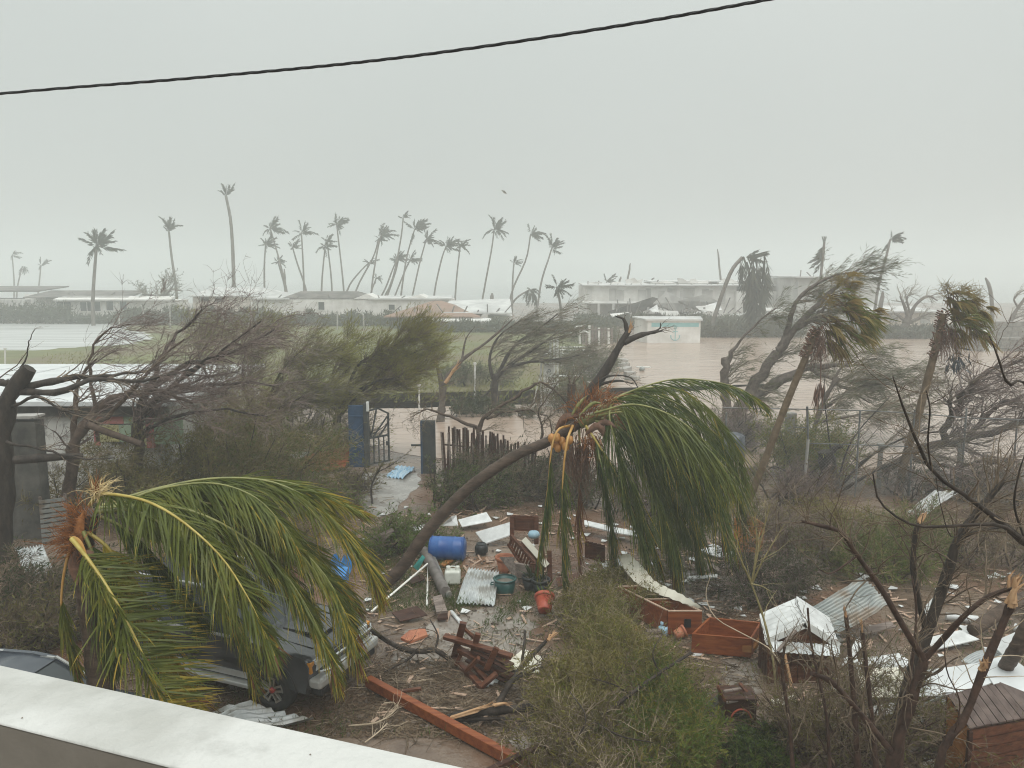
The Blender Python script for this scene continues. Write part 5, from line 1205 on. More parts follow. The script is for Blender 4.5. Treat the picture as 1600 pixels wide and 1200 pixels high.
D1 = 10.6
lp = thing('coconut_palm', 'snapped coconut palm on the left, green and yellow fronds streaming over the grey car', 'palm tree', at_ground(150, D1))
ringed_trunk(lp, [at_ground(160, D1), P(160, 1100, D1), P(150, 1000, D1), P(138, 920, D1), P(128, 850, D1), P(140, 800, D1)], 0.19, 0.15, 'palm_bark_wet')
def q1(*a): return [P(x, y, d) for x, y, d in a]
FL = [ # path, leaflet length, kwargs
 (q1((140, 790, 10.6), (158, 772, 10.5), (225, 782, 10.3), (285, 815, 10.1), (345, 870, 10.0), (385, 930, 9.9), (412, 985, 9.9), (424, 1012, 9.9)), 0.95, dict(rach='rachis_yellow', n=110, tip=0.15, grav=0.62, fwd=0.35, side=0.6)),
 (q1((150, 800, 10.9), (190, 786, 11), (250, 764, 11.2), (330, 755, 11.3), (395, 775, 11.3), (440, 818, 11.3), (468, 862, 11.3)), 1.0, dict(rach='rachis_green', tip=0.12, grav=0.6, fwd=0.5)),
 (q1((160, 790, 11.2), (240, 765, 11.5), (330, 748, 11.8), (420, 752, 12), (490, 785, 12), (545, 840, 12), (580, 890, 12), (592, 925, 12)), 0.98, dict(rach='rachis_green', tip=0.75, grav=0.42, fwd=0.8, side=0.6)),
 (q1((160, 795, 11.4), (250, 775, 11.8), (350, 752, 12.2), (440, 752, 12.4), (510, 775, 12.4), (565, 800, 12.4)), 0.75, dict(rach='rachis_green', tip=0.35, grav=0.28, fwd=1.0, side=0.5)),
 (q1((112, 842, 10.2), (136, 872, 10.0), (172, 925, 9.8), (205, 985, 9.6), (235, 1050, 9.5), (258, 1105, 9.4), (270, 1130, 9.4)), 0.95, dict(rach='rachis_yellow', n=95, tip=0.8, grav=0.12, fwd=0.28, side=0.85, wind=0.5, r0=0.036)),
 (q1((135, 830, 10.5), (172, 860, 10.5), (205, 920, 10.5), (250, 1000, 10.5), (290, 1075, 10.4), (325, 1120, 10.3)), 0.8, dict(rach='rachis_yellow', tip=0.9, grav=0.6, fwd=0.6, leaf='palm_leaf_yellow', side=0.5)),
 (q1((150, 800, 10.6), (215, 800, 10.5), (290, 850, 10.5), (345, 930, 10.5), (378, 1005, 10.6), (400, 1075, 10.6)), 0.72, dict(tip=0.35, grav=0.6, fwd=0.55, side=0.55)),
 (q1((150, 795, 10.9), (260, 790, 10.9), (350, 820, 10.9), (430, 880, 11), (480, 950, 11), (514, 1022, 11), (526, 1060, 11)), 0.8, dict(tip=0.45, grav=0.6, fwd=0.6, side=0.55)),
 (q1((150, 795, 11.2), (280, 780, 11.4), (380, 805, 11.5), (460, 850, 11.5), (515, 910, 11.5), (545, 980, 11.4), (558, 1030, 11.4)), 0.95, dict(tip=0.6, grav=0.55, fwd=0.65, side=0.6)),
 (q1((140, 800, 10.9), (200, 830, 11), (255, 890, 11.1), (295, 940, 11.2), (315, 970, 11.2)), 0.75, dict(leaf='palm_leaf_dark', tip=0.1, grav=0.7, side=0.5)),
 (q1((145, 800, 11.2), (260, 800, 11.5), (340, 850, 11.8), (385, 900, 11.9), (405, 930, 12)), 0.75, dict(leaf='palm_leaf_dark', tip=0.1, grav=0.65, side=0.55)),
 (q1((115, 842, 10.4), (108, 862, 10.4), (98, 910, 10.4), (97, 965, 10.4), (112, 1020, 10.4), (122, 1062, 10.4)), 0.5, dict(rach='rachis_orange', n=46, tip=0.3, grav=0.8, start=0.5, side=0.3, fwd=0.8, width=0.028)),
 (q1((150, 800, 11.2), (270, 785, 11.4), (370, 830, 11.6), (440, 890, 11.7), (485, 950, 11.7)), 0.9, dict(tip=0.2, grav=0.6, fwd=0.55, side=0.55)),
 (q1((150, 800, 11), (240, 800, 11.2), (320, 850, 11.3), (365, 915, 11.4)), 0.9, dict(leaf='palm_leaf_dark', tip=0.1, grav=0.6, fwd=0.5, side=0.55)),
 (q1((150, 795, 11.3), (300, 770, 11.8), (410, 800, 12), (480, 850, 12.1), (530, 910, 12.1), (552, 950, 12)), 0.85, dict(tip=0.4, grav=0.5, fwd=0.65, side=0.55)),
 (q1((130, 830, 10.4), (150, 880, 10.3), (165, 950, 10.2), (175, 1030, 10.2)), 0.9, dict(leaf='palm_leaf_dark', tip=0.1, grav=0.8, side=0.4, fwd=0.6)),
]
for i, (p, L, k) in enumerate(FL): big_frond(lp, p, L, seed=100 + i, **k)
fibre_tuft(lp, P(115, 842, 10.4), (-0.8, -0.2, 0.35), 170, 0.36, 'palm_fibre', 1, 0.55, 0.007, name='flower_tuft', body=0.10)
fibre_tuft(lp, P(128, 812, 10.5), (-0.4, -0.2, 0.8), 110, 0.42, 'palm_fibre', 2, 0.5, 0.007, name='flower_tuft', body=0.08)
fibre_tuft(lp, P(153, 770, 10.5), (0.3, -0.2, 0.7), 80, 0.36, 'straw', 3, 0.8, 0.007, 0.22, name='straw_tuft', body=0.05)
fibre_tuft(lp, P(150, 768, 10.5), (0.0, 0, 1), 16, 0.3, 'palm_fibre', 4, 0.25, 0.008, 0.0, name='spear', body=0.03)
husk(lp, q1((108, 838, 10.3), (120, 850, 10.2), (136, 874, 10.05)), 0.05, 'rachis_orange', 'leaf_base')
husk(lp, q1((118, 860, 10.3), (112, 890, 10.3), (120, 915, 10.3)), 0.08, 'palm_brown_husk', 'leaf_base')
husk(lp, q1((128, 860, 10.25), (140, 870, 10.2), (150, 872, 10.2)), 0.06, 'palm_brown_husk', 'leaf_base')
husk(lp, q1((130, 800, 10.4), (120, 830, 10.35), (125, 870, 10.35)), 0.07, 'palm_fibre', 'leaf_base')

D2 = 17.2
cp = thing('coconut_palm', 'leaning coconut palm in the centre with snapped crown and fronds hanging to the right', 'palm tree', at_ground(600, D2))
def q2(*a): return [P(x, y, D2 + dd) for x, y, dd in a]
ringed_trunk(cp, [at_ground(590, D2), P(625, 890, D2), P(670, 828, D2), P(730, 765, D2), P(800, 715, D2), P(860, 688, D2), P(905, 662, D2)], 0.15, 0.105, 'palm_bark_wet', 110)
ringed_trunk(cp, q2((905, 662, 0), (935, 648, 0), (962, 625, 0)), 0.13, 0.07, 'rachis_green', 20).name = 'crown_shaft'
FC = [
 (q2((925, 655, 0), (955, 628, 0), (1000, 606, 0), (1060, 592, 0), (1125, 598, 0), (1165, 612, 0), (1195, 632, 0)), 0.94, dict(rach='rachis_green', tip=0.2, grav=0.5, fwd=0.85, side=0.4, n=75)),
 (q2((930, 645, 0), (970, 622, 0.3), (1030, 620, 0.6), (1085, 648, 0.8), (1130, 698, 0.9), (1152, 755, 1), (1158, 805, 1)), 1.88, dict(tip=0.12, grav=0.75, fwd=0.55, side=0.4, n=110)),
 (q2((930, 650, -0.2), (980, 640, -0.4), (1040, 660, -0.6), (1090, 710, -0.7), (1120, 775, -0.8), (1135, 830, -0.8)), 1.95, dict(tip=0.2, grav=0.8, fwd=0.5, side=0.4, n=110)),
 (q2((930, 655, 0.2), (985, 655, 0.4), (1035, 700, 0.6), (1068, 765, 0.7), (1085, 830, 0.8), (1092, 875, 0.8)), 1.80, dict(tip=0.12, grav=0.85, fwd=0.5, side=0.4, n=110)),
 (q2((930, 658, -0.3), (968, 668, -0.5), (1008, 715, -0.6), (1035, 780, -0.7), (1050, 845, -0.7), (1052, 890, -0.7)), 1.65, dict(tip=0.12, grav=0.9, fwd=0.5, side=0.4, n=110)),
 (q2((915, 665, -0.4), (935, 695, -0.6), (965, 745, -0.7), (995, 815, -0.8), (1015, 880, -0.8), (1022, 920, -0.8)), 1.19, dict(rach='rachis_yellow', tip=0.3, grav=0.85, fwd=0.6, side=0.4)),
 (q2((960, 620, 0), (952, 650, -0.5), (965, 700, -0.7), (985, 750, -0.7), (1005, 810, -0.7), (1030, 880, -0.7)), 1.50, dict(tip=0.15, grav=0.85, side=0.4)),
 (q2((915, 670, 0.1), (935, 720, 0.1), (950, 790, 0.1), (955, 850, 0.1), (950, 905, 0.1)), 1.12, dict(tip=0.2, grav=0.9, side=0.4)),
 (q2((890, 665, -0.3), (872, 672, -0.6), (862, 700, -0.7), (856, 760, -0.7), (848, 820, -0.7), (838, 885, -0.7)), 0.94, dict(rach='rachis_orange', tip=0.3, grav=0.9, start=0.45, side=0.35, fwd=0.8, n=70, r0=0.032)),
 (q2((895, 665, -0.4), (886, 690, -0.7), (880, 740, -0.8), (878, 810, -0.8), (880, 880, -0.8), (882, 945, -0.8)), 1.00, dict(rach='rachis_orange', tip=0.3, grav=0.9, start=0.36, side=0.35, fwd=0.8, n=80, r0=0.034)),
 (q2((905, 670, 0), (906, 740, 0), (902, 810, 0), (905, 890, 0)), 0.75, dict(tip=0.4, grav=0.9, start=0.4, side=0.3, n=60, leaf='palm_leaf_brown')),
 (q2((930, 648, 0.5), (1000, 632, 0.9), (1065, 665, 1.3), (1110, 730, 1.5), (1125, 800, 1.6)), 1.95, dict(leaf='palm_leaf_dark', tip=0.05, grav=0.8, side=0.45, n=110)),
 (q2((930, 650, 0.6), (980, 660, 1.0), (1020, 720, 1.2), (1040, 800, 1.3), (1045, 850, 1.3)), 1.80, dict(leaf='palm_leaf_dark', tip=0.05, grav=0.85, side=0.45, n=110)),
 (q2((930, 640, 0.2), (985, 612, 0.5), (1050, 606, 0.9), (1110, 640, 1.1), (1150, 700, 1.2), (1165, 760, 1.2)), 1.7, dict(leaf='palm_leaf', tip=0.12, grav=0.7, side=0.35, n=110)),
 (q2((930, 645, -0.5), (990, 632, -0.9), (1050, 650, -1.2), (1100, 690, -1.4), (1135, 745, -1.4)), 1.9, dict(leaf='palm_leaf', tip=0.12, grav=0.75, side=0.35, n=110)),
 (q2((930, 650, -0.3), (985, 645, -0.6), (1035, 675, -0.8), (1075, 730, -0.9), (1105, 790, -0.9)), 1.8, dict(tip=0.15, grav=0.8, side=0.35, n=110)),
 (q2((930, 655, 0.3), (975, 665, 0.5), (1015, 705, 0.6), (1050, 770, 0.6), (1070, 830, 0.6)), 1.7, dict(tip=0.15, grav=0.8, side=0.35, n=100)),
]
for i, (p, L, k) in enumerate(FC):
    k = dict(dict(leaf='palm_leaf_dark'), **k); k['n'] = int(k.get('n', 120) * 0.7); k['dead'] = 0.14
    big_frond(cp, p, L, seed=140 + i, **k)
for i, (x, y, ax, n, ln) in enumerate(((925, 632, (0.3, -0.3, 0.8), 90, 0.5), (945, 626, (0.5, -0.3, 0.6), 60, 0.45), (905, 645, (-0.3, -0.5, 0.5), 100, 0.45), (925, 690, (0.2, -0.6, -0.5), 120, 0.5), (960, 650, (0.5, -0.5, -0.4), 90, 0.4))):
    fibre_tuft(cp, P(x, y, D2 - 0.2), ax, n, ln, 'palm_fibre', 10 + i, 0.5, 0.010, 0.06, name='flower_tuft', body=0.12)
fibre_tuft(cp, P(905, 700, D2), (0.05, 0, -1), 150, 1.1, 'palm_brown_husk', 20, 0.16, 0.009, 0.2, name='fibre_skirt', body=0.16)
husk(cp, q2((915, 680, -0.5), (935, 668, -0.6), (952, 690, -0.6)), 0.09, 'palm_brown_husk'); husk(cp, q2((925, 672, -0.5), (945, 662, -0.6), (966, 670, -0.6)), 0.075, 'palm_brown_husk')
husk(cp, q2((868, 672, -0.3), (885, 655, -0.4), (905, 650, -0.4)), 0.10, 'palm_brown_husk', 'leaf_base')
husk(cp, q2((890, 655, -0.4), (905, 632, -0.4), (918, 618, -0.3)), 0.04, 'rachis_green', 'leaf_base')
husk(cp, q2((905, 650, -0.5), (925, 632, -0.5), (940, 630, -0.5)), 0.04, 'rachis_green', 'leaf_base')
r_ = np.random.default_rng(77)
for i, (x, y) in enumerate(((866, 693), (872, 700), (878, 690), (862, 685), (884, 698), (870, 684), (890, 688))):
    c = P(x, y, D2 - 0.25 - 0.03 * i)
    MB().lathe([(0.005, -0.10), (0.06, -0.075), (0.085, 0), (0.065, 0.08), (0.01, 0.11)], c, 10).build('coconut', M['coconut'], cp)

# ------------------------------------------------------------------ fan palms with torn crowns
def fan_leaf(root, at, d, L, seed, green=0.3):
    r = np.random.default_rng(seed)
    d = nrm(np.array(d)); at = np.array(at)
    pe = at + d * L * 0.45 + np.array((0, 0, -0.05))
    mid = (at + pe) / 2 + np.array((0, 0, 0.06))
    o = MB().tubes(smooth_path([at, mid, pe], 6)[None], taper(0.022, 0.014, 6)[None], 4).build('leaf', M['palm_bark_tan'], root)
    n = 26
    s = nrm(np.cross(d, np.array((0.1, 0.2, 1.0)))); a = np.linspace(-0.75, 0.75, n) + r.normal(0, 0.06, n)
    dv = nrm(d[None] * np.cos(a)[:, None] + s[None] * np.sin(a)[:, None] + WIND * 0.4 + 0.10 * r.normal(size=(n, 3)) + np.array((0, 0, -0.22)))
    ln = L * r.uniform(0.35, 0.75, n)
    mb = MB()
    mb.blades(np.tile(pe, (n, 1)), dv, ln, 0.055, None, 0, np.stack([np.zeros(n), np.zeros(n), -ln * r.uniform(0.1, 0.5, n)], 1))
    k = 14
    dg = nrm(d[None] + WIND * 0.6 + np.array((0, 0, -0.4)) + 0.25 * r.normal(size=(k, 3)))
    if r.random() < green: mb.blades(np.tile(pe, (k, 1)) + 0.1 * r.normal(size=(k, 3)), dg, L * r.uniform(0.6, 1.1, k), 0.05, None, 1, np.stack([np.zeros(k), np.zeros(k), -L * r.uniform(0.1, 0.4, k)], 1))
    tag(mb.build('leaflets', [M['fan_leaf'], M['palm_leaf']], o), kind='stuff')
    return o
def fan_palm(label, trunk, crown, d, n, L, seed, heads, r0=0.22, r1=0.16):
    r = random.Random(seed)
    t = thing('fan_palm', label, 'palm tree', at_ground(trunk[0][0], d), group=None)
    ringed_trunk(t, [at_ground(trunk[0][0], d)] + [P(x, y, d) for x, y in trunk], r0 * .62, r1 * .64, 'palm_bark_tan', 60)
    for i in range(n):
        x, y = crown[r.randrange(len(crown))]
        x += r.uniform(-9, 9); y += r.uniform(-9, 9)
        fan_leaf(t, P(x, y, d + r.uniform(-0.35, 0.35)), (r.uniform(0.2, 1.2), r.uniform(-0.7, 0.7), r.uniform(-0.9, 0.55)), L * r.uniform(0.7, 1.15), seed * 100 + i, 0.28)
    for i, (x, y) in enumerate(heads):
        fibre_tuft(t, P(x, y, d), (0.4, -0.1, 0.3), 90, 0.45, 'fan_leaf', seed * 7 + i, 0.8, 0.008, 0.1, 'seed_head', 0.10)
    fibre_tuft(t, P(crown[-1][0], crown[-1][1] + 20, d), (0.15, 0, -1), 160, 1.0, 'palm_brown_husk', seed, 0.3, 0.010, 0.15, 'fibre_skirt', 0.16)
    # stubs of cut leaf stalks down the upper trunk
    p = smooth_path([P(x, y, d) for x, y in trunk[-2:]], 24)
    mb = MB()
    for q in p:
        for _ in range(3):
            a = r.uniform(0, 6.28); e = np.array((math.cos(a), math.sin(a), 0.5)); mb.beam(q + e * 0.08, q + e * 0.2, 0.05, 0.03)
    tag(mb.build('leaf_stubs', M['palm_brown_husk'], t), kind='stuff')
    return t
fan_palm('leaning fan palm with torn brown and green crown before the big feathery tree',
         ((1165, 792), (1195, 720), (1225, 640), (1258, 560), (1276, 515)), ((1288, 500), (1300, 470), (1315, 450), (1320, 480), (1335, 500), (1310, 510), (1280, 510)), 24.3, 40, 1.0, 3, ((1312, 442), (1330, 452), (1295, 470)), 0.20, 0.15)
fan_palm('leaning fan palm with a narrow torn crown over the flood, the right one of two',
         ((1400, 785), (1415, 715), (1437, 640), (1458, 560), (1474, 490)), ((1480, 480), (1482, 462), (1500, 470), (1515, 475), (1492, 500), (1512, 505), (1476, 500)), 25.0, 34, 0.92, 4, ((1480, 452), (1505, 455), (1522, 465), (1528, 490)), 0.22, 0.17)
o = MB(); r_ = np.random.default_rng(9); k = 40
o.blades(P(1281, 600, 24.2) + r_.normal(0, 0.05, (k, 3)), np.array((-0.05, 0, -1)) + 0.12 * r_.normal(size=(k, 3)), r_.uniform(0.5, 0.95, k), 0.05)
o.tubes(np.array([[P(1277, 520, 24.3), P(1283, 560, 24.3), P(1282, 605, 24.2)]]), np.array([[0.02, 0.018, 0.015]]), 5)
tag(o.build('dead_palm_frond', M['palm_brown_husk']), 'brown dead palm leaf dangling from the nearer fan palm', 'leaf')
o = MB(); k = 60
o.blades(P(1496, 562, 25) + r_.normal(0, 0.14, (k, 3)), np.array((0.2, 0, -1)) + 0.4 * r_.normal(size=(k, 3)), r_.uniform(0.2, 0.5, k), 0.06)
tag(o.build('torn_tarp', M['car_blue_grey']), 'bluish grey rag caught under the right fan palm crown', 'rag')

# ------------------------------------------------------------------ big foreground bush and the broken branches
r_ = np.random.default_rng(5)
def fore_bush(label, spots, seed, h, n1, n2, n3, lv, leaf, leaf2, lv2, twig, twig2=None):
    r = np.random.default_rng(seed)
    b = np.array([G(x, y) for x, y in spots])
    base = b.mean(0); base[2] = 0
    t = thing('bush', label, 'bush', base)
    k = r.integers(0, len(b), n1)
    p = b[k] + np.stack([r.normal(0, 0.2, n1), r.normal(0, 0.24, n1), np.full(n1, 0.02)], 1)
    d = nrm(np.stack([r.normal(0.1, 0.55, n1), r.normal(0, 0.5, n1), r.uniform(0.6, 1.6, n1)], 1))
    ln = h * r.uniform(0.5, 1.2, n1); pts = [p]
    for s in range(7):
        p = p + d * (ln / 7)[:, None]; d = nrm(d + 0.22 * r.normal(size=(n1, 3)) + np.array((0.05, 0, -0.04))); pts.append(p)
    St = np.stack(pts, 1); St[..., 2] = np.maximum(St[..., 2], 0.02); Rt = (0.016 * r.uniform(0.4, 1, n1))[:, None] * np.linspace(1, 0.35, 8)
    tag(MB().tubes(St, Rt, 4).build('stems', M['bark_red'], t), kind='stuff')
    a = grow(St, Rt, n2, t=(0.15, 1), ln=(0.3 * h, 0.95 * h), ang=(25, 80), wind=0.05, curve=0.01, jit=0.24, rr=0.6, rmin=0.004, seg=6, r=r)
    c = grow(a[0], a[1], int(n3 * 1.5), t=(0.1, 1), ln=(0.14 * h, 0.55 * h), ang=(25, 85), wind=0.03, curve=0.0, jit=0.26, rr=0.6, rmin=0.0028, seg=4, r=r)
    tag(MB().tubes(a[0], a[1], 3).ribbons(*c).build('twigs', M[twig], t), kind='stuff')
    if twig2:
        e = grow(a[0], a[1], n3 // 2, t=(0.1, 1), ln=(0.2, 0.6), ang=(25, 85), wind=0.03, curve=0.0, jit=0.3, rr=0.6, rmin=0.003, seg=5, r=r)
        tag(MB().ribbons(*e).build('twigs', M[twig2], t), kind='stuff')
    tag(leaves_on(c[0], int(lv * 2.2), (0.045, 0.12), (0.010, 0.023), leaf, 0.8, 0.0, 0.0, 0.0, r).build('foliage', M[leaf], t), kind='stuff')
    if lv2:
        tag(leaves_on(c[0], int(lv2 * 1.9), (0.045, 0.12), (0.010, 0.023), leaf2, 0.8, 0.0, 0.0, 0.0, r).build('foliage', M[leaf2], t), kind='stuff')
    return t
fore_bush('yellow brown twiggy bush in the foreground, left of the open wooden boxes', [(945, 1020), (975, 1050), (920, 1065), (1005, 1085), (950, 1110), (895, 1120), (880, 1150)], 1, 0.72, 160, 2200, 9000, 9000, 'leaf_yellow_green', 'leaf_olive', 6000, 'twig_olive', 'twig_yellow')
fore_bush('fresh green bush in the foreground, left of the toppled little cabinet', [(1010, 1110), (1035, 1115), (1035, 1160), (1050, 1195), (1010, 1200), (985, 1170)], 2, 0.62, 130, 1700, 7000, 15000, 'leaf_green', 'leaf_yellow_green', 9000, 'twig_olive')
fore_bush('olive brown brush at the bottom edge, below the broken branches', [(900, 1190), (950, 1200), (1000, 1230), (870, 1230), (940, 1250)], 3, 0.62, 110, 1400, 5200, 5500, 'leaf_olive', 'leaf_yellow_green', 3500, 'twig_dark', 'twig_pale')
fore_bush('brown dry bush under the hanging palm fronds, left of the long wooden box', [(930, 950), (960, 930), (990, 960), (910, 980)], 4, 0.6, 100, 1200, 4500, 5200, 'leaf_olive', 'leaf_yellow_green', 4000, 'twig_olive', 'twig_pale')
fore_bush('low green weeds at the bottom edge, right of the green bush', [(1115, 1180), (1150, 1195), (1200, 1200), (1190, 1180)], 5, 0.24, 60, 500, 1500, 4200, 'leaf_green', 'leaf_dark', 4200, 'twig_olive')

def PG(*pts):
    """ground-hugging points: pixel x, y and height"""
    return [G(*q) for q in pts]
tree('fallen_branch', 'large torn branch with orange split wood lying in front of the broken brown table', 'branch', G(800, 1110),
     [(PG((700, 1124, .12), (750, 1112, .22), (800, 1108, .26), (850, 1104, .28), (920, 1112, .3), (1000, 1140, .25)), 0.085, 0.035),
      (PG((775, 1106, .25), (800, 1064, .3), (822, 1034, .45), (850, 1005, .55), (862, 992, .6)), 0.05, 0.03),
      (PG((815, 1040, .4), (820, 1000, .75), (820, 985, .8)), 0.025, 0.02),
      (PG((800, 1064, .3), (835, 1046, .4), (880, 1034, .4)), 0.03, 0.012),
      (PG((860, 1102, .28), (910, 1074, .5), (960, 1064, .6), (1020, 1026, .7)), 0.035, 0.01),
      (PG((860, 1105, .28), (900, 1150, .35), (935, 1185, .3)), 0.03, 0.012), (PG((720, 1124, .12), (800, 1124, .15), (880, 1135, .2)), 0.035, 0.012),
      (PG((850, 1112, .3), (900, 1165, .5), (890, 1195, .6)), 0.03, 0.012)],
     [dict(n=70, t=(0.3, 1), ln=(0.3, 1.1), ang=(25, 75), wind=0.2, curve=0.02, jit=0.2, rr=0.5, rmax=0.018, rmin=0.006, seg=7), dict(n=320, ln=(0.15, 0.6), ang=(25, 75), wind=0.1, jit=0.22, rmin=0.004)],
     bark='bark_dark', twig='twig_dark', seed=120, stubs=[(G(706, 1121, .2), G(772, 1102, .36), 0.05), (G(772, 1102, .36), G(800, 1099, .38), 0.04), (G(855, 1001, .6), G(868, 988, .64), 0.045)])
tree('fallen_branch', 'dark crooked branch lying between the grey car and the broken brown table', 'branch', G(660, 1030),
     [(PG((580, 985, .3), (620, 1010, .25), (650, 1018, .3), (680, 1016, .3), (705, 1032, .12)), 0.045, 0.05),
      (PG((680, 1016, .3), (684, 992, .5), (672, 968, .7)), 0.025, 0.01), (PG((650, 1018, .3), (635, 1032, .2), (600, 1050, .1)), 0.03, 0.01), (PG((620, 1010, .25), (580, 982, .4), (560, 975, .4)), 0.02, 0.01)],
     [dict(n=50, ln=(0.3, 0.9), ang=(25, 75), wind=-0.2, curve=0.0, jit=0.24, rmax=0.012, rmin=0.005, seg=7), dict(n=160, ln=(0.15, 0.5), wind=0, jit=0.25, rmin=0.004)], bark='bark_dark', seed=121)
tree('fallen_branch', 'pale stripped roots and twigs on the soil below the grey car', 'branch', G(590, 1120),
     [(PG((545, 1134, .05), (585, 1130, .1), (608, 1118, .14), (622, 1105, .12)), 0.016, 0.012), (PG((600, 1099, .1), (615, 1098, .14), (622, 1107, .12)), 0.014, 0.01), (PG((570, 1160, .05), (590, 1145, .1), (605, 1130, .12)), 0.012, 0.01)],
     [dict(n=24, ln=(0.2, 0.6), ang=(15, 60), wind=-0.3, jit=0.2, rmax=0.006, rmin=0.004, seg=6)], bark='twig_pale', twig='twig_pale', seed=122)

tree('fallen_branch', 'dark forked branch lying across the foreground bush, left of the green growth', 'branch', G(960, 1110),
     [(PG((1080, 1020, .9), (1030, 1052, .8), (985, 1085, .75), (930, 1128, .6), (880, 1180, .4)), 0.022, 0.035),
      (PG((985, 1085, .75), (960, 1070, .95), (925, 1060, 1.1)), 0.016, 0.006), (PG((1030, 1052, .8), (1020, 1020, 1.1), (1035, 990, 1.3)), 0.014, 0.005),
      (PG((930, 1128, .6), (970, 1150, .8), (1020, 1160, .9)), 0.018, 0.006), (PG((900, 1160, .5), (915, 1120, .8), (890, 1080, 1.0)), 0.018, 0.006)],
     [dict(n=60, t=(0.1, 1), ln=(0.3, 0.9), ang=(25, 75), wind=0.0, curve=0.0, jit=0.2, rmax=0.010, rmin=0.005, seg=7), dict(n=240, ln=(0.15, 0.5), ang=(25, 75), wind=0.0, jit=0.22, rmin=0.0035)],
     bark='bark_dark', twig='twig_dark', seed=130)
tree('bare_tree', 'cluster of dark upright stems with broken pale tops, left of the forked foreground tree', 'tree', at_ground(1345, 9.6),
     [([at_ground(1345, 9.6)] + PP((1340, 1190, 9.6), (1333, 1080, 9.6), (1322, 962, 9.6)), 0.045, 0.028),
      ([at_ground(1372, 9.5)] + PP((1368, 1190, 9.5), (1360, 1100, 9.5), (1347, 985, 9.5)), 0.04, 0.026),
      ([at_ground(1300, 9.7)] + PP((1296, 1190, 9.7), (1290, 1110, 9.7), (1268, 1010, 9.7), (1262, 950, 9.7)), 0.03, 0.012),
      ([at_ground(1240, 10)] + PP((1238, 1190, 10), (1232, 1120, 10), (1222, 1050, 10), (1226, 1010, 10)), 0.035, 0.018),
      ([at_ground(1405, 9.3)] + PP((1408, 1180, 9.3), (1422, 1060, 9.3), (1432, 960, 9.3), (1425, 900, 9.3)), 0.035, 0.010)],
     [dict(n=60, t=(0.3, 1), ln=(0.3, 1.1), ang=(15, 60), wind=0.05, curve=0.0, jit=0.14, rmax=0.010, rmin=0.005, seg=8), dict(n=300, ln=(0.12, 0.5), ang=(20, 70), wind=0.0, jit=0.18, rmin=0.003)],
     bark='bark_red', twig='twig_dark', seed=131, stubs=[(P(1322, 964, 9.55), P(1318, 946, 9.55), 0.02), (P(1347, 987, 9.45), P(1345, 966, 9.45), 0.02)])
# ------------------------------------------------------------------ balcony parapet, cable
def bev(o, w=0.01, s=2):
    m = o.modifiers.new('bevel', 'BEVEL'); m.width = w; m.segments = s; m.limit_method = 'ANGLE'; m.angle_limit = 0.7
    return o
H = 0.75
def pz(x, y): return G(x, y, CAM_H - H)
a0, a1, b0 = pz(0, 1038), pz(735, 1200), pz(0, 1130)
du = nrm(a1 - a0); dn = np.array((-du[1], du[0], 0)); dn = dn if dn[1] > 0 else -dn
wid = abs((a0 - b0) @ dn)
z1 = CAM_H - H; bv = 0.005
th = np.linspace(0, math.pi / 2, 5)
sec = [(0, z1 - 1.0)] + [(bv - bv * math.cos(t), z1 - bv + bv * math.sin(t)) for t in th] + [(wid - bv + bv * math.sin(t), z1 - bv + bv * math.cos(t)) for t in th] + [(wid, z1 - 1.0)]
def parapet_mesh(s0, s1):
    ss = np.linspace(s0, s1, 40)
    V = np.array([[a0 - dn * wid + du * s + dn * q[0] + np.array((0, 0, q[1] - z1)) for q in sec] for s in ss])
    mb = MB()
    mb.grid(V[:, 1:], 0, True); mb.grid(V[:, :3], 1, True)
    mb.grid(V[:, [-1, 0]], 0)
    return mb
pw = thing('balcony_parapet', 'thick white plastered balcony parapet slanting across the lower left corner', 'parapet', (a0[0], a0[1], z1 - 1.0))
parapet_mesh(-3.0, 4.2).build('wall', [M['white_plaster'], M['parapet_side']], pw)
fl = MB(); q0, q1 = a0 - dn * wid - du * 3.0, a0 - dn * wid + du * 4.2
fl.prism([q0 - dn * 2.4, q1 - dn * 2.4, q1 + dn * wid, q0 + dn * wid], (0, 0, 0.2)); fl.v[-1][:, 2] -= 1.2; fl.v[0][:, 2] = fl.v[-1][:, 2]
o = fl.build('balcony_floor', M['concrete']); o['kind'] = 'structure'
hw = MB().beam((q0 - dn * 2.6 + q1 * 0) * (1, 1, 0) + np.array((0, 0, z1 + 0.4)), (q1 - dn * 2.6) * (1, 1, 0) + np.array((0, 0, z1 + 0.4)), 0.2, 3.2)
o = hw.build('house_wall', M['parapet_side']); o['kind'] = 'structure'

cw = [P(-420, 190, 7.2), P(0, 146.5, 6.6), P(300, 122, 6.2), P(600, 93, 5.9), P(900, 51, 5.6), P(1195, 0, 5.3), P(1560, -75, 5.0), P(2000, -180, 4.6)]
cpath = smooth_path(cw, 700)
t = thing('overhead_cable', 'black twisted overhead cable sagging across the top of the sky', 'cable', cpath[350])
tt = nrm(np.gradient(cpath, axis=0)); s1 = nrm(np.cross(tt, (0, 0, 1.0))); s2 = np.cross(s1, tt)
ph = np.arange(700) * 2 * math.pi / 30.0 + 1.2 * np.sin(np.arange(700) / 41.0)
for k in range(3):
    w = ph + k * 2.0944
    MB().tubes((cpath + 0.0055 * (s1 * np.cos(w)[:, None] + s2 * np.sin(w)[:, None]))[None], np.full((1, 700), 0.0062), 6).build('strand', M['cable_black'], t)
sc_ = MB().prism([P(783, 297, 60), P(789, 298, 60), P(792, 303, 60.3), P(787, 302, 60.1)], (0, 0.02, 0.01)).build('flying_scrap', M['far_grey'])
tag(sc_, 'tiny grey scrap of debris blown through the sky', 'debris')

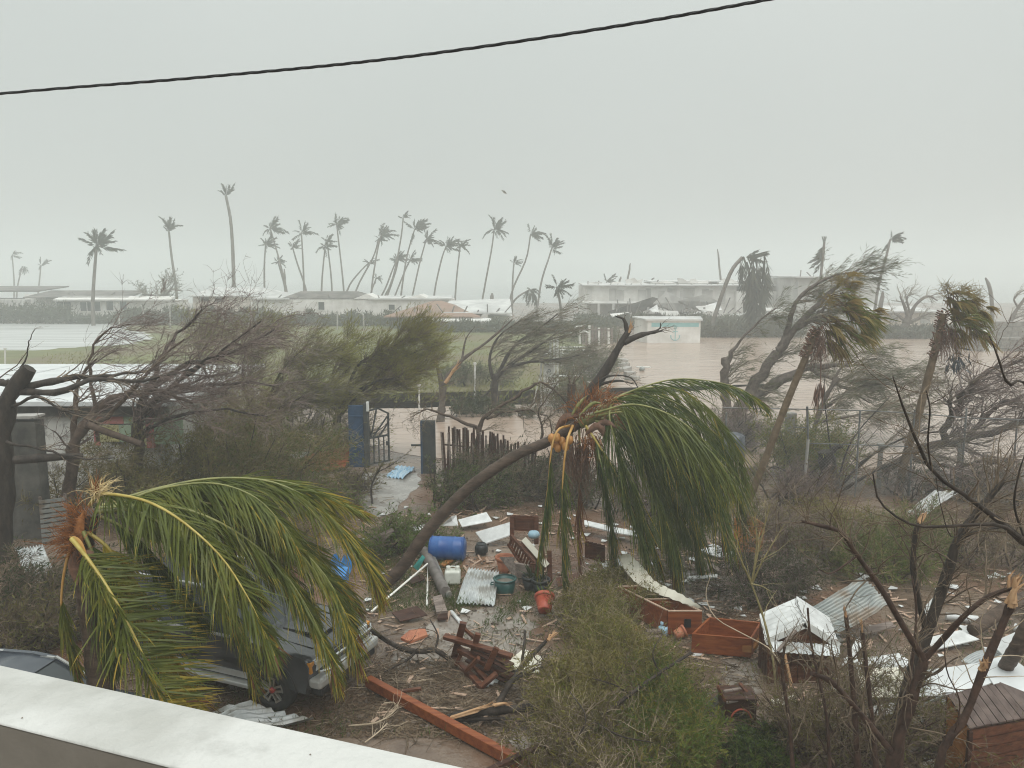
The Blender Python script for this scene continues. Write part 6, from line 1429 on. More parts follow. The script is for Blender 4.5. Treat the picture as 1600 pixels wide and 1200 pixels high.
# ------------------------------------------------------------------ white roofed building at the left
t = thing('white_roofed_building', 'low building with a broad flat white roof and peeling painted wall at the left', 'building', (-16, 24.6, 0))
MB().prism([(-30, 24.2, 3.02), (-10.3, 24.2, 3.02), (-10.6, 34.2, 3.08), (-30, 34.2, 3.08)], (0, 0, 0.14)).build('roof', M['white_roof'], t)
for i in range(9): MB().box((-28.6 + i * 2.0, 29.2, 3.215), (0.05, 9.8, 0.04)).build('roof_seam', M['white_roof'], t)
MB().box((-20.4, 24.62, 2.83), (19.0, 0.3, 0.36)).build('fascia', M['concrete_dark'], t)
MB().box((-21.3, 24.82, 1.32), (17.4, 0.3, 2.64)).build('wall', M['old_white_wall'], t)
MB().box((-11.0, 29.5, 1.5), (0.3, 9.0, 3.0)).build('wall', M['old_white_wall'], t)
for x0, x1, y0, y1, m in ((150, 192, 640, 662, 'mural_pink'), (150, 186, 664, 690, 'mural_yellow'), (148, 155, 664, 696, 'mural_pink'), (187, 216, 664, 690, 'mural_green'), (194, 232, 640, 662, 'mural_green'), (218, 228, 664, 700, 'mural_yellow'), (230, 240, 652, 700, 'mural_pink'), (242, 285, 648, 694, 'mural_green')):
    p, q = P(x0, y1, 24.64), P(x1, y0, 24.64)
    MB().box(((p[0] + q[0]) / 2, 24.64, (p[2] + q[2]) / 2), (q[0] - p[0], 0.03, q[2] - p[2])).build('painted_panel', M[m], t)
MB().box((-12.6, 24.9, 1.3), (3.0, 0.3, 2.6)).build('wall', M['old_white_wall'], t)

d0 = 20.6
t = thing('concrete_wall', 'dark mossy concrete wall end behind the black trunk at the left edge', 'wall', at_ground(20, d0))
X1 = xx(62, 750, d0)
MB().box((X1 - 2.0, d0 + 0.2, 1.6), (4.0, 0.4, 3.2)).build('wall', M['concrete_dark'], t)
MB().prism([(X1 - 4.0, d0 - 0.03, 3.2), (X1 + 0.03, d0 - 0.03, 3.3), (X1 + 0.03, d0 + 0.43, 3.3), (X1 - 4.0, d0 + 0.43, 3.2)], (0, 0, 0.06)).build('coping', M['concrete'], t)
t = thing('slat_fence', 'grey panel of horizontal slats standing between the dark wall and the trunks', 'fence', G(86, 852))
for i in range(9):
    z = 0.12 + i * 0.13
    o = MB().beam(G(66, 852) * (1, 1, 0) + np.array((0, 0, z)), G(106, 846) * (1, 1, 0) + np.array((0, 0, z)), 0.03, 0.085); o.build('slat', M['zinc_dull'], t)
for x, y in ((67, 852), (105, 846)):
    g = G(x, y); MB().box((g[0], g[1] + 0.05, 0.65), (0.06, 0.06, 1.3)).build('post', M['wood_grey'], t)

# ------------------------------------------------------------------ gate
dg = dep(730)
t = thing('gate_post', 'blue painted steel gate post panel with a white cap, left side of the gateway', 'gate post', at_ground(560, dg))
xa, xb, xc = xx(545, 690, dg), xx(569, 690, dg), xx(576.5, 690, dg)
hp = zx(634, dg)
bev(MB().box(((xa + xb) / 2, dg + 0.1, hp / 2), (xb - xa, 0.2, hp)).build('panel', M['blue_paint'], t))
bev(MB().box(((xb + xc) / 2 + 0.004, dg + 0.02, hp / 2 + 0.04), (xc - xb, 0.22, hp + 0.08)).build('post', M['dark_post'], t))
bev(MB().box((xc - 0.01, dg - 0.05, hp - 0.02), (0.10, 0.10, 0.36)).build('cap', M['white_paint'], t), 0.02)
for i in range(3): MB().box(((xa + xb) / 2, dg - 0.012, 0.4 + i * 0.75), (xb - xa - 0.04, 0.022, 0.06)).build('rail', M['blue_paint'], t)
t = thing('iron_gate', 'open iron gate leaf with slanting and upright bars, hung on the blue post', 'gate', at_ground(578, dg + 0.3))
A = at_ground(577, dg + 0.12); B = at_ground(608, dg + 0.75)
def gt(u, v): return A * (1 - u) + B * u + np.array((0, 0, v))
zt, zm = 2.0, 1.06
for p, q, r in ((gt(0, 0.06), gt(0, zt + 0.1), 0.03), (gt(1, 0.06), gt(1, zt - 0.1), 0.03), (gt(0, 0.08), gt(1, 0.08), 0.025), (gt(0, zm), gt(1, zm), 0.03), (gt(0, zt + 0.08), gt(0.5, zt + 0.12), 0.025), (gt(0.5, zt + 0.12), gt(1, zt - 0.12), 0.025)):
    MB().beam(p, q, r * 2.3, r * 2.3).build('frame_bar', M['dark_post'], t)
for u in (0.25, 0.5, 0.75): MB().beam(gt(u, 0.08), gt(u, zm), 0.045, 0.045).build('bar', M['dark_post'], t)
for u0, v0, u1, v1 in ((0.12, zm, 0.42, zt + 0.1), (0.12, zm + 0.02, 0.02, zm + 0.5), (0.2, zm, 0.98, zt - 0.2), (0.5, zm, 1.0, zm + 0.45)):
    MB().beam(gt(u0, v0), gt(u1, v1), 0.05, 0.04).build('bar', M['dark_post'], t)
MB().box(gt(0.95, 0.75), (0.12, 0.08, 0.16)).build('lock', M['dark_post'], t)
dg2 = dep(740)
t = thing('gate_post', 'dark blue grey gate post on the right side of the gateway, wrapped by bare limbs', 'gate post', at_ground(669, dg2))
bev(MB().box(at_ground(669, dg2) + np.array((0, 0.12, 0.95)), (0.52, 0.24, 1.9)).build('post', M['dark_post'], t))
MB().box(at_ground(659.5, dg2) + np.array((0, 0.0, 0.95)), (0.06, 0.05, 1.9)).build('edge_bar', M['blue_paint'], t)
MB().box(at_ground(652, dg2) + np.array((0, 0.05, 1.02)), (0.42, 0.05, 0.07)).build('latch_bar', M['dark_post'], t)
# fallen reddish fence left of the gate
t = thing('fallen_fence', 'fallen reddish board fence half buried in brush left of the blue gate post', 'fence', G(500, 735))
for i in range(8):
    a = G(462 + i * 10.5, 742 - i * 1.6, 0.15); b = G(482 + i * 9.0, 712 - i * 2.4, 0.55 + 0.06 * (i % 3))
    MB().beam(a, b, 0.2, 0.025, (0.2, -1, 0.6)).build('board', M['wood_red'], t)
MB().beam(G(462, 735, 0.3), G(545, 722, 0.42), 0.08, 0.05).build('rail', M['wood_red'], t)
tag(MB().prism([G(452, 712, 0.7), G(478, 702, 0.9), G(482, 709, 0.8), G(456, 724, 0.6)], (0.02, 0.05, 0.06)).build('grey_sheet', M['zinc_dull']), 'grey bent sheet on top of the fallen reddish fence', 'metal sheet')
# stick fence
ds_ = dep(748)
t = thing('stick_fence', 'fence of close set brown sticks behind the scrub, right of the gateway', 'fence', at_ground(760, ds_))
R = random.Random(4)
for i in range(52):
    x = 694 + i * 2.75
    a = at_ground(x, ds_ - i * 0.015); h = 1.75 - 0.55 * max(0, (i - 22) / 30) + R.uniform(-0.15, 0.12)
    MB().tube([a, a + np.array((R.uniform(-0.1, 0.1), R.uniform(-0.05, 0.05), h))], [0.05, 0.035], 5).build('stick', M['wood_dark'] if i % 4 else M['wood_grey'], t)
for z in (0.5, 1.2): MB().beam(at_ground(694, ds_ + 0.06) + np.array((0, 0, z)), at_ground(838, ds_ - 0.7) + np.array((0, 0, z - 0.15)), 0.05, 0.05).build('rail', M['wood_dark'], t)

# wire mesh fence on the right
dw = 24.6
t = thing('wire_fence', 'wire mesh fence with thin rails before the brown flood, right side', 'fence', at_ground(1370, dw))
def fp(x, z): 
    a = at_ground(x, dw + (x - 1258) * 0.002); return a + np.array((0, 0, z))
XS = [1130, 1258, 1336, 1420, 1500, 1580, 1660]
mb = MB()
mb.tube([fp(1125, 2.95), fp(1258, 2.86), fp(1336, 2.80), fp(1420, 2.68), fp(1500, 2.5), fp(1580, 2.42), fp(1660, 2.4)], 0.018, 5)
mb.build('top_rail', M['steel_rail'], t)
MB().tube([fp(1235, 2.3), fp(1258, 2.28)], 0.015, 5).build('short_rail', M['steel_rail'], t)
MB().tube([fp(1258, 1.78), fp(1336, 1.7), fp(1420, 1.6)], 0.018, 5).build('middle_rail', M['steel_rail'], t)
for i, x in enumerate(XS):
    if i == 1:
        MB().tube([fp(x, 1.85), fp(x - 4, 2.95)], 0.035, 6).build('post', M['steel_rail'], t)
        tag(MB().tube([fp(x - 3, 0), fp(x, 1.9)], 0.05, 8).build('post', M['concrete'], t), 'pale lower post')
    else:
        MB().tube([fp(x, 0), fp(x, 2.8 if i < 5 else 2.4)], 0.03, 6).build('post', M['steel_rail'], t)
segs = []
x0w, x1w = fp(1130, 0)[0], fp(1660, 0)[0]; hm_ = 2.5
for s in (1, -1):
    for k in np.arange(x0w - hm_, x1w + hm_, 0.105):
        xa_, xb_ = (k, k + s * hm_)
        u0 = max(0, min(1, ((x0w if s > 0 else x1w) - xa_) / (s * hm_))); u1 = max(0, min(1, ((x1w if s > 0 else x0w) - xa_) / (s * hm_)))
        if u1 - u0 > 0.02:
            f = lambda u: np.array((xa_ + s * hm_ * u, dw + ((xa_ + s * hm_ * u) - fp(1258, 0)[0]) * 0.0, 0.05 + hm_ * u))
            segs.append((f(u0), f(u1)))
sg = np.array(segs)
tag(MB().tubes(sg, np.full(sg.shape[:2], 0.0032), 3).build('wire_mesh', M['steel_rail'], t), kind='stuff')
for i, (x, y0, y1, lb) in enumerate(((1372, 703, 762, 'pale fence post with a flat cap, left of two behind the thicket'), (1496, 700, 760, 'pale fence post behind the thicket, right of two'))):
    b = at_ground(x, 25.6); tag(MB().box(b + np.array((0, 0, 0.75)), (0.12, 0.1, 1.5)).box(b + np.array((0, 0, 1.53)), (0.2, 0.16, 0.06)).build('fence_post', M['concrete']), lb, 'fence post', 'pale fence posts in the right thicket')

# far fence posts along the hedge, field posts
for i, (x, y0, y1, d, lean, lb) in enumerate(((184, 473, 502, 108, 3, 'white concrete post with a hooked top right of the bungalow windows'), (222, 477, 503, 107, 6, 'white post leaning left, right of the bungalow'),
        (265, 477, 506, 106, 1, 'white upright post at the foot of the slim narrow palm'), (309, 483, 506, 106, 0, 'thin white post below the pink house window'), (347, 482, 508, 106, 5, 'white post leaning left before the tallest palm'),
        (392, 478, 505, 106, 0, 'white post with a bent top below the long white house'), (527, 488, 512, 104, 0, 'white post in the hedge under the square dark window'), (568, 490, 514, 104, 0, 'white post right of the square dark window'))):
    a = at_ground(x + lean, d); b = P(x, y0 + 3, d); c = P(x - 3, y0, d)
    tag(MB().tube([a, b, c], [0.11, 0.10, 0.09], 5).build('concrete_post', M['concrete']), lb, 'fence post', 'white fence posts along the far hedge')
for x, y1, d, r, lb in ((742, 568, 44, 0.06, 'thin white pole standing in the field between the two wind-bent trees'), (655, 602, 40, 0.05, 'thin pale pole beside the split tree'), (8, 545, 60, 0.06, 'thin pale pole with a lamp head at the left edge before the pond')):
    a = at_ground(x, d); b = P(x, y1, d); tag(MB().tube([a, b], r, 6).box(b, (0.16, 0.16, 0.1)).build('pole', M['far_white']), lb, 'pole')

# white sign post and pipe rails
dsn = 42.5
t = thing('sign_post', 'white gate pillar board with an anchor and a round emblem, pale posts rising behind it', 'sign', at_ground(857, dsn))
x0, x1 = xx(849, 590, dsn), xx(865, 590, dsn); z0, z1_ = zx(612, dsn), zx(568, dsn)
bev(MB().box(((x0 + x1) / 2, dsn, (z0 + z1_) / 2), (x1 - x0, 0.12, z1_ - z0)).build('board', M['white_paint'], t))
bev(MB().box(((x0 + x1) / 2, dsn + 0.02, z0 / 2), ((x1 - x0) * 0.8, 0.2, z0 - 0.004)).build('pillar', M['white_plaster'], t))
anchor(t, ((x0 + x1) / 2, dsn - 0.06, zx(600, dsn)), 0.30, M['steel_rail'])
th = np.linspace(0, 2 * math.pi, 14); c = P(858, 579, dsn)
MB().tube(np.stack([c[0] + 0.075 * np.cos(th), np.full(14, dsn - 0.07), c[2] + 0.075 * np.sin(th)], 1), 0.02, 5).build('round_emblem', M['steel_rail'], t)
for xa_, ya in ((860, 530), (866, 527), (871, 525)):
    MB().beam(at_ground(xa_, dsn + 1.2 + (xa_ - 860) * 0.1), P(xa_, ya, dsn + 1.2 + (xa_ - 860) * 0.1), 0.12, 0.12).build('rear_post', M['white_paint'], t)
MB().tube(smooth_path([at_ground(846, dsn + 0.1), P(846, 566, dsn), P(856, 552, dsn + 0.6), P(860, 548, dsn + 1.2)], 12), 0.06, 6).build('bent_pipe', M['white_paint'], t)
MB().beam(P(845, 582, dsn), at_ground(832, dsn), 0.06, 0.06).build('brace', M['white_paint'], t)
t = thing('pipe_railing', 'set of white bent pipe rails stepping down right of the white sign pillar', 'railing', at_ground(895, 58))
for x0, y, x1, dd in ((875, 542.5, 914, 62), (873, 547, 914, 60), (868, 552.5, 915, 58), (866, 587.5, 909, 48)):
    a, b = P(x0, y, dd), P(x1, y, dd)
    MB().tube([a, b, b + np.array((0.45, -0.2, -0.4))], 0.06 if dd > 50 else 0.045, 6).build('rail', M['white_paint'], t)
    for u in (0.08, 0.6):
        p = a * (1 - u) + b * u; MB().tube([p, p * (1, 1, 0)], 0.04, 5).build('post', M['white_paint'], t)
for pts in (((884, 528), (902, 510), (910, 509)), ((893, 524), (914, 517), (919, 520))):
    MB().tube([P(x, y, 66) for x, y in pts], 0.07, 6).build('twisted_rail', M['white_paint'], t)
t = thing('picket_fence', 'ragged dark picket fence on the bank left of the white shed', 'fence', at_ground(930, 82))
for i, x in enumerate(range(906, 958, 5)):
    R = random.Random(i); a = at_ground(x, 82); b = P(x, 509 + R.uniform(-2, 4) + (3 if i > 6 else 0), 82)
    MB().beam(a, b, 0.22, 0.06, (0, -1, 0)).build('picket', M['wood_grey'] if i % 3 else M['far_white'], t)
MB().beam(P(905, 514, 81.9), P(957, 516, 81.9), 0.05, 0.12).build('rail', M['wood_grey'], t)
for i, (x, y, lb) in enumerate(((972, 566, 'small broken block in the brown flood, farthest of the row'), (974, 573, 'broken block in the brown flood, second farthest of the row'), (977, 580, 'broken block in the brown flood, middle of the row'), (984, 587, 'broken block in the brown flood, second nearest of the row'), (988, 594, 'broken block in the brown flood, nearest of the row'))):
    g = G(x, y); R = random.Random(i + 40)
    tag(bev(MB().box(g + np.array((0, 0, 0.12)), (0.75 + R.random() * 0.4, 0.5, 0.34), rot_m(0.05, R.uniform(-0.1, 0.1), R.uniform(0, 3))).build('concrete_block', M['concrete']), 0.03), lb, 'block', 'broken blocks in the flood')
tag(MB().lathe([(0.01, -0.22), (0.16, -0.16), (0.22, 0), (0.16, 0.16), (0.01, 0.22)], G(1003, 580) + np.array((0, 0, 0.14)), 12).build('float_ball', M['zinc_dull']), 'grey round float drifting in the flood', 'float')
tag(MB().beam(G(994, 573, 0.06), G(1016, 574, 0.06), 0.25, 0.08).build('plank', M['white_paint']), 'white plank drifting in the flood behind the grey float', 'plank')
tag(MB().lathe([(0.02, 0), (0.42, 0.0), (0.45, 0.4), (0.40, 0.95), (0.2, 1.05), (0.01, 1.08)], at_ground(1146, 30), 14).build('water_tank', M['car_blue_grey']), 'bluish grey rounded tank half hidden at the foot of the big leaning tree', 'tank')
tag(bev(MB().box(at_ground(1232, 29) + np.array((0, 0, 1.0)), (0.36, 0.3, 2.0), rot_z(0.4)).build('stone_post', M['rock']), 0.05), 'short dark stone post poking above the bright yellow green bush', 'post')

# ------------------------------------------------------------------ cars
def wheel(root, c, r, w, side, cap='red_cap'):
    """tyre > rim, spokes, hub; axle along the car's Y"""
    R90 = rot_m(math.pi / 2, 0, 0)
    ty = MB().lathe([(r * 0.62, -w / 2), (r * 0.93, -w / 2), (r, -w * 0.36), (r, w * 0.36), (r * 0.93, w / 2), (r * 0.62, w / 2), (r * 0.62, -w / 2)], c, 28, R90).build('wheel', M['tyre'], root, True)
    o = np.array(c, float); f = np.array((0, side * w * 0.40, 0))
    MB().lathe([(r * 0.63, -w * 0.42), (r * 0.60, -w * 0.05), (r * 0.56, w * 0.36), (r * 0.63, w * 0.44)], o, 28, R90).lathe([(r * 0.60, 0.0), (0.01, 0.0)], o + f * 0.2, 24, R90).build('rim', M['black_plastic'], ty, True)
    for k in range(5):
        a = k * 2 * math.pi / 5 + 0.3
        d = np.array((math.cos(a), 0, math.sin(a))); e = np.array((-math.sin(a), 0, math.cos(a)))
        MB().beam(o + f + d * r * 0.14 + e * 0.03, o + f + d * r * 0.57 + e * 0.045, 0.03, 0.04, (0, 1, 0)).beam(o + f + d * r * 0.14 - e * 0.03, o + f + d * r * 0.57 - e * 0.045, 0.03, 0.04, (0, 1, 0)).beam(o + f + d * r * 0.55 - e * 0.07, o + f + d * r * 0.55 + e * 0.07, 0.03, 0.035, (0, 1, 0)).build('spoke', M['zinc_dull'], ty, True)
    MB().lathe([(0.05, -0.03), (0.045, 0.03), (0.01, 0.04)] if side < 0 else [(0.01, -0.04), (0.045, -0.03), (0.05, 0.03)], o + f * 1.05, 14, rot_m(math.pi / 2, 0, 0)).build('hub_cap', M[cap], ty, True)
    return ty
def car_body(mb, prof, w, inset=0.05):
    """side outline lofted over the width with softened flanks"""
    p = np.array(prof, float)
    c = p.mean(0)
    rings = []
    for y, k in ((-w / 2, inset), (-w / 2 + 0.05, 0.012), (-w / 2 + 0.12, 0), (w / 2 - 0.12, 0), (w / 2 - 0.05, 0.012), (w / 2, inset)):
        q = c + (p - c) * np.array((1 - k / 1.6, 1 - k / 0.8))
        rings.append(np.stack([q[:, 0], np.full(len(q), y), q[:, 1]], 1))
    V = np.stack(rings + [], 0)
    V = np.concatenate([V, V[:, :1]], 1)
    mb.grid(V, 0, True)
    for r, s in ((rings[0], 1), (rings[-1], -1)):
        n = len(r); v = np.vstack([r, r.mean(0)])
        mb.add(v, [((i, (i + 1) % n, n) if s > 0 else ((i + 1) % n, i, n)) for i in range(n)])
    return mb
def arch_profile(x0, x1, zb, wheels, r, top):
    """outline from rear bottom to front bottom with wheel arches, then the given top points back"""
    pts = [(x0, zb)]
    for wx in sorted(wheels):
        for a in np.linspace(math.pi, 0, 9): pts.append((wx + r * math.cos(a), zb + 0.02 + r * 0.95 * math.sin(a)))
    pts.append((x1, zb))
    return pts + top
def make_car(root, kind):
    s = dict(suv=dict(w=1.74, zb=0.40, wr=0.365, wx=(-1.28, 1.36), m='car_grey'), sedan=dict(w=1.66, zb=0.26, wr=0.31, wx=(-1.2, 1.3), m='car_blue_grey'))[kind]
    m = M[s['m']]; w = s['w']
    if kind == 'suv':
        top = [(2.12, 0.62), (2.14, 0.88), (2.05, 1.02), (1.5, 1.09), (0.92, 1.13), (0.85, 1.12), (-2.05, 1.10), (-2.2, 1.0), (-2.22, 0.6)]
        prof = arch_profile(-2.18, 2.06, s['zb'], s['wx'], 0.46, top)
        cab = [(0.88, 1.12), (0.28, 1.70), (-0.1, 1.77), (-1.95, 1.76), (-2.12, 1.12)]
    else:
        top = [(2.02, 0.5), (2.04, 0.70), (1.9, 0.82), (1.0, 0.92), (0.85, 0.92), (-1.5, 0.94), (-2.0, 0.92), (-2.1, 0.8), (-2.1, 0.5)]
        prof = arch_profile(-2.05, 1.98, s['zb'], s['wx'], 0.38, top)
        cab = [(0.95, 0.91), (0.25, 1.36), (-0.1, 1.41), (-0.95, 1.40), (-1.6, 0.93)]
    car_body(MB(), prof, w).build('body', m, root, True)
    # cabin: glass box with painted roof and pillars
    wt, wb = w * 0.80, w * 0.95
    c = np.array(cab); zlo, zhi = c[:, 1].min(), c[:, 1].max()
    hw_ = lambda z: (wb + (wt - wb) * (z - zlo) / (zhi - zlo)) / 2
    L_, R_ = [np.array([(x, sgn * hw_(z) * 0.985, z) for x, z in cab]) for sgn in (1, -1)]
    n = len(cab)
    g = MB(); v = np.vstack([L_, R_, L_.mean(0)[None], R_.mean(0)[None]])
    g.add(v, [(i, n + i, n + (i + 1) % n, (i + 1) % n) for i in range(n)]); g.add(v, [((i + 1) % n, i, 2 * n) for i in range(n)] + [(n + i, n + (i + 1) % n, 2 * n + 1) for i in range(n)])
    g.build('windows', M['dark_glass'], root, True)
    x1, x2, x3 = cab[1][0], cab[2][0], cab[3][0]
    rf = np.array([[(x1 + 0.02, y * hw_(cab[1][1]), cab[1][1] + 0.015) for y in (-1, -0.6, 0, 0.6, 1)], [(x2, y * hw_(cab[2][1]) * 1.0, cab[2][1] + (0.02 if abs(y) < 0.9 else 0)) for y in (-1, -0.6, 0, 0.6, 1)], [(x3, y * hw_(cab[3][1]), cab[3][1] + (0.02 if abs(y) < 0.9 else 0)) for y in (-1, -0.6, 0, 0.6, 1)], [(x3 - 0.06, y * hw_(cab[3][1]) * 1.01, cab[3][1] - 0.09) for y in (-1, -0.6, 0, 0.6, 1)]])
    MB().grid(rf, 0, True).grid(rf[:, ::-1] - np.array((0, 0, 0.03)), 0, True).build('roof', m, root, True)
    for sgn in (-1, 1):
        def e(x, z): return np.array((x, sgn * hw_(z), z))
        for a, b in ((cab[0], cab[1]), (cab[1], cab[2]), (cab[2], cab[3]), (cab[3], cab[4])):
            MB().beam(e(*a), e(*b), 0.06, 0.07, (0, 1, 0)).build('pillar', m, root, True)
        for xm in ((-0.35, -1.25) if kind == 'suv' else (-0.35,)):
            MB().beam(e(xm, zlo), e(xm - 0.05, zhi), 0.06, 0.08, (0, 1, 0)).build('pillar', m, root, True)
        MB().beam((cab[0][0] - 0.05, sgn * (w / 2 - 0.025), zlo + 0.0), (cab[4][0], sgn * (w / 2 - 0.025), zlo - 0.005), 0.03, 0.035, (0, 0, 1)).build('belt_trim', M['car_silver'], root, True)
        for xd in ((0.75, -0.28, -1.02) if kind == 'suv' else (0.75, -0.28)):
            MB().box((xd, sgn * (w / 2 - 0.016), (zlo + s['zb']) / 2 + 0.02), (0.012, 0.05, zlo - s['zb'] - 0.1)).build('door_gap', M['black_plastic'], root, True)
        for xd in (-0.15, -0.92) if kind == 'suv' else (-0.15,):
            bev(MB().box((xd, sgn * (w / 2 + 0.004), zlo - 0.13), (0.16, 0.05, 0.05)).build('door_handle', M['black_plastic'], root, True))
        if kind == 'suv':
            bev(MB().box((0.0, sgn * (w / 2 + 0.035), 0.39), (1.95, 0.16, 0.07)).build('running_board', M['car_silver'], root, True), 0.02)
            MB().box((0.0, sgn * (w / 2 + 0.002), 0.52), (1.75, 0.03, 0.10)).build('sill_trim', M['car_silver'], root, True)
        bev(MB().box((cab[0][0] - 0.12, sgn * (w / 2 + 0.11), zlo + 0.09), (0.10, 0.2, 0.14)).build('mirror', M['black_plastic'], root, True), 0.03)
        for wx in s['wx']:
            wheel(root, (wx, sgn * (w / 2 - 0.10), s['wr']), s['wr'], 0.23, sgn, 'red_cap' if kind == 'suv' else 'car_silver')
            th = np.linspace(math.pi * 0.98, 0.06, 12); rr = 0.475 if kind == 'suv' else 0.39
            MB().tube(np.stack([wx + rr * np.cos(th), np.full(12, sgn * (w / 2 - 0.01)), s['zb'] + rr * 0.95 * np.sin(th)], 1), 0.028, 6).build('wheel_arch', M['black_plastic'] if kind == 'suv' else m, root, True)
        hx = 2.105 if kind == 'suv' else 2.0; hz_ = 0.86 if kind == 'suv' else 0.64
        hl = bev(MB().box((hx, sgn * (w / 2 - 0.26), hz_), (0.07, 0.30, 0.17)).build('headlight', M['lamp_glass'], root, True), 0.02)
        MB().box((hx - 0.02, sgn * (w / 2 - 0.26), hz_), (0.07, 0.33, 0.20)).build('bezel', M['chrome'], hl, True)
        MB().box((hx - 0.03, sgn * (w / 2 - 0.055), hz_), (0.09, 0.09, 0.17)).build('indicator', M['amber'], root, True)
    if kind == 'suv':
        gr = MB().box((2.11, 0, 0.86), (0.05, 0.85, 0.18)).build('grille', M['black_plastic'], root, True)
        for k in range(4): MB().box((2.14, 0, 0.80 + k * 0.042), (0.02, 0.84, 0.014)).build('grille_bar', M['chrome'], gr, True)
        bev(MB().box((2.18, 0, 0.62), (0.24, 1.74, 0.17)).build('bumper', M['car_silver'], root, True), 0.05)
        bev(MB().box((2.16, 0, 0.46), (0.2, 1.6, 0.13)).build('valance', M['black_plastic'], root, True), 0.03)
        for z in (0.78, 0.95): MB().tube([(2.20, -0.75, z), (2.30, -0.6, z), (2.32, 0, z), (2.30, 0.6, z), (2.20, 0.75, z)], 0.024, 8).build('bull_bar', M['chrome'], root, True)
        MB().box((1.5, 0, 1.115), (0.75, 0.5, 0.03)).build('hood_scoop', m, root, True)
        for y in (-0.55, 0.55): MB().beam((1.95, y, 1.045), (0.95, y * 1.1, 1.135), 0.02, 0.02).build('hood_crease', m, root, True)
        for y in (-0.66, 0.66): MB().tube([(-0.2, y, 1.83), (-1.85, y, 1.83)], 0.018, 6).build('roof_rail', M['car_silver'], root, True)
        MB().beam((0.86, 0.15, 1.15), (0.55, 0.5, 1.42), 0.02, 0.02).build('wiper', M['black_plastic'], root, True)
    else:
        bev(MB().box((2.03, 0, 0.42), (0.16, 1.62, 0.16)).build('bumper', M['black_plastic'], root, True), 0.04)
        for sgn in (-1, 1):
            MB().beam((x1, sgn * wt / 2 * 0.98, cab[1][1] + 0.03), (x3, sgn * wt / 2 * 0.98, cab[3][1] + 0.03), 0.035, 0.03).build('roof_trim', M['car_silver'], root, True)
            MB().beam((cab[0][0], sgn * wb / 2, cab[0][1] + 0.02), (x1, sgn * wt / 2, cab[1][1] + 0.03), 0.05, 0.04, (0, 1, 0)).build('windscreen_trim', M['car_silver'], root, True)
        MB().box((1.5, 0, 0.885), (0.9, 1.2, 0.02)).build('bonnet_panel', m, root, True)
    return root
hd = math.radians(-22)
fw = P(432, 1079, 12.22); cl = np.array((math.cos(hd), math.sin(hd))); lf = np.array((-math.sin(hd), math.cos(hd)))
org = fw[:2] - cl * 1.36 + lf * (1.74 / 2 - 0.10)
suv = thing('car', 'dark grey off-road car with silver sills and bull bar, half covered by palm fronds', 'car', (org[0], org[1], 0), (0, 0, hd))
make_car(suv, 'suv')
sed = thing('car', 'bluish grey car with pale roof trim, just above the parapet at left', 'car', (-7.1, 10.55, 0.02), (0, 0, math.radians(-10)))
make_car(sed, 'sedan')
# ------------------------------------------------------------------ debris in the yard
def corr(name, label, corners, n, amp, m, cat='metal sheet', group=None, curl=0.0, rough=0.02, seed=1, rows=9, along=1):
    """corrugated sheet over the quad a-b-c-d (a->b across the waves); curl lifts the middle"""
    r = np.random.default_rng(seed)
    a, b, c, d = [np.array(q, float) for q in corners]
    nu = n * 6 + 1
    u = np.linspace(0, 1, nu)[:, None, None]; v = np.linspace(0, 1, rows)[None, :, None]
    V = a * (1 - u) * (1 - v) + b * u * (1 - v) + c * u * v + d * (1 - u) * v
    nn = nrm(np.cross(b - a, d - a)); nn = nn if nn[2] > 0 else -nn
    wav = amp * np.cos(u[..., 0] * n * 2 * math.pi)
    du_ = np.cumsum(r.normal(0, 1, (nu, 1)), 0) * 0.0 + r.normal(0, 1, (1, rows)) * rough
    V = V + nn * (wav + curl * np.sin(v[..., 0] * math.pi) + du_ + rough * np.sin(u[..., 0] * 5 + v[..., 0] * 4 + seed))[..., None]
    V[:, 0] += (nrm(a - d) * rough)[None] * np.sin(np.arange(nu) * 1.1)[:, None]; V[:, -1] += (nrm(d - a) * rough)[None] * np.sin(np.arange(nu) * 0.8)[:, None]
    V[..., 2] = np.maximum(V[..., 2], 0.012)
    o = MB().grid(V, 0, True).grid(V[:, ::-1] - nn * 0.003, 0, True).build(name, M[m])
    return tag(o, label, cat, group)
def panel(name, label, poly, m, th=0.02, cat='sheet', group=None, nrmv=None):
    o = MB().prism([np.array(p, float) for p in poly], np.array((0, 0, th)) if nrmv is None else np.array(nrmv)).build(name, M[m])
    return tag(o, label, cat, group)
corr('corrugated_sheet', 'square silver corrugated sheet lying in the middle of the yard beside the green tub', (G(733, 888, .16), G(780, 893, .14), G(773, 946, .06), G(713, 942, .06)), 10, 0.022, 'zinc', curl=0.06, rough=0.007, seed=1)
corr('corrugated_sheet', 'grey corrugated sheet leaning in the undergrowth at the left edge', (G(23, 857, 0.9), G(67, 853, 0.9), G(90, 907, 0.35), G(45, 915, 0.35)), 9, 0.022, 'zinc', seed=2)
corr('corrugated_sheet', 'pale blue striped metal sheet lying on the pale path in the gateway', (G(604, 744, .05), G(631, 748, .05), G(651, 728, .12), G(622, 727, .12)), 5, 0.035, 'blue_sheet', seed=3)
corr('corrugated_sheet', 'silver corrugated sheet on the soil under the front of the grey car', (G(325, 1112, .05), G(352, 1150, .05), G(492, 1122, .10), G(392, 1098, .12)), 6, 0.035, 'zinc', rough=0.03, seed=4)
corr('corrugated_sheet', 'long silver corrugated sheet propped behind the toy hutch, rising to the right', (G(1247, 960, .50), G(1312, 988, .40), G(1392, 943, .75), G(1350, 900, .95)), 11, 0.025, 'zinc_dull', curl=-0.05, seed=5)
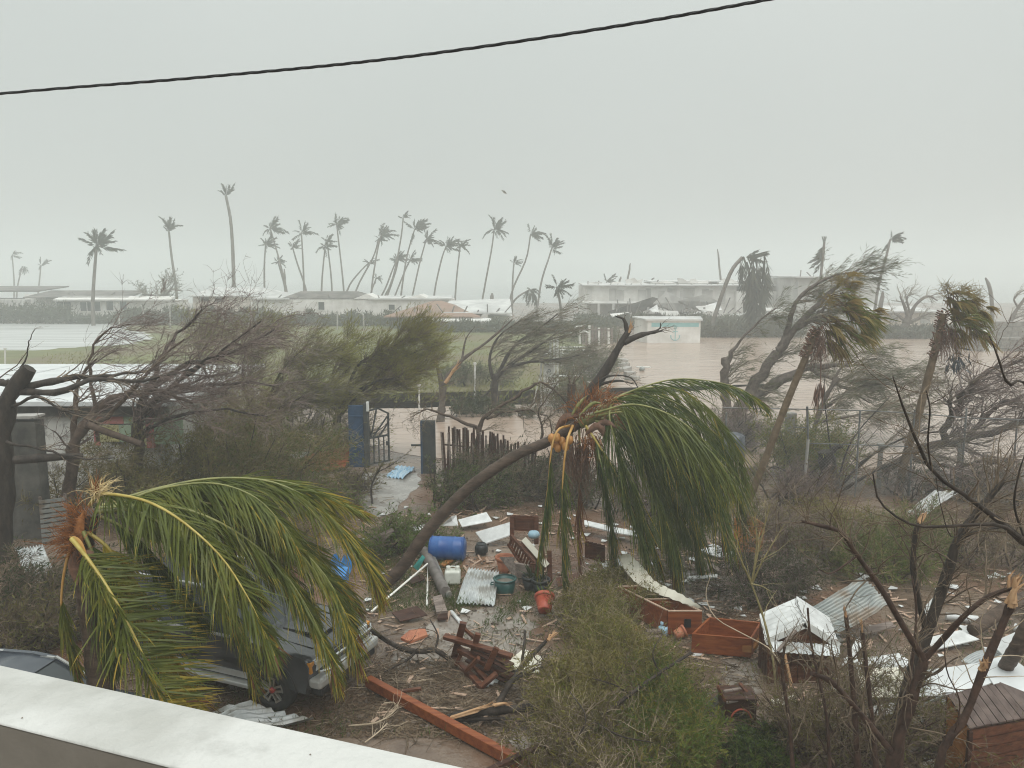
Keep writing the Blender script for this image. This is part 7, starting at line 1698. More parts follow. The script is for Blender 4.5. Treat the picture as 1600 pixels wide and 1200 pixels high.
corr('corrugated_sheet', 'small silver corrugated sheet beyond the white sheets, at the right', (G(1503, 1030, .20), G(1532, 1046, .16), G(1600, 1018, .30), G(1590, 997, .36)), 8, 0.02, 'zinc', seed=6)
corr('corrugated_sheet', 'crumpled shiny metal sheet caught in the right thicket', (G(1418, 800, .35), G(1448, 803, .30), G(1497, 770, .75), G(1462, 764, .85)), 4, 0.06, 'white_sheet', rough=0.06, seed=7)
# cream sheet curving down behind the long box
Lf = smooth_path([G(966, 868, .75), G(978, 893, .68), G(1004, 917, .6), G(1056, 938, .56), G(1090, 950, .55)], 34); Rt = smooth_path([G(984, 866, .95), G(1003, 884, .85), G(1024, 908, .74), G(1062, 927, .68), G(1096, 948, .62)], 34)
v = np.linspace(0, 1, 6)[None, :, None]
V = Lf[:, None] * (1 - v) + Rt[:, None] * v; V = V + np.array((0, -0.4, 0.9)) * (0.018 * np.cos(np.arange(34) * 2.2))[:, None, None]
tag(MB().grid(V, 0, True).grid(V[:, ::-1] - np.array((0, 0, 0.004)), 0, True).build('corrugated_sheet', M['zinc_cream']), 'cream corrugated strip curving down behind the long open wooden box', 'metal sheet')

panel('white_sheet', 'flat white panel propped right of the blue barrel', (G(743, 833, .25), G(798, 817, .55), G(802, 836, .32), G(757, 851, .06)), 'white_sheet', 0.03)
panel('white_sheet', 'bent white sheet lying behind the blue barrel', (G(716, 813, .22), G(760, 801, .35), G(769, 815, .22), G(722, 824, .12)), 'white_sheet', 0.02)
panel('white_sheet', 'crumpled white scrap between the leaning trunk and the bent white sheet', (G(690, 822, .2), G(705, 808, .45), G(713, 806, .40), G(716, 822, .18)), 'white_sheet', 0.02)
panel('white_sheet', 'thin white strip left of the leaning trunk, behind the blue barrel', (G(640, 823, .12), G(672, 820, .16), G(672, 826, .1), G(648, 830, .08)), 'white_sheet', 0.02)
panel('white_board', 'long white board lying behind the hanging fronds', (G(913, 814, .3), G(960, 825, .26), G(1006, 834, .22), G(1005, 841, .2), G(958, 833, .24), G(913, 821, .28)), 'white_sheet', 0.03)
panel('white_sheet', 'pointed white sheet on the mud left of the brush, below the orange board', (G(1093, 860, .10), G(1122, 853, .16), G(1143, 868, .12), G(1140, 876, .08), G(1112, 868, .06)), 'white_sheet', 0.02)
panel('white_scrap', 'tiny white scrap on the grass right of the hanging fronds', (G(1040, 846, .06), G(1048, 848, .06), G(1047, 852, .05), G(1040, 851, .05)), 'white_sheet', 0.03)
panel('white_board', 'narrow white plank lying on the wet mud behind the yellow sapling', (G(1076, 902, .06), G(1121, 899, .06), G(1121, 903, .06), G(1076, 906, .06)), 'white_sheet', 0.03)
panel('cream_board', 'cream boarding lying under the torn branch right of the broken brown table', (G(788, 1040, .12), G(818, 1016, .16), G(850, 1030, .12), G(842, 1052, .06), G(812, 1050, .08)), 'zinc_cream', 0.03)
panel('grey_board', 'pale grey tilted board left of the barrel, above the green weeds', (G(578, 842, .5), G(612, 826, .75), G(616, 830, .7), G(597, 848, .4)), 'wood_grey', 0.02)
for i, (pts, lb) in enumerate((((( 1340, 1048, .42), (1400, 1043, .46), (1424, 1058, .44), (1424, 1090, .36), (1345, 1090, .34)), 'cream white sheet lying left of the foreground tree trunk'),
        (((1412, 1052, .46), (1480, 1044, .48), (1535, 1036, .5), (1560, 1064, .48), (1500, 1086, .42), (1412, 1090, .38)), 'large white sheet with brown streaks in front of the brown kennel roof'),
        (((1530, 1036, .52), (1572, 1022, .56), (1612, 1052, .54), (1612, 1084, .5), (1560, 1082, .48)), 'white sheet at the right edge beyond the brown kennel'))):
    q = [G(*p) for p in pts]
    o = MB().prism(q, (0, 0, 0.015)).build('metal_sheet', M['zinc_cream'] if i == 0 else M['white_roof']); tag(o, lb, 'sheet')
for i, (pts, lb) in enumerate((((( 1335, 1108, .2), (1372, 1104, .24), (1376, 1120, .2), (1340, 1124, .16)), 'white scrap with bars under the cream white sheet'), (((1375, 1102, .22), (1408, 1098, .26), (1402, 1114, .2), (1380, 1120, .16)), 'white scrap beside the foreground tree trunk'),
        (((1330, 1140, .12), (1356, 1138, .12), (1356, 1152, .1), (1332, 1155, .1)), 'small white scrap among the bare stems at the bottom right'), (((1442, 1185, .1), (1468, 1188, .1), (1462, 1200, .08), (1440, 1200, .08)), 'pale scrap at the bottom edge by the foreground tree'))):
    panel('white_scrap', lb, [G(*p) for p in pts], 'white_sheet', 0.02)

panel('metal_sheet', 'white sheet behind the cream one, left of the two foreground trunks', [G(1330, 1032, .3), G(1405, 1022, .42), G(1428, 1040, .36), G(1345, 1056, .3)], 'white_sheet', 0.02)
panel('metal_sheet', 'tilted white sheet against the slanting ringed palm trunk', [G(1548, 1006, .4), G(1598, 984, .7), G(1612, 1010, .55), G(1572, 1030, .35)], 'white_sheet', 0.02)
panel('metal_sheet', 'long white flashing strip lying right of the hutch', [G(1316, 1040, .12), G(1338, 1000, .2), G(1350, 1004, .2), G(1330, 1046, .1)], 'white_sheet', 0.02)
panel('metal_sheet', 'bent white sheet on the mud below the fallen log', [G(1440, 1000, .1), G(1500, 986, .2), G(1530, 1000, .15), G(1462, 1016, .06)], 'white_sheet', 0.02)
def pipe(name, label, pts, r, m, cat='pipe', sides=10, group=None):
    return tag(MB().tube([np.array(p) for p in pts], r, sides).build(name, M[m]), label, cat, group)
pipe('bent_pole', 'thin white pole bent in an upside down V beside the leaning palm trunk', [G(580, 956, .1), P(668, 881, 17.6), P(668, 912, 17.4), G(667, 946, .05)], 0.024, 'pvc_white', 'pole', 6)
pipe('grey_pipe', 'thick brown grey pipe lying slanted left of the white jug', [G(663, 861, .14), G(696, 925, .14)], 0.125, 'pipe_grey')
pipe('grey_pipe', 'thinner grey pipe lying along the right of the thick one', [G(673, 864, .1), G(702, 930, .1)], 0.07, 'zinc_dull')
pipe('white_pipe', 'white plastic pipe lying beyond the white sheets on the right', [G(1478, 963, .1), G(1528, 968, .1)], 0.075, 'white_sheet')
pipe('white_pipe', 'white pipe end poking out at the right edge', [G(1585, 980, .1), G(1600, 984, .1)], 0.08, 'white_sheet')
pipe('white_stick', 'short white stick on the grass above the broken brown table', [G(705, 956, .03), G(719, 972, .03)], 0.045, 'white_sheet', 'stick', 5)
tag(MB().tube(smooth_path([G(1520, 985, .2), G(1550, 965, .3), G(1590, 940, .4), G(1640, 915, .5)], 10), taper(0.12, 0.14, 10), 12).build('fallen_log', M['bark_brown']), 'thick fallen log at the right edge beyond the white sheets', 'log')
t = thing('leaning_palm', 'slanting ringed palm trunk cut by the right edge, rising behind the brown kennel', 'palm tree', at_ground(1575, 12.4))
ringed_trunk(t, [G(1560, 1060, 0.2), P(1590, 1010, 12.2), P(1622, 940, 12.2)], 0.12, 0.11, 'palm_bark_wet', 24)

# barrel, tubs, pots, jug
c = P(699, 842, 19.1)
brl = thing('barrel', 'blue plastic barrel lying on its side behind the leaning palm trunk', 'barrel', (c[0], c[1], 0))
Rb = rot_m(0, math.pi / 2, 0); Rb = rot_z(-0.12) @ Rb
MB().lathe([(0.01, -.44), (.24, -.44), (.275, -.41), (.29, -.36), (.292, -.2), (.300, -.18), (.292, -.16), (.292, .16), (.300, .18), (.292, .2), (.29, .36), (.275, .41), (.24, .44), (0.01, .44)], (c[0], c[1], 0.295), 28, Rb).build('body', M['barrel_blue'], brl)
for s in (-1, 1): MB().lathe([(.286, -.012), (.302, -.012), (.302, .012), (.286, .012)], np.array((c[0], c[1], .295)) + Rb @ np.array((0, 0, s * .40)), 28, Rb).build('hoop', M['barrel_blue'], brl)
g = G(752, 866)
pt = thing('pot', 'round black pot sitting in a puddle right of the blue barrel', 'pot', g)
MB().lathe([(0.01, 0), (.12, 0), (.17, .08), (.165, .20), (.12, .27), (.10, .275), (.02, .24)], g, 18).build('body', M['pot_black'], pt)
MB().lathe([(.10, .265), (.125, .27), (.125, .285), (.10, .28)], g, 18).build('rim', M['pot_black'], pt)
g = G(789, 925)
tb = thing('tub', 'round dark green plastic tub with a thick rim and side handle', 'tub', g)
MB().lathe([(0.01, .015), (.19, 0), (.205, .02), (.235, .30), (.225, .30), (.195, .05), (.01, .06)], g, 26).build('body', M['tub_green'], tb)
MB().lathe([(.225, .29), (.262, .30), (.265, .325), (.225, .325)], g, 26).build('rim', M['tub_green'], tb)
MB().tube(smooth_path([g + np.array((-.25, -.06, .2)), g + np.array((-.31, -.04, .19)), g + np.array((-.31, .06, .19)), g + np.array((-.25, .08, .2))], 8), 0.014, 6).build('handle', M['tub_green'], tb)
MB().lathe([(.01, 0), (.21, 0)], g + np.array((0, 0, .24)), 24).build('rainwater', bpy.data.materials['puddle_water'], tb)
g = G(707, 915)
jg = thing('jug', 'cloudy white square jug standing between the pipes and the corrugated sheet', 'jug', g)
bev(MB().box(g + np.array((0, .1, .18)), (.36, .26, .32)).build('body', M['jug_white'], jg), 0.05, 3)
for dx in (-.10, .11): MB().lathe([(.06, 0), (.05, .05), (.05, .09), (.01, .092)], g + np.array((dx, .1, .335)), 12).build('neck', M['jug_white'], jg)
MB().tube(smooth_path([g + np.array((-.12, .1, .34)), g + np.array((-.06, .1, .41)), g + np.array((.06, .1, .41)), g + np.array((.11, .1, .34))], 8), 0.018, 6).build('handle', M['jug_white'], jg)
def pot(name, label, g, r, h, m, tilt=(0, 0, 0), plant=None, cat='pot', seed=1):
    t = thing(name, label, cat, g); Rm = rot_m(*tilt)
    lift = np.array((0, 0, r * 0.8 if abs(tilt[0]) + abs(tilt[1]) > 0.6 else 0))
    MB().lathe([(.01, .02), (r * .66, 0), (r * .70, .02), (r * .95, h * .82), (r * .87, h * .80), (r * .64, h * .12), (.01, h * .12)], np.array(g) + lift, 20, Rm).build('body', M[m], t)
    MB().lathe([(r * .90, h * .80), (r * 1.05, h * .80), (r * 1.07, h), (r * .93, h), (r * .90, h * .80)], np.array(g) + lift, 20, Rm).build('rim', M[m], t)
    MB().lathe([(.01, 0), (r * .86, 0)], np.array(g) + lift + Rm @ np.array((0, 0, h * .78)), 18, Rm).build('soil', M['gravel_mud'], t)
    if plant:
        r2 = np.random.default_rng(seed); k = 26
        top = np.array(g) + lift + Rm @ np.array((0, 0, h * .8))
        d = r2.normal(size=(k, 3)) * np.array((.5, .5, .3)) + Rm @ np.array((0, 0, 1.0))
        mb = MB().blades(np.tile(top, (k, 1)) + 0.04 * r2.normal(size=(k, 3)), d, r2.uniform(.2, .55, k), 0.03, None, 0, np.stack([np.zeros(k), np.zeros(k), -r2.uniform(0, .15, k)], 1))
        tag(mb.build('plant', M[plant], t), kind='stuff')
    return t
pot('flower_pot', 'black flower pot with a withered plant, right one below the lattice bench', G(845, 927), .2, .34, 'pot_black', plant='leaf_dark', seed=2)
pot('flower_pot', 'black flower pot with leaves, left one partly behind the green tub side', G(828, 921), .18, .32, 'pot_black', plant='leaf_dark', seed=3)
pot('flower_pot', 'red plastic flower pot tipped over on the wet soil, a green shoot drooping from it', G(851, 966), .20, .36, 'pot_red', (-0.95, 0.25, 0.15), 'leaf_green', seed=4)
pot('bucket', 'orange red bucket standing behind the green tub, leaned on by a grey board', G(789, 893), .22, .38, 'terracotta', cat='bucket', seed=5)
pot('flower_pot', 'small terracotta pot lying beside the pale blue can below the long box', G(1054, 1000), .12, .22, 'terracotta', (0.3, 1.2, 0.5), seed=6)
pot('flower_pot', 'small terracotta pot at the foot of the long open box', G(1041, 981), .10, .17, 'terracotta', (0.1, 1.1, 0.2), seed=7)
pot('flower_pot', 'red brown pot half buried in the yellow brown bush', G(985, 1003), .13, .2, 'terracotta', (0.2, 0.9, 0.2), seed=8)
g = G(1041, 992)
cn = thing('can', 'pale blue square can lying below the long open box', 'can', g)
bev(MB().box(g + np.array((0, .05, .11)), (.24, .2, .16), rot_m(0.1, -0.5, 0.4)).build('body', M['pale_blue'], cn), 0.03)
MB().lathe([(.035, 0), (.03, .05), (.01, .05)], g + np.array((-.08, .05, .2)), 10).build('spout', M['pale_blue'], cn)
for x0, y0, x1, y1, lb in ((1010, 988, 1033, 986, 'grey short log left of the pale blue can, upper of two'), (1012, 999, 1034, 996, 'grey short log left of the pale blue can, lower of two')):
    tag(MB().tube([G(x0, y0, .06), G(x1, y1, .07)], [.06, .055], 9).build('log', M['wood_grey']), lb, 'log')
panel('turquoise_board', 'turquoise scrap leaning under the palm trunk beside the thick pipe', (G(646, 886, .25), G(660, 868, .5), G(664, 872, .45), G(653, 892, .12)), 'turquoise', 0.02)
o = MB()
for k, (x, dz) in enumerate(((520, .0), (537, .05))):
    p = smooth_path([G(x - 7, 890, .25), G(x, 868, .55), G(x + 8, 866, .5), G(x + 14, 885, .2)], 10)
    w = np.array((-.10, -.30, -.28)); V = np.stack([p + w * s for s in np.linspace(0, 1, 4)], 1); o.grid(V, 0, True).grid(V[:, ::-1] - np.array((0, 0.01, .01)), 0, True)
o.prism([G(512, 905, .1), G(545, 905, .1), G(540, 920, .05), G(520, 922, .05)], (0, 0, .3))
tag(o.build('broken_plastic_seat', M['toy_blue']), 'bright blue broken plastic seat in the weeds right of the left palm fronds', 'seat')
for i, (p, lb) in enumerate((((G(676, 936, .16), G(690, 932, .2), G(699, 958, .14), G(682, 960, .12)), 'pinkish grey board on a stack of planks below the pipes'), ((G(683, 962, .08), G(699, 960, .1), G(700, 968, .06), G(684, 970, .05)), 'dark plank end under the pinkish grey board'))):
    panel('board', lb, p, 'wood_grey' if i == 0 else 'wood_dark', 0.05, 'board')
tag(MB().beam(G(690, 884, .05), G(723, 863, .07), .16, .04).build('plank', M['wood_orange']), 'wet orange plank on the mud in front of the blue barrel', 'plank')
tag(MB().beam(G(708, 884, .04), G(731, 866, .05), .05, .04).build('plank', M['wood_grey']), 'thin grey lath beside the wet orange plank', 'plank')
panel('grey_board', 'grey triangular board leaning against the lattice bench behind the green tub', (G(781, 872, .42), G(803, 872, .55), G(806, 905, .12)), 'wood_grey', 0.03)
tag(bev(MB().prism([G(1146, 862, .1), G(1147, 810, .9), G(1176, 808, 1.0), G(1196, 820, .8), G(1190, 864, .1)], (.02, .05, 0)).build('plywood_board', M['wood_orange'])), 'orange brown plywood board standing tilted in the brush', 'board')
for x0, y0, x1, y1, lb in ((1100, 893, 1110, 882, 'left grey plank of a small A shaped wreck on the mud'), (1110, 882, 1124, 893, 'right grey plank of a small A shaped wreck on the mud')):
    tag(MB().beam(G(x0, y0, .06), G(x1, y1, .1), .12, .04).build('plank', M['wood_grey']), lb, 'plank')
tag(MB().beam(G(1132, 828, .1), G(1146, 836, .1), .3, .06).build('plank', M['wood_grey']), 'pale grey plank left of the orange plywood board', 'plank')
tag(MB().beam(G(1052, 834, .1), G(1100, 812, .4), .05, .05).beam(G(1100, 812, .4), G(1135, 803, .5), .05, .05).build('branch', M['wood_grey']), 'pale bare stick slanting left of the orange board', 'branch')
corrs = [(872, 1045, 890, 1075), (880, 1042, 900, 1068), (868, 1052, 876, 1080)]
for i, (x0, y0, x1, y1) in enumerate(corrs):
    tag(MB().beam(G(x0, y0, .1), G(x1, y1, .05), .05, .03).build('lath', M['twig_pale']), ('pale thin lath right of the torn branch, middle of three', 'pale thin lath right of the torn branch, rightmost of three', 'pale thin lath right of the torn branch, leftmost of three')[i], 'lath', 'pale laths in the brush')
for i, (x0, y0, x1, y1, lb) in enumerate(((855, 1058, 905, 1056, 'grey plank under the torn branch, topmost of four in a row'), (850, 1072, 905, 1069, 'grey plank under the torn branch, second of four in a row'), (855, 1096, 935, 1094, 'grey plank under the torn branch, third of four in a row'), (850, 1112, 900, 1110, 'grey plank under the torn branch, lowest of four in a row'))):
    tag(MB().beam(G(x0, y0, .05), G(x1, y1, .05), .12, .04).build('plank', M['wood_grey']), lb, 'plank', 'grey planks in the brush')
panel('white_lump', 'white foam lump among the grey planks', (G(868, 1094, .12), G(885, 1092, .14), G(884, 1099, .1), G(870, 1100, .1)), 'white_sheet', 0.05, 'scrap')
tag(MB().prism([G(626, 1000, .05), G(640, 988, .15), G(664, 985, .12), G(668, 995, .06), G(640, 1006, .04)], (0, 0, .05)).build('clay_rubble', M['terracotta']), 'broken reddish clay slab on the mud above the crooked branch', 'rubble')

# red beams
tag(bev(MB().beam(G(575, 1064, .16), G(848, 1212, .10), .13, .17).build('beam', M['wood_red'])), 'long red brown beam lying diagonally from the car to the bottom edge', 'beam')
tag(bev(MB().beam(G(750, 1212, .32), G(845, 1166, .28), .09, .08).build('beam', M['wood_dark'])), 'short dark beam crossing over the long red brown beam', 'beam')
tag(MB().beam(G(622, 1081, .05), G(658, 1076, .05), .06, .04).build('stick', M['wood_brown']), 'small brown stick beside the long red brown beam', 'stick')

# broken brown table
bt = thing('broken_table', 'smashed dark brown garden table lying upside down on the wet concrete', 'table', G(750, 1050))
for n, a, b, w, h in (('leg', (724, 973, .95), (709, 1028, .10), .12, .06), ('rail', (694, 994, .62), (800, 1026, .50), .11, .07), ('rail', (716, 1014, .40), (800, 1058, .20), .11, .08),
        ('rail', (709, 1028, .10), (753, 1074, .05), .10, .09), ('brace', (725, 982, .80), (748, 1003, .55), .06, .05), ('leg', (747, 990, .80), (738, 1022, .35), .10, .06), ('leg', (776, 1012, .70), (760, 1046, .28), .10, .06),
        ('brace', (752, 1073, .06), (776, 1052, .30), .09, .06), ('brace', (748, 1028, .45), (728, 1048, .15), .10, .06), ('board', (736, 1006, .50), (800, 1040, .42), .13, .035), ('board', (742, 1016, .46), (800, 1048, .36), .13, .035),
        ('board', (730, 1030, .24), (792, 1064, .12), .13, .035), ('brace', (722, 1018, .35), (712, 1040, .08), .07, .05), ('leg', (740, 1040, .2), (766, 1068, .04), .09, .06)):
    bev(MB().beam(G(*a), G(*b), w, h, (0.15, -.3, 1)).build(n, M['wood_dark' if n == 'board' else 'wood_brown'], bt), 0.006)
wl_ = thing('slatted_crate', 'white slatted scrap showing under the smashed brown table', 'slats', G(772, 1066))
for i in range(4): MB().beam(G(760 + i * 7, 1072 - i * 3, .05), G(766 + i * 7, 1060 - i * 2, .07), .07, .02).build('slat', M['white_sheet'], wl_)

# lattice bench wreck
lb_ = thing('slatted_bench', 'broken dark brown slatted bench behind the hanging yellow fronds', 'bench', G(825, 900))
def ladder(root, a, b, c, d, n, w=0.05, m='wood_brown', extra=0.0):
    """rails a-b and d-c with n slats between"""
    a, b, c, d = [np.array(q) for q in (a, b, c, d)]
    MB().beam(a, b, .07, .06).build('rail', M[m], root); MB().beam(d, c, .07, .06).build('rail', M[m], root)
    for i in range(n):
        u = (i + 0.5) / n
        p, q = a * (1 - u) + b * u, d * (1 - u) + c * u
        MB().beam(p - (q - p) * 0.02 + (0, -.012, 0), q + (q - p) * extra + (0, -.012, 0), w, .025, (0.1, -1, .2)).build('slat', M[m], root)
ladder(lb_, P(798, 836, 18.25), P(840, 884, 17.65), P(832, 906, 17.65), P(794, 850, 18.25), 11)
ladder(lb_, P(800, 826, 18.85), P(838, 828, 18.85), P(838, 812, 18.85), P(800, 810, 18.85), 6, 0.10, extra=0.35)
ladder(lb_, P(914, 868, 18.05), P(945, 878, 18.05), P(945, 858, 18.05), P(914, 850, 18.05), 5, 0.10, extra=0.3)
for a, b in (((800, 806, 18.85), (800, 850, 18.75)), ((838, 806, 18.85), (838, 850, 18.75)), ((832, 880, 17.65), (832, 925, 17.55)), ((858, 860, 17.95), (860, 930, 17.65))):
    bev(MB().beam(P(*a), P(*b), .11, .09).build('post', M['wood_brown'], lb_))
MB().prism([P(804, 880, 17.65), P(826, 884, 17.55), P(826, 925, 17.55), P(812, 918, 17.60)], (.02, .05, .01)).build('side_board', M['wood_grey'], lb_)
MB().beam(P(818, 842, 18.05), P(855, 884, 17.75), .14, .03, (.2, -1, .6)).build('seat_board', M['zinc_cream'], lb_)
MB().beam(P(812, 850, 18.15), P(850, 892, 17.85), .16, .03, (.2, -1, .6)).build('seat_board', M['wood_brown'], lb_)
tag(MB().lathe([(.01, 0), (.12, .01), (.15, .08), (.11, .15), (.01, .17)], P(834, 840, 18.45), 14).build('blue_bundle', M['pale_blue']), 'pale blue bundle lying on the slatted bench', 'bundle')

# open wooden boxes
def open_box(root, rim, h, m, rimm, th=0.03, divs=()):
    """rim: four top corners (near-left first, round); walls drop by h"""
    q = [np.array(p, float) for p in rim]; c = sum(q) / 4
    for i in range(4):
        a, b = q[i], q[(i + 1) % 4]; n = nrm(np.cross(b - a, (0, 0, 1))); n = n if n @ (c - (a + b) / 2) > 0 else -n
        e = nrm(b - a) * th if i % 2 else 0 * a
        k = MB().prism([a + e, b - e, b - e - (0, 0, h), a + e - (0, 0, h)], n * th); k.build('side', M[m], root)
        MB().beam(a + n * th / 2 + (0, 0, .012) + e, b + n * th / 2 + (0, 0, .012) - e, th * 1.3, .02).build('rim', M[rimm], root)
    MB().prism([p - (0, 0, h - .02) + (c - p) * 0.04 for p in q], (0, 0, .015)).build('bottom', M[m], root)
    for u in divs:
        a, b = q[0] * (1 - u) + q[3] * u, q[1] * (1 - u) + q[2] * u
        a, b = a + (b - a) * .04, b - (b - a) * .04
        MB().beam(a - (0, 0, h / 2 + .01), b - (0, 0, h / 2 + .01), .025, h - .04).build('divider', M[m], root); MB().beam(a + (0, 0, .004), b + (0, 0, .004), .03, .015).build('rim', M[rimm], root)
ob = thing('open_box', 'long open red brown wooden box with a divider and pale rims, lid side up', 'box', G(1030, 960))
open_box(ob, (G(1044, 956, .5), G(1097, 956, .5), G(1013, 915, .55), G(965, 917, .55)), .46, 'wood_red', 'wood_edge', .035, (.48,))
MB().beam(G(1010, 938, .3), G(1075, 952, .3), .025, .1).build('inner_rail', M['wood_orange'], ob)
p, q = G(1044, 956, .5), G(1097, 956, .5); c = p * .42 + q * .58
MB().box((c[0], c[1] - .008, .27), (.13, .02, .17)).build('opening', M['black_plastic'], ob)  # black plate on the side; darkness inside the hole put into colour
ob = thing('open_box', 'wide shallow open wooden box with an orange front board, right of the long box', 'box', G(1135, 1010))
open_box(ob, (G(1081, 992, .40), G(1174, 1000, .40), G(1190, 974, .52), G(1108, 966, .52)), .34, 'wood_red', 'wood_red', .03)
p, q = G(1081, 1000, .26), G(1174, 1010, .26)
bev(MB().beam(p + (0, -.03, -.04), q + (0, -.03, -.04), .03, .14).build('front_board', M['wood_orange'], ob))
MB().beam(G(1086, 992, .16), G(1180, 990, .2), .04, .03).build('inner_batten', M['wood_brown'], ob)
MB().beam(G(1178, 1012, .25), G(1196, 985, .6), .1, .04, (1, 0, .3)).build('end_board', M['wood_orange'], ob)

# toy hutch with a corrugated gable roof
dh = 12.95
ht = thing('hutch', 'small brown wooden hutch with a white corrugated gable roof and awning', 'hutch', at_ground(1256, dh))
A_, B_, T_ = P(1199, 1000, dh), P(1311, 1008, dh), P(1259, 974, dh)
bk = np.array((.10, .62, .12))
MB().prism([A_ + (.05, .06, -.02), T_ + (0, .06, -.03), B_ + (-.05, .06, -.02)], bk * .9).build('gable', M['wood_brown'], ht)
for a, b, n in ((A_, T_, 5), (T_, B_, 5)):
    u = np.linspace(0, 1, 7)[None, :, None]; v = np.linspace(0, 1, n * 6 + 1)[:, None, None]
    a_, b_ = a + (a - b) * .06, b
    V = (a_ * (1 - u) + b_ * u) + (bk * 1.15) * v + np.array((0, 0, 1)) * (0.014 * np.cos(v * n * 2 * math.pi)) + np.array((0, 0, .02))
    MB().grid(V, 0, True).grid(V[:, ::-1] - np.array((0, 0, .006)), 0, True).build('roof_sheet', M['white_sheet'], ht)
    MB().beam(a_ + (0, -.02, -.012), b_ + (0, -.02, -.012), .015, .11, (0, 0, 1)).build('barge_board', M['white_paint'], ht)
u = np.linspace(0, 1, 12 * 6 + 1)[:, None, None]; v = np.linspace(0, 1, 4)[None, :, None]
a_, b_, c_, e_ = P(1203, 1001, dh - .02), P(1311, 1008, dh - .02), P(1313, 1026, dh - .2), P(1205, 1018, dh - .2)
V = (a_ * (1 - u) + b_ * u) * (1 - v) + (e_ * (1 - u) + c_ * u) * v + np.array((0, -.6, .8)) * (.012 * np.cos(u * 12 * 2 * math.pi))
MB().grid(V, 0, True).grid(V[:, ::-1] + np.array((0, .004, -.004)), 0, True).build('awning', M['zinc'], ht)
xl, xr, zt = A_[0] + .1, B_[0] - .06, A_[2] - .03
for i in range(9):
    x = xl + (xr - xl) * (i + .5) / 9
    MB().box((x, dh + .10, zt / 2), ((xr - xl) / 9 - .012, .03, zt)).build('front_slat', M['wood_brown'], ht)
for x in (xl, xr):
    for i in range(4): MB().box((x, dh + .22 + i * .14, zt / 2), (.03, .125, zt)).build('side_board', M['wood_dark'], ht)
for x in (xl - .03, xr + .03): bev(MB().box((x, dh + .06, zt / 2), (.06, .06, zt)).build('corner_post', M['wood_brown'], ht))
MB().box(((xl + xr) / 2, dh + .4, .04), (xr - xl, .62, .04)).build('floor', M['wood_dark'], ht)
MB().beam(P(1215, 1018, dh - .3), P(1243, 985, dh - .1), .05, .04).build('prop', M['wood_grey'], ht)
tag(MB().beam(P(1226, 1022, dh - .5), P(1237, 1072, dh - .7), .04, .03).build('stick', M['wood_raw']), 'pale snapped stick hanging before the hutch front', 'stick')
fr = thing('timber_frame', 'grey open timber frame behind the left eave of the hutch', 'frame', G(1205, 990))
for a, b in (((1190, 968, 14.0), (1222, 972, 14.0)), ((1190, 968, 14.0), (1196, 1000, 13.8)), ((1196, 984, 13.9), (1220, 982, 13.9))):
    MB().beam(P(*a), P(*b), .06, .05).build('bar', M['wood_grey'], fr)

# toppled little cabinet with an arched opening
dc = 11.75
cb = thing('cabinet', 'toppled little dark wooden cabinet with a red rimmed arched opening and legs in the air', 'cabinet', at_ground(1158, dc))
x0, x1, zb_, zt = xx(1132, 1110, dc), xx(1182, 1110, dc), 0.0, zx(1094, dc)
for a, b, s in ((x0, x0 + .03, 1), (x1 - .03, x1, 1)): MB().box(((a + b) / 2, dc + .2, zt / 2), (.03, .4, zt)).build('side', M['wood_dark'], cb)
MB().box(((x0 + x1) / 2, dc + .2, zt + .012), (x1 - x0 + .04, .44, .025)).build('top', M['wood_dark'], cb)
MB().box(((x0 + x1) / 2, dc + .405, zt / 2), (x1 - x0 - .06, .02, zt)).build('back', M['wood_dark'], cb)
cx, rr = (x0 + x1) / 2 + .01, .165
th = np.linspace(0, math.pi, 15); arc = np.stack([cx + rr * np.cos(th), np.full(15, dc), np.maximum(.03, .05 + rr * 1.25 * np.sin(th))], 1)
outer = np.array([(x1 - .035 if c > 0.35 else (x0 + .035 if c < -0.35 else cx + (x1 - x0) * .5 * c / .5 * .55), dc, zt - .004 if abs(c) < 0.92 else .03) for c in np.cos(th)])
V = np.stack([arc, outer], 1)
MB().grid(V).grid(V[:, ::-1] + (0, .02, 0)).build('front', M['wood_dark'], cb)
MB().tube(arc + (0, -.012, 0), .016, 6).build('arch_rim', M['pot_red'], cb)
for a, b in (((1121, 1071, dc + .05), (1133, 1096, dc)), ((1155, 1067, dc + .35), (1185, 1105, dc + .02)), ((1131, 1081, dc + .2), (1158, 1076, dc + .3)), ((1134, 1097, dc + .0), (1168, 1091, dc + .05))):
    bev(MB().beam(P(*a), P(*b), .055, .045).build('leg', M['wood_grey'] if a[1] > 1075 else M['wood_brown'], cb))
panel('dark_board', 'dark grey board lying left of the toppled little cabinet', (G(1092, 1108, .1), G(1124, 1086, .2), G(1132, 1092, .2), G(1110, 1112, .06)), 'concrete_dark', 0.03, 'board')

# brown kennel at the right bottom corner
kn = thing('kennel', 'brown wooden kennel with a grey brown boarded pitched roof, bottom right corner', 'kennel', at_ground(1570, 10.4))
r0_, r1_, r2_, r3_ = P(1480, 1087, 10.4), P(1563, 1069, 10.75), P(1606, 1122, 10.35), P(1514, 1140, 10.0)
for i in range(8):
    a, b = i / 8 + .006, (i + 1) / 8 - .006
    p = [r0_ * (1 - a) + r1_ * a, r0_ * (1 - b) + r1_ * b, r3_ * (1 - b) + r2_ * b, r3_ * (1 - a) + r2_ * a]
    MB().prism(p, np.array((0, -.006, .022 + .004 * (i % 3)))).build('roof_board', M['shingle'], kn)
e3, e2 = r1_ + np.array((.75, .1, -.33)), r2_ + np.array((.72, .1, -.33))
MB().prism([r1_ + (0, .02, 0), e3, e2, r2_ + (.01, 0, 0)], (0, 0, .025)).build('roof_panel', M['shingle'], kn)
s = lambda p, dz=-.03: p + np.array((.03, .04, dz))
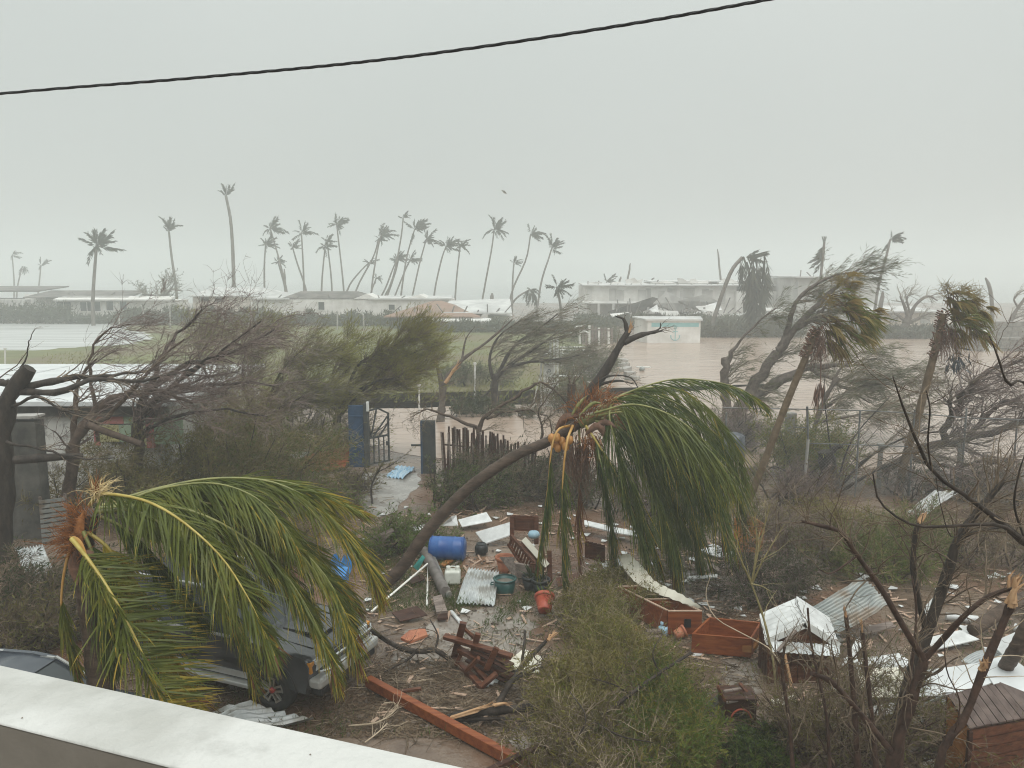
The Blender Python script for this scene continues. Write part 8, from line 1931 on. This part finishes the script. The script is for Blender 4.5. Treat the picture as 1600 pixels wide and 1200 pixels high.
lo = lambda p: np.array((p[0] + .05, p[1] + .05, .02))
nb = 6
for i in range(nb):   # left wall boards, level
    u0, u1 = i / nb + .01, (i + 1) / nb - .01
    a0_, a1_ = s(r0_), s(r3_); g0, g1 = lo(r0_), lo(r3_)
    p = [a0_ * (1 - u0) + g0 * u0, a1_ * (1 - u0) + g1 * u0, a1_ * (1 - u1) + g1 * u1, a0_ * (1 - u1) + g0 * u1]
    MB().prism(p, (.025, .01, 0)).build('wall_board', M['wood_orange'], kn)  # light falling on the left side put into its oranger board colour
    b0_, b1_ = s(r3_), s(r2_, -.05); h0, h1 = lo(r3_), lo(r2_)
    p = [b0_ * (1 - u0) + h0 * u0 + (.03, 0, 0), b1_ * (1 - u0) + h1 * u0, b1_ * (1 - u1) + h1 * u1, b0_ * (1 - u1) + h0 * u1 + (.03, 0, 0)]
    MB().prism(p, (0, .025, 0)).build('front_board', M['wood_brown'], kn)
bev(MB().beam(s(r3_) + (0, -.02, 0), lo(r3_) + (0, -.02, 0), .06, .06).build('corner_post', M['wood_dark'], kn))
MB().prism([s(r0_), s(r0_) * (1, 1, 0), s(r1_) * (1, 1, 0) + (0.5, 0, 0), s(r1_) + (.5, 0, -.4), s(r1_)], (0, .03, 0)).build('back_wall', M['wood_dark'], kn)
tag(MB().beam(G(1438, 1104, .3), G(1476, 1086, .55), .03, .03).build('rod', M['zinc_dull']), 'grey metal rod leaning on the kennel left side', 'rod')

# ------------------------------------------------------------------ loose ground cover
r = np.random.default_rng(21)
def scatter(n, x0, x1, y0, y1, f=None):
    """ground points spread over a photo-shaped patch of yard"""
    y = r.uniform(y0, y1, n); x = r.uniform(x0, x1, n)
    d = (CAM_H * FPX) / (y - HORIZON)
    p = np.stack([(x - 800) / FPX * d, d, np.zeros(n)], 1)
    if f is not None: p = p[f(p)]
    return p
def clumpy(s, t):
    def f(p):
        v = np.sin(p[:, 0] * 1.3 * s + 1) + np.sin(p[:, 1] * 1.7 * s + 2) + np.sin((p[:, 0] + p[:, 1]) * 0.9 * s) + 0.6 * np.sin(p[:, 0] * 3.1 * s - p[:, 1] * 2.3 * s)
        return v + r.normal(0, 0.5, len(p)) > t
    return f
p = np.vstack([scatter(26000, -60, 1660, 790, 1200, clumpy(1.0, 0.6)), scatter(6000, 560, 720, 820, 980), scatter(3500, 690, 860, 945, 1000, clumpy(2, 0.5)), scatter(3500, 1020, 1110, 820, 870)])
d = r.normal(size=(len(p), 3)) * np.array((.6, .6, .2)) + np.array((.2, 0, .8))
tag(MB().blades(p, d, r.uniform(.06, .22, len(p)), r.uniform(.008, .018, len(p))).build('yard_grass', M['grass_blade']), 'short wet grass growing in patches across the muddy yard', 'grass', kind='stuff')
p = np.vstack([scatter(9000, 480, 800, 1070, 1200), scatter(12000, -60, 1660, 790, 1200), scatter(2500, 1040, 1180, 860, 1000)])
p[:, 2] = .008 + r.random(len(p)) * .02
d = r.normal(size=(len(p), 3)) * np.array((1, 1, .15))
tag(MB().blades(p, d, r.uniform(.02, .09, len(p)), r.uniform(.01, .035, len(p)), np.array((0, 0, 1.0)) + .3 * r.normal(size=(len(p), 3))).build('leaf_litter', M['litter']), 'brown wet leaf litter strewn over the yard', 'leaf litter', kind='stuff')
p = np.vstack([scatter(2600, -60, 1660, 780, 1200), scatter(900, 560, 860, 1060, 1200), scatter(700, 1000, 1200, 860, 1100)])
n = len(p); a = r.uniform(0, 6.28, n); L = r.uniform(.1, .7, n)
dv = np.stack([np.cos(a), np.sin(a), r.normal(0, .08, n)], 1); p[:, 2] = .012
Q = np.stack([p, p + dv * (L / 2)[:, None] + .05 * r.normal(size=(n, 3)), p + dv * L[:, None]], 1); Q[..., 2] = np.abs(Q[..., 2]) * .5 + .012
tag(MB().tubes(Q, np.tile(np.array((.009, .007, .003)), (n, 1)) * r.uniform(.5, 1.4, (n, 1)), 3).build('twig_litter', M['twig_dark']), 'dark broken twigs strewn over the yard', 'twigs', kind='stuff')
k = n // 5
tag(MB().tubes(Q[:k] + np.array((.13, .07, .004)), np.full((k, 3), .005), 3).build('twig_litter', M['twig_pale']), 'pale stripped twigs strewn over the yard', 'twigs', kind='stuff')
# stones and clods
p = scatter(500, 480, 1200, 830, 1200); p[:, 2] = .01
mb = MB()
for q in p: mb.box(q, r.uniform(.02, .08, 3), rot_m(*r.uniform(0, 3, 3)))
tag(mb.build('clods', M['gravel_mud']), 'clods of mud and small stones strewn over the yard', 'stones', kind='stuff')
# field tufts beyond the road
y = r.uniform(520, 640, 9000); x = r.uniform(60, 860, 9000); d = 8750 / (y - 430)
p = np.stack([(x - 800) / FPX * d, d, np.zeros(9000)], 1); p = p[(p[:, 1] > 43.5) & (p[:, 0] > -0.62 * p[:, 1] + (p[:, 1] - 75).clip(0, 99) * .0 + 0)]
p = p[~((p[:, 0] < -36) & (p[:, 1] > 72))]
tag(MB().blades(p, r.normal(size=(len(p), 3)) * .5 + np.array((.5, 0, .8)), r.uniform(.15, .5, len(p)), r.uniform(.03, .07, len(p))).build('field_tufts', M['leaf_feather']), 'tufts of grass over the green field', 'grass', kind='stuff')

# pale splinters and small scraps all over the yard: too many to count
p = np.vstack([scatter(260, 560, 1000, 800, 960), scatter(200, 980, 1250, 830, 1060), scatter(260, 1250, 1620, 860, 1180), scatter(120, 560, 900, 960, 1180)])
mb = MB()
for q in p:
    L = r.uniform(.05, .45); mb.box(q + (0, 0, .03), (L, r.uniform(.015, .07), .012), rot_m(r.normal(0, .12), r.normal(0, .12), r.uniform(0, 6.28)))
tag(mb.build('splinters', M['wood_edge']), 'pale wood splinters strewn through the yard', 'splinters', kind='stuff')
p = np.vstack([scatter(70, 560, 1000, 800, 980), scatter(60, 980, 1250, 830, 1060), scatter(90, 1250, 1620, 860, 1180)])
mb = MB()
for q in p:
    a = rot_z(r.uniform(0, 6.28)); k = np.array([(-.5, -.4, 0), (.4, -.5, .2), (.5, .35, .05), (-.2, .5, .1)]) * r.uniform(.06, .22)
    mb.prism(k @ a.T + q + (0, 0, .03), (0, 0, .006))
tag(mb.build('paper_scraps', M['white_sheet']), 'small white scraps strewn through the yard', 'scraps', kind='stuff')
# torn leaf specks stuck to the wet parapet
k = 18; s_ = r.uniform(-2.2, 2.2, k); w_ = r.uniform(0.01, wid - .01, k)
p = a0 - dn * wid + du * s_[:, None] + dn * w_[:, None]; p[:, 2] = CAM_H - H + .0015
tag(MB().blades(p, np.c_[r.normal(size=(k, 2)), np.zeros(k)], r.uniform(.003, .012, k), r.uniform(.002, .004, k), np.tile((0, 0, 1.0), (k, 1))).build('leaf_specks', M['litter']), 'tiny leaf specks stuck to the wet balcony parapet', 'leaf litter', kind='stuff')
for pts, m, lb in ((((1268, 1000, .1), (1305, 990, .25), (1318, 1002, .2), (1280, 1014, .06)), 'zinc_dull', 'small dull metal offcut right of the hutch roof'), (((1330, 985, .1), (1392, 972, .2), (1400, 980, .16), (1338, 996, .06)), 'wood_grey', 'weathered board below the long silver sheet'),
        (((1205, 1095, .06), (1240, 1088, .1), (1244, 1098, .06), (1210, 1106, .05)), 'zinc_cream', 'cream scrap on the soil before the hutch'), (((1126, 880, .06), (1160, 872, .12), (1166, 880, .1), (1130, 888, .06)), 'wood_grey', 'grey board on the mud below the orange plywood'),
        (((868, 905, .1), (905, 895, .3), (912, 906, .25), (872, 918, .08)), 'wood_brown', 'brown board under the hanging fronds'), (((940, 880, .1), (975, 872, .3), (980, 884, .25), (944, 892, .1)), 'white_sheet', 'white sheet scrap hanging behind the palm fronds'),
        (((640, 905, .05), (660, 897, .1), (664, 905, .08), (644, 914, .05)), 'wood_dark', 'dark board end left of the thick pipe'), (((612, 958, .05), (652, 948, .2), (668, 962, .12), (625, 972, .05)), 'wood_dark', 'dark splintered boards below the bent white pole'),
        (((1440, 955, .1), (1462, 930, .4), (1470, 938, .36), (1450, 965, .1)), 'white_sheet', 'white torn strip among the limbs at the right'), (((1398, 1125, .1), (1440, 1118, .2), (1444, 1128, .16), (1402, 1138, .08)), 'zinc_dull', 'dull metal strip beside the foreground trunk')):
    panel('board' if m.startswith('wood') else 'metal_scrap', lb, [G(*q) for q in pts], m, 0.02, 'board' if m.startswith('wood') else 'scrap')
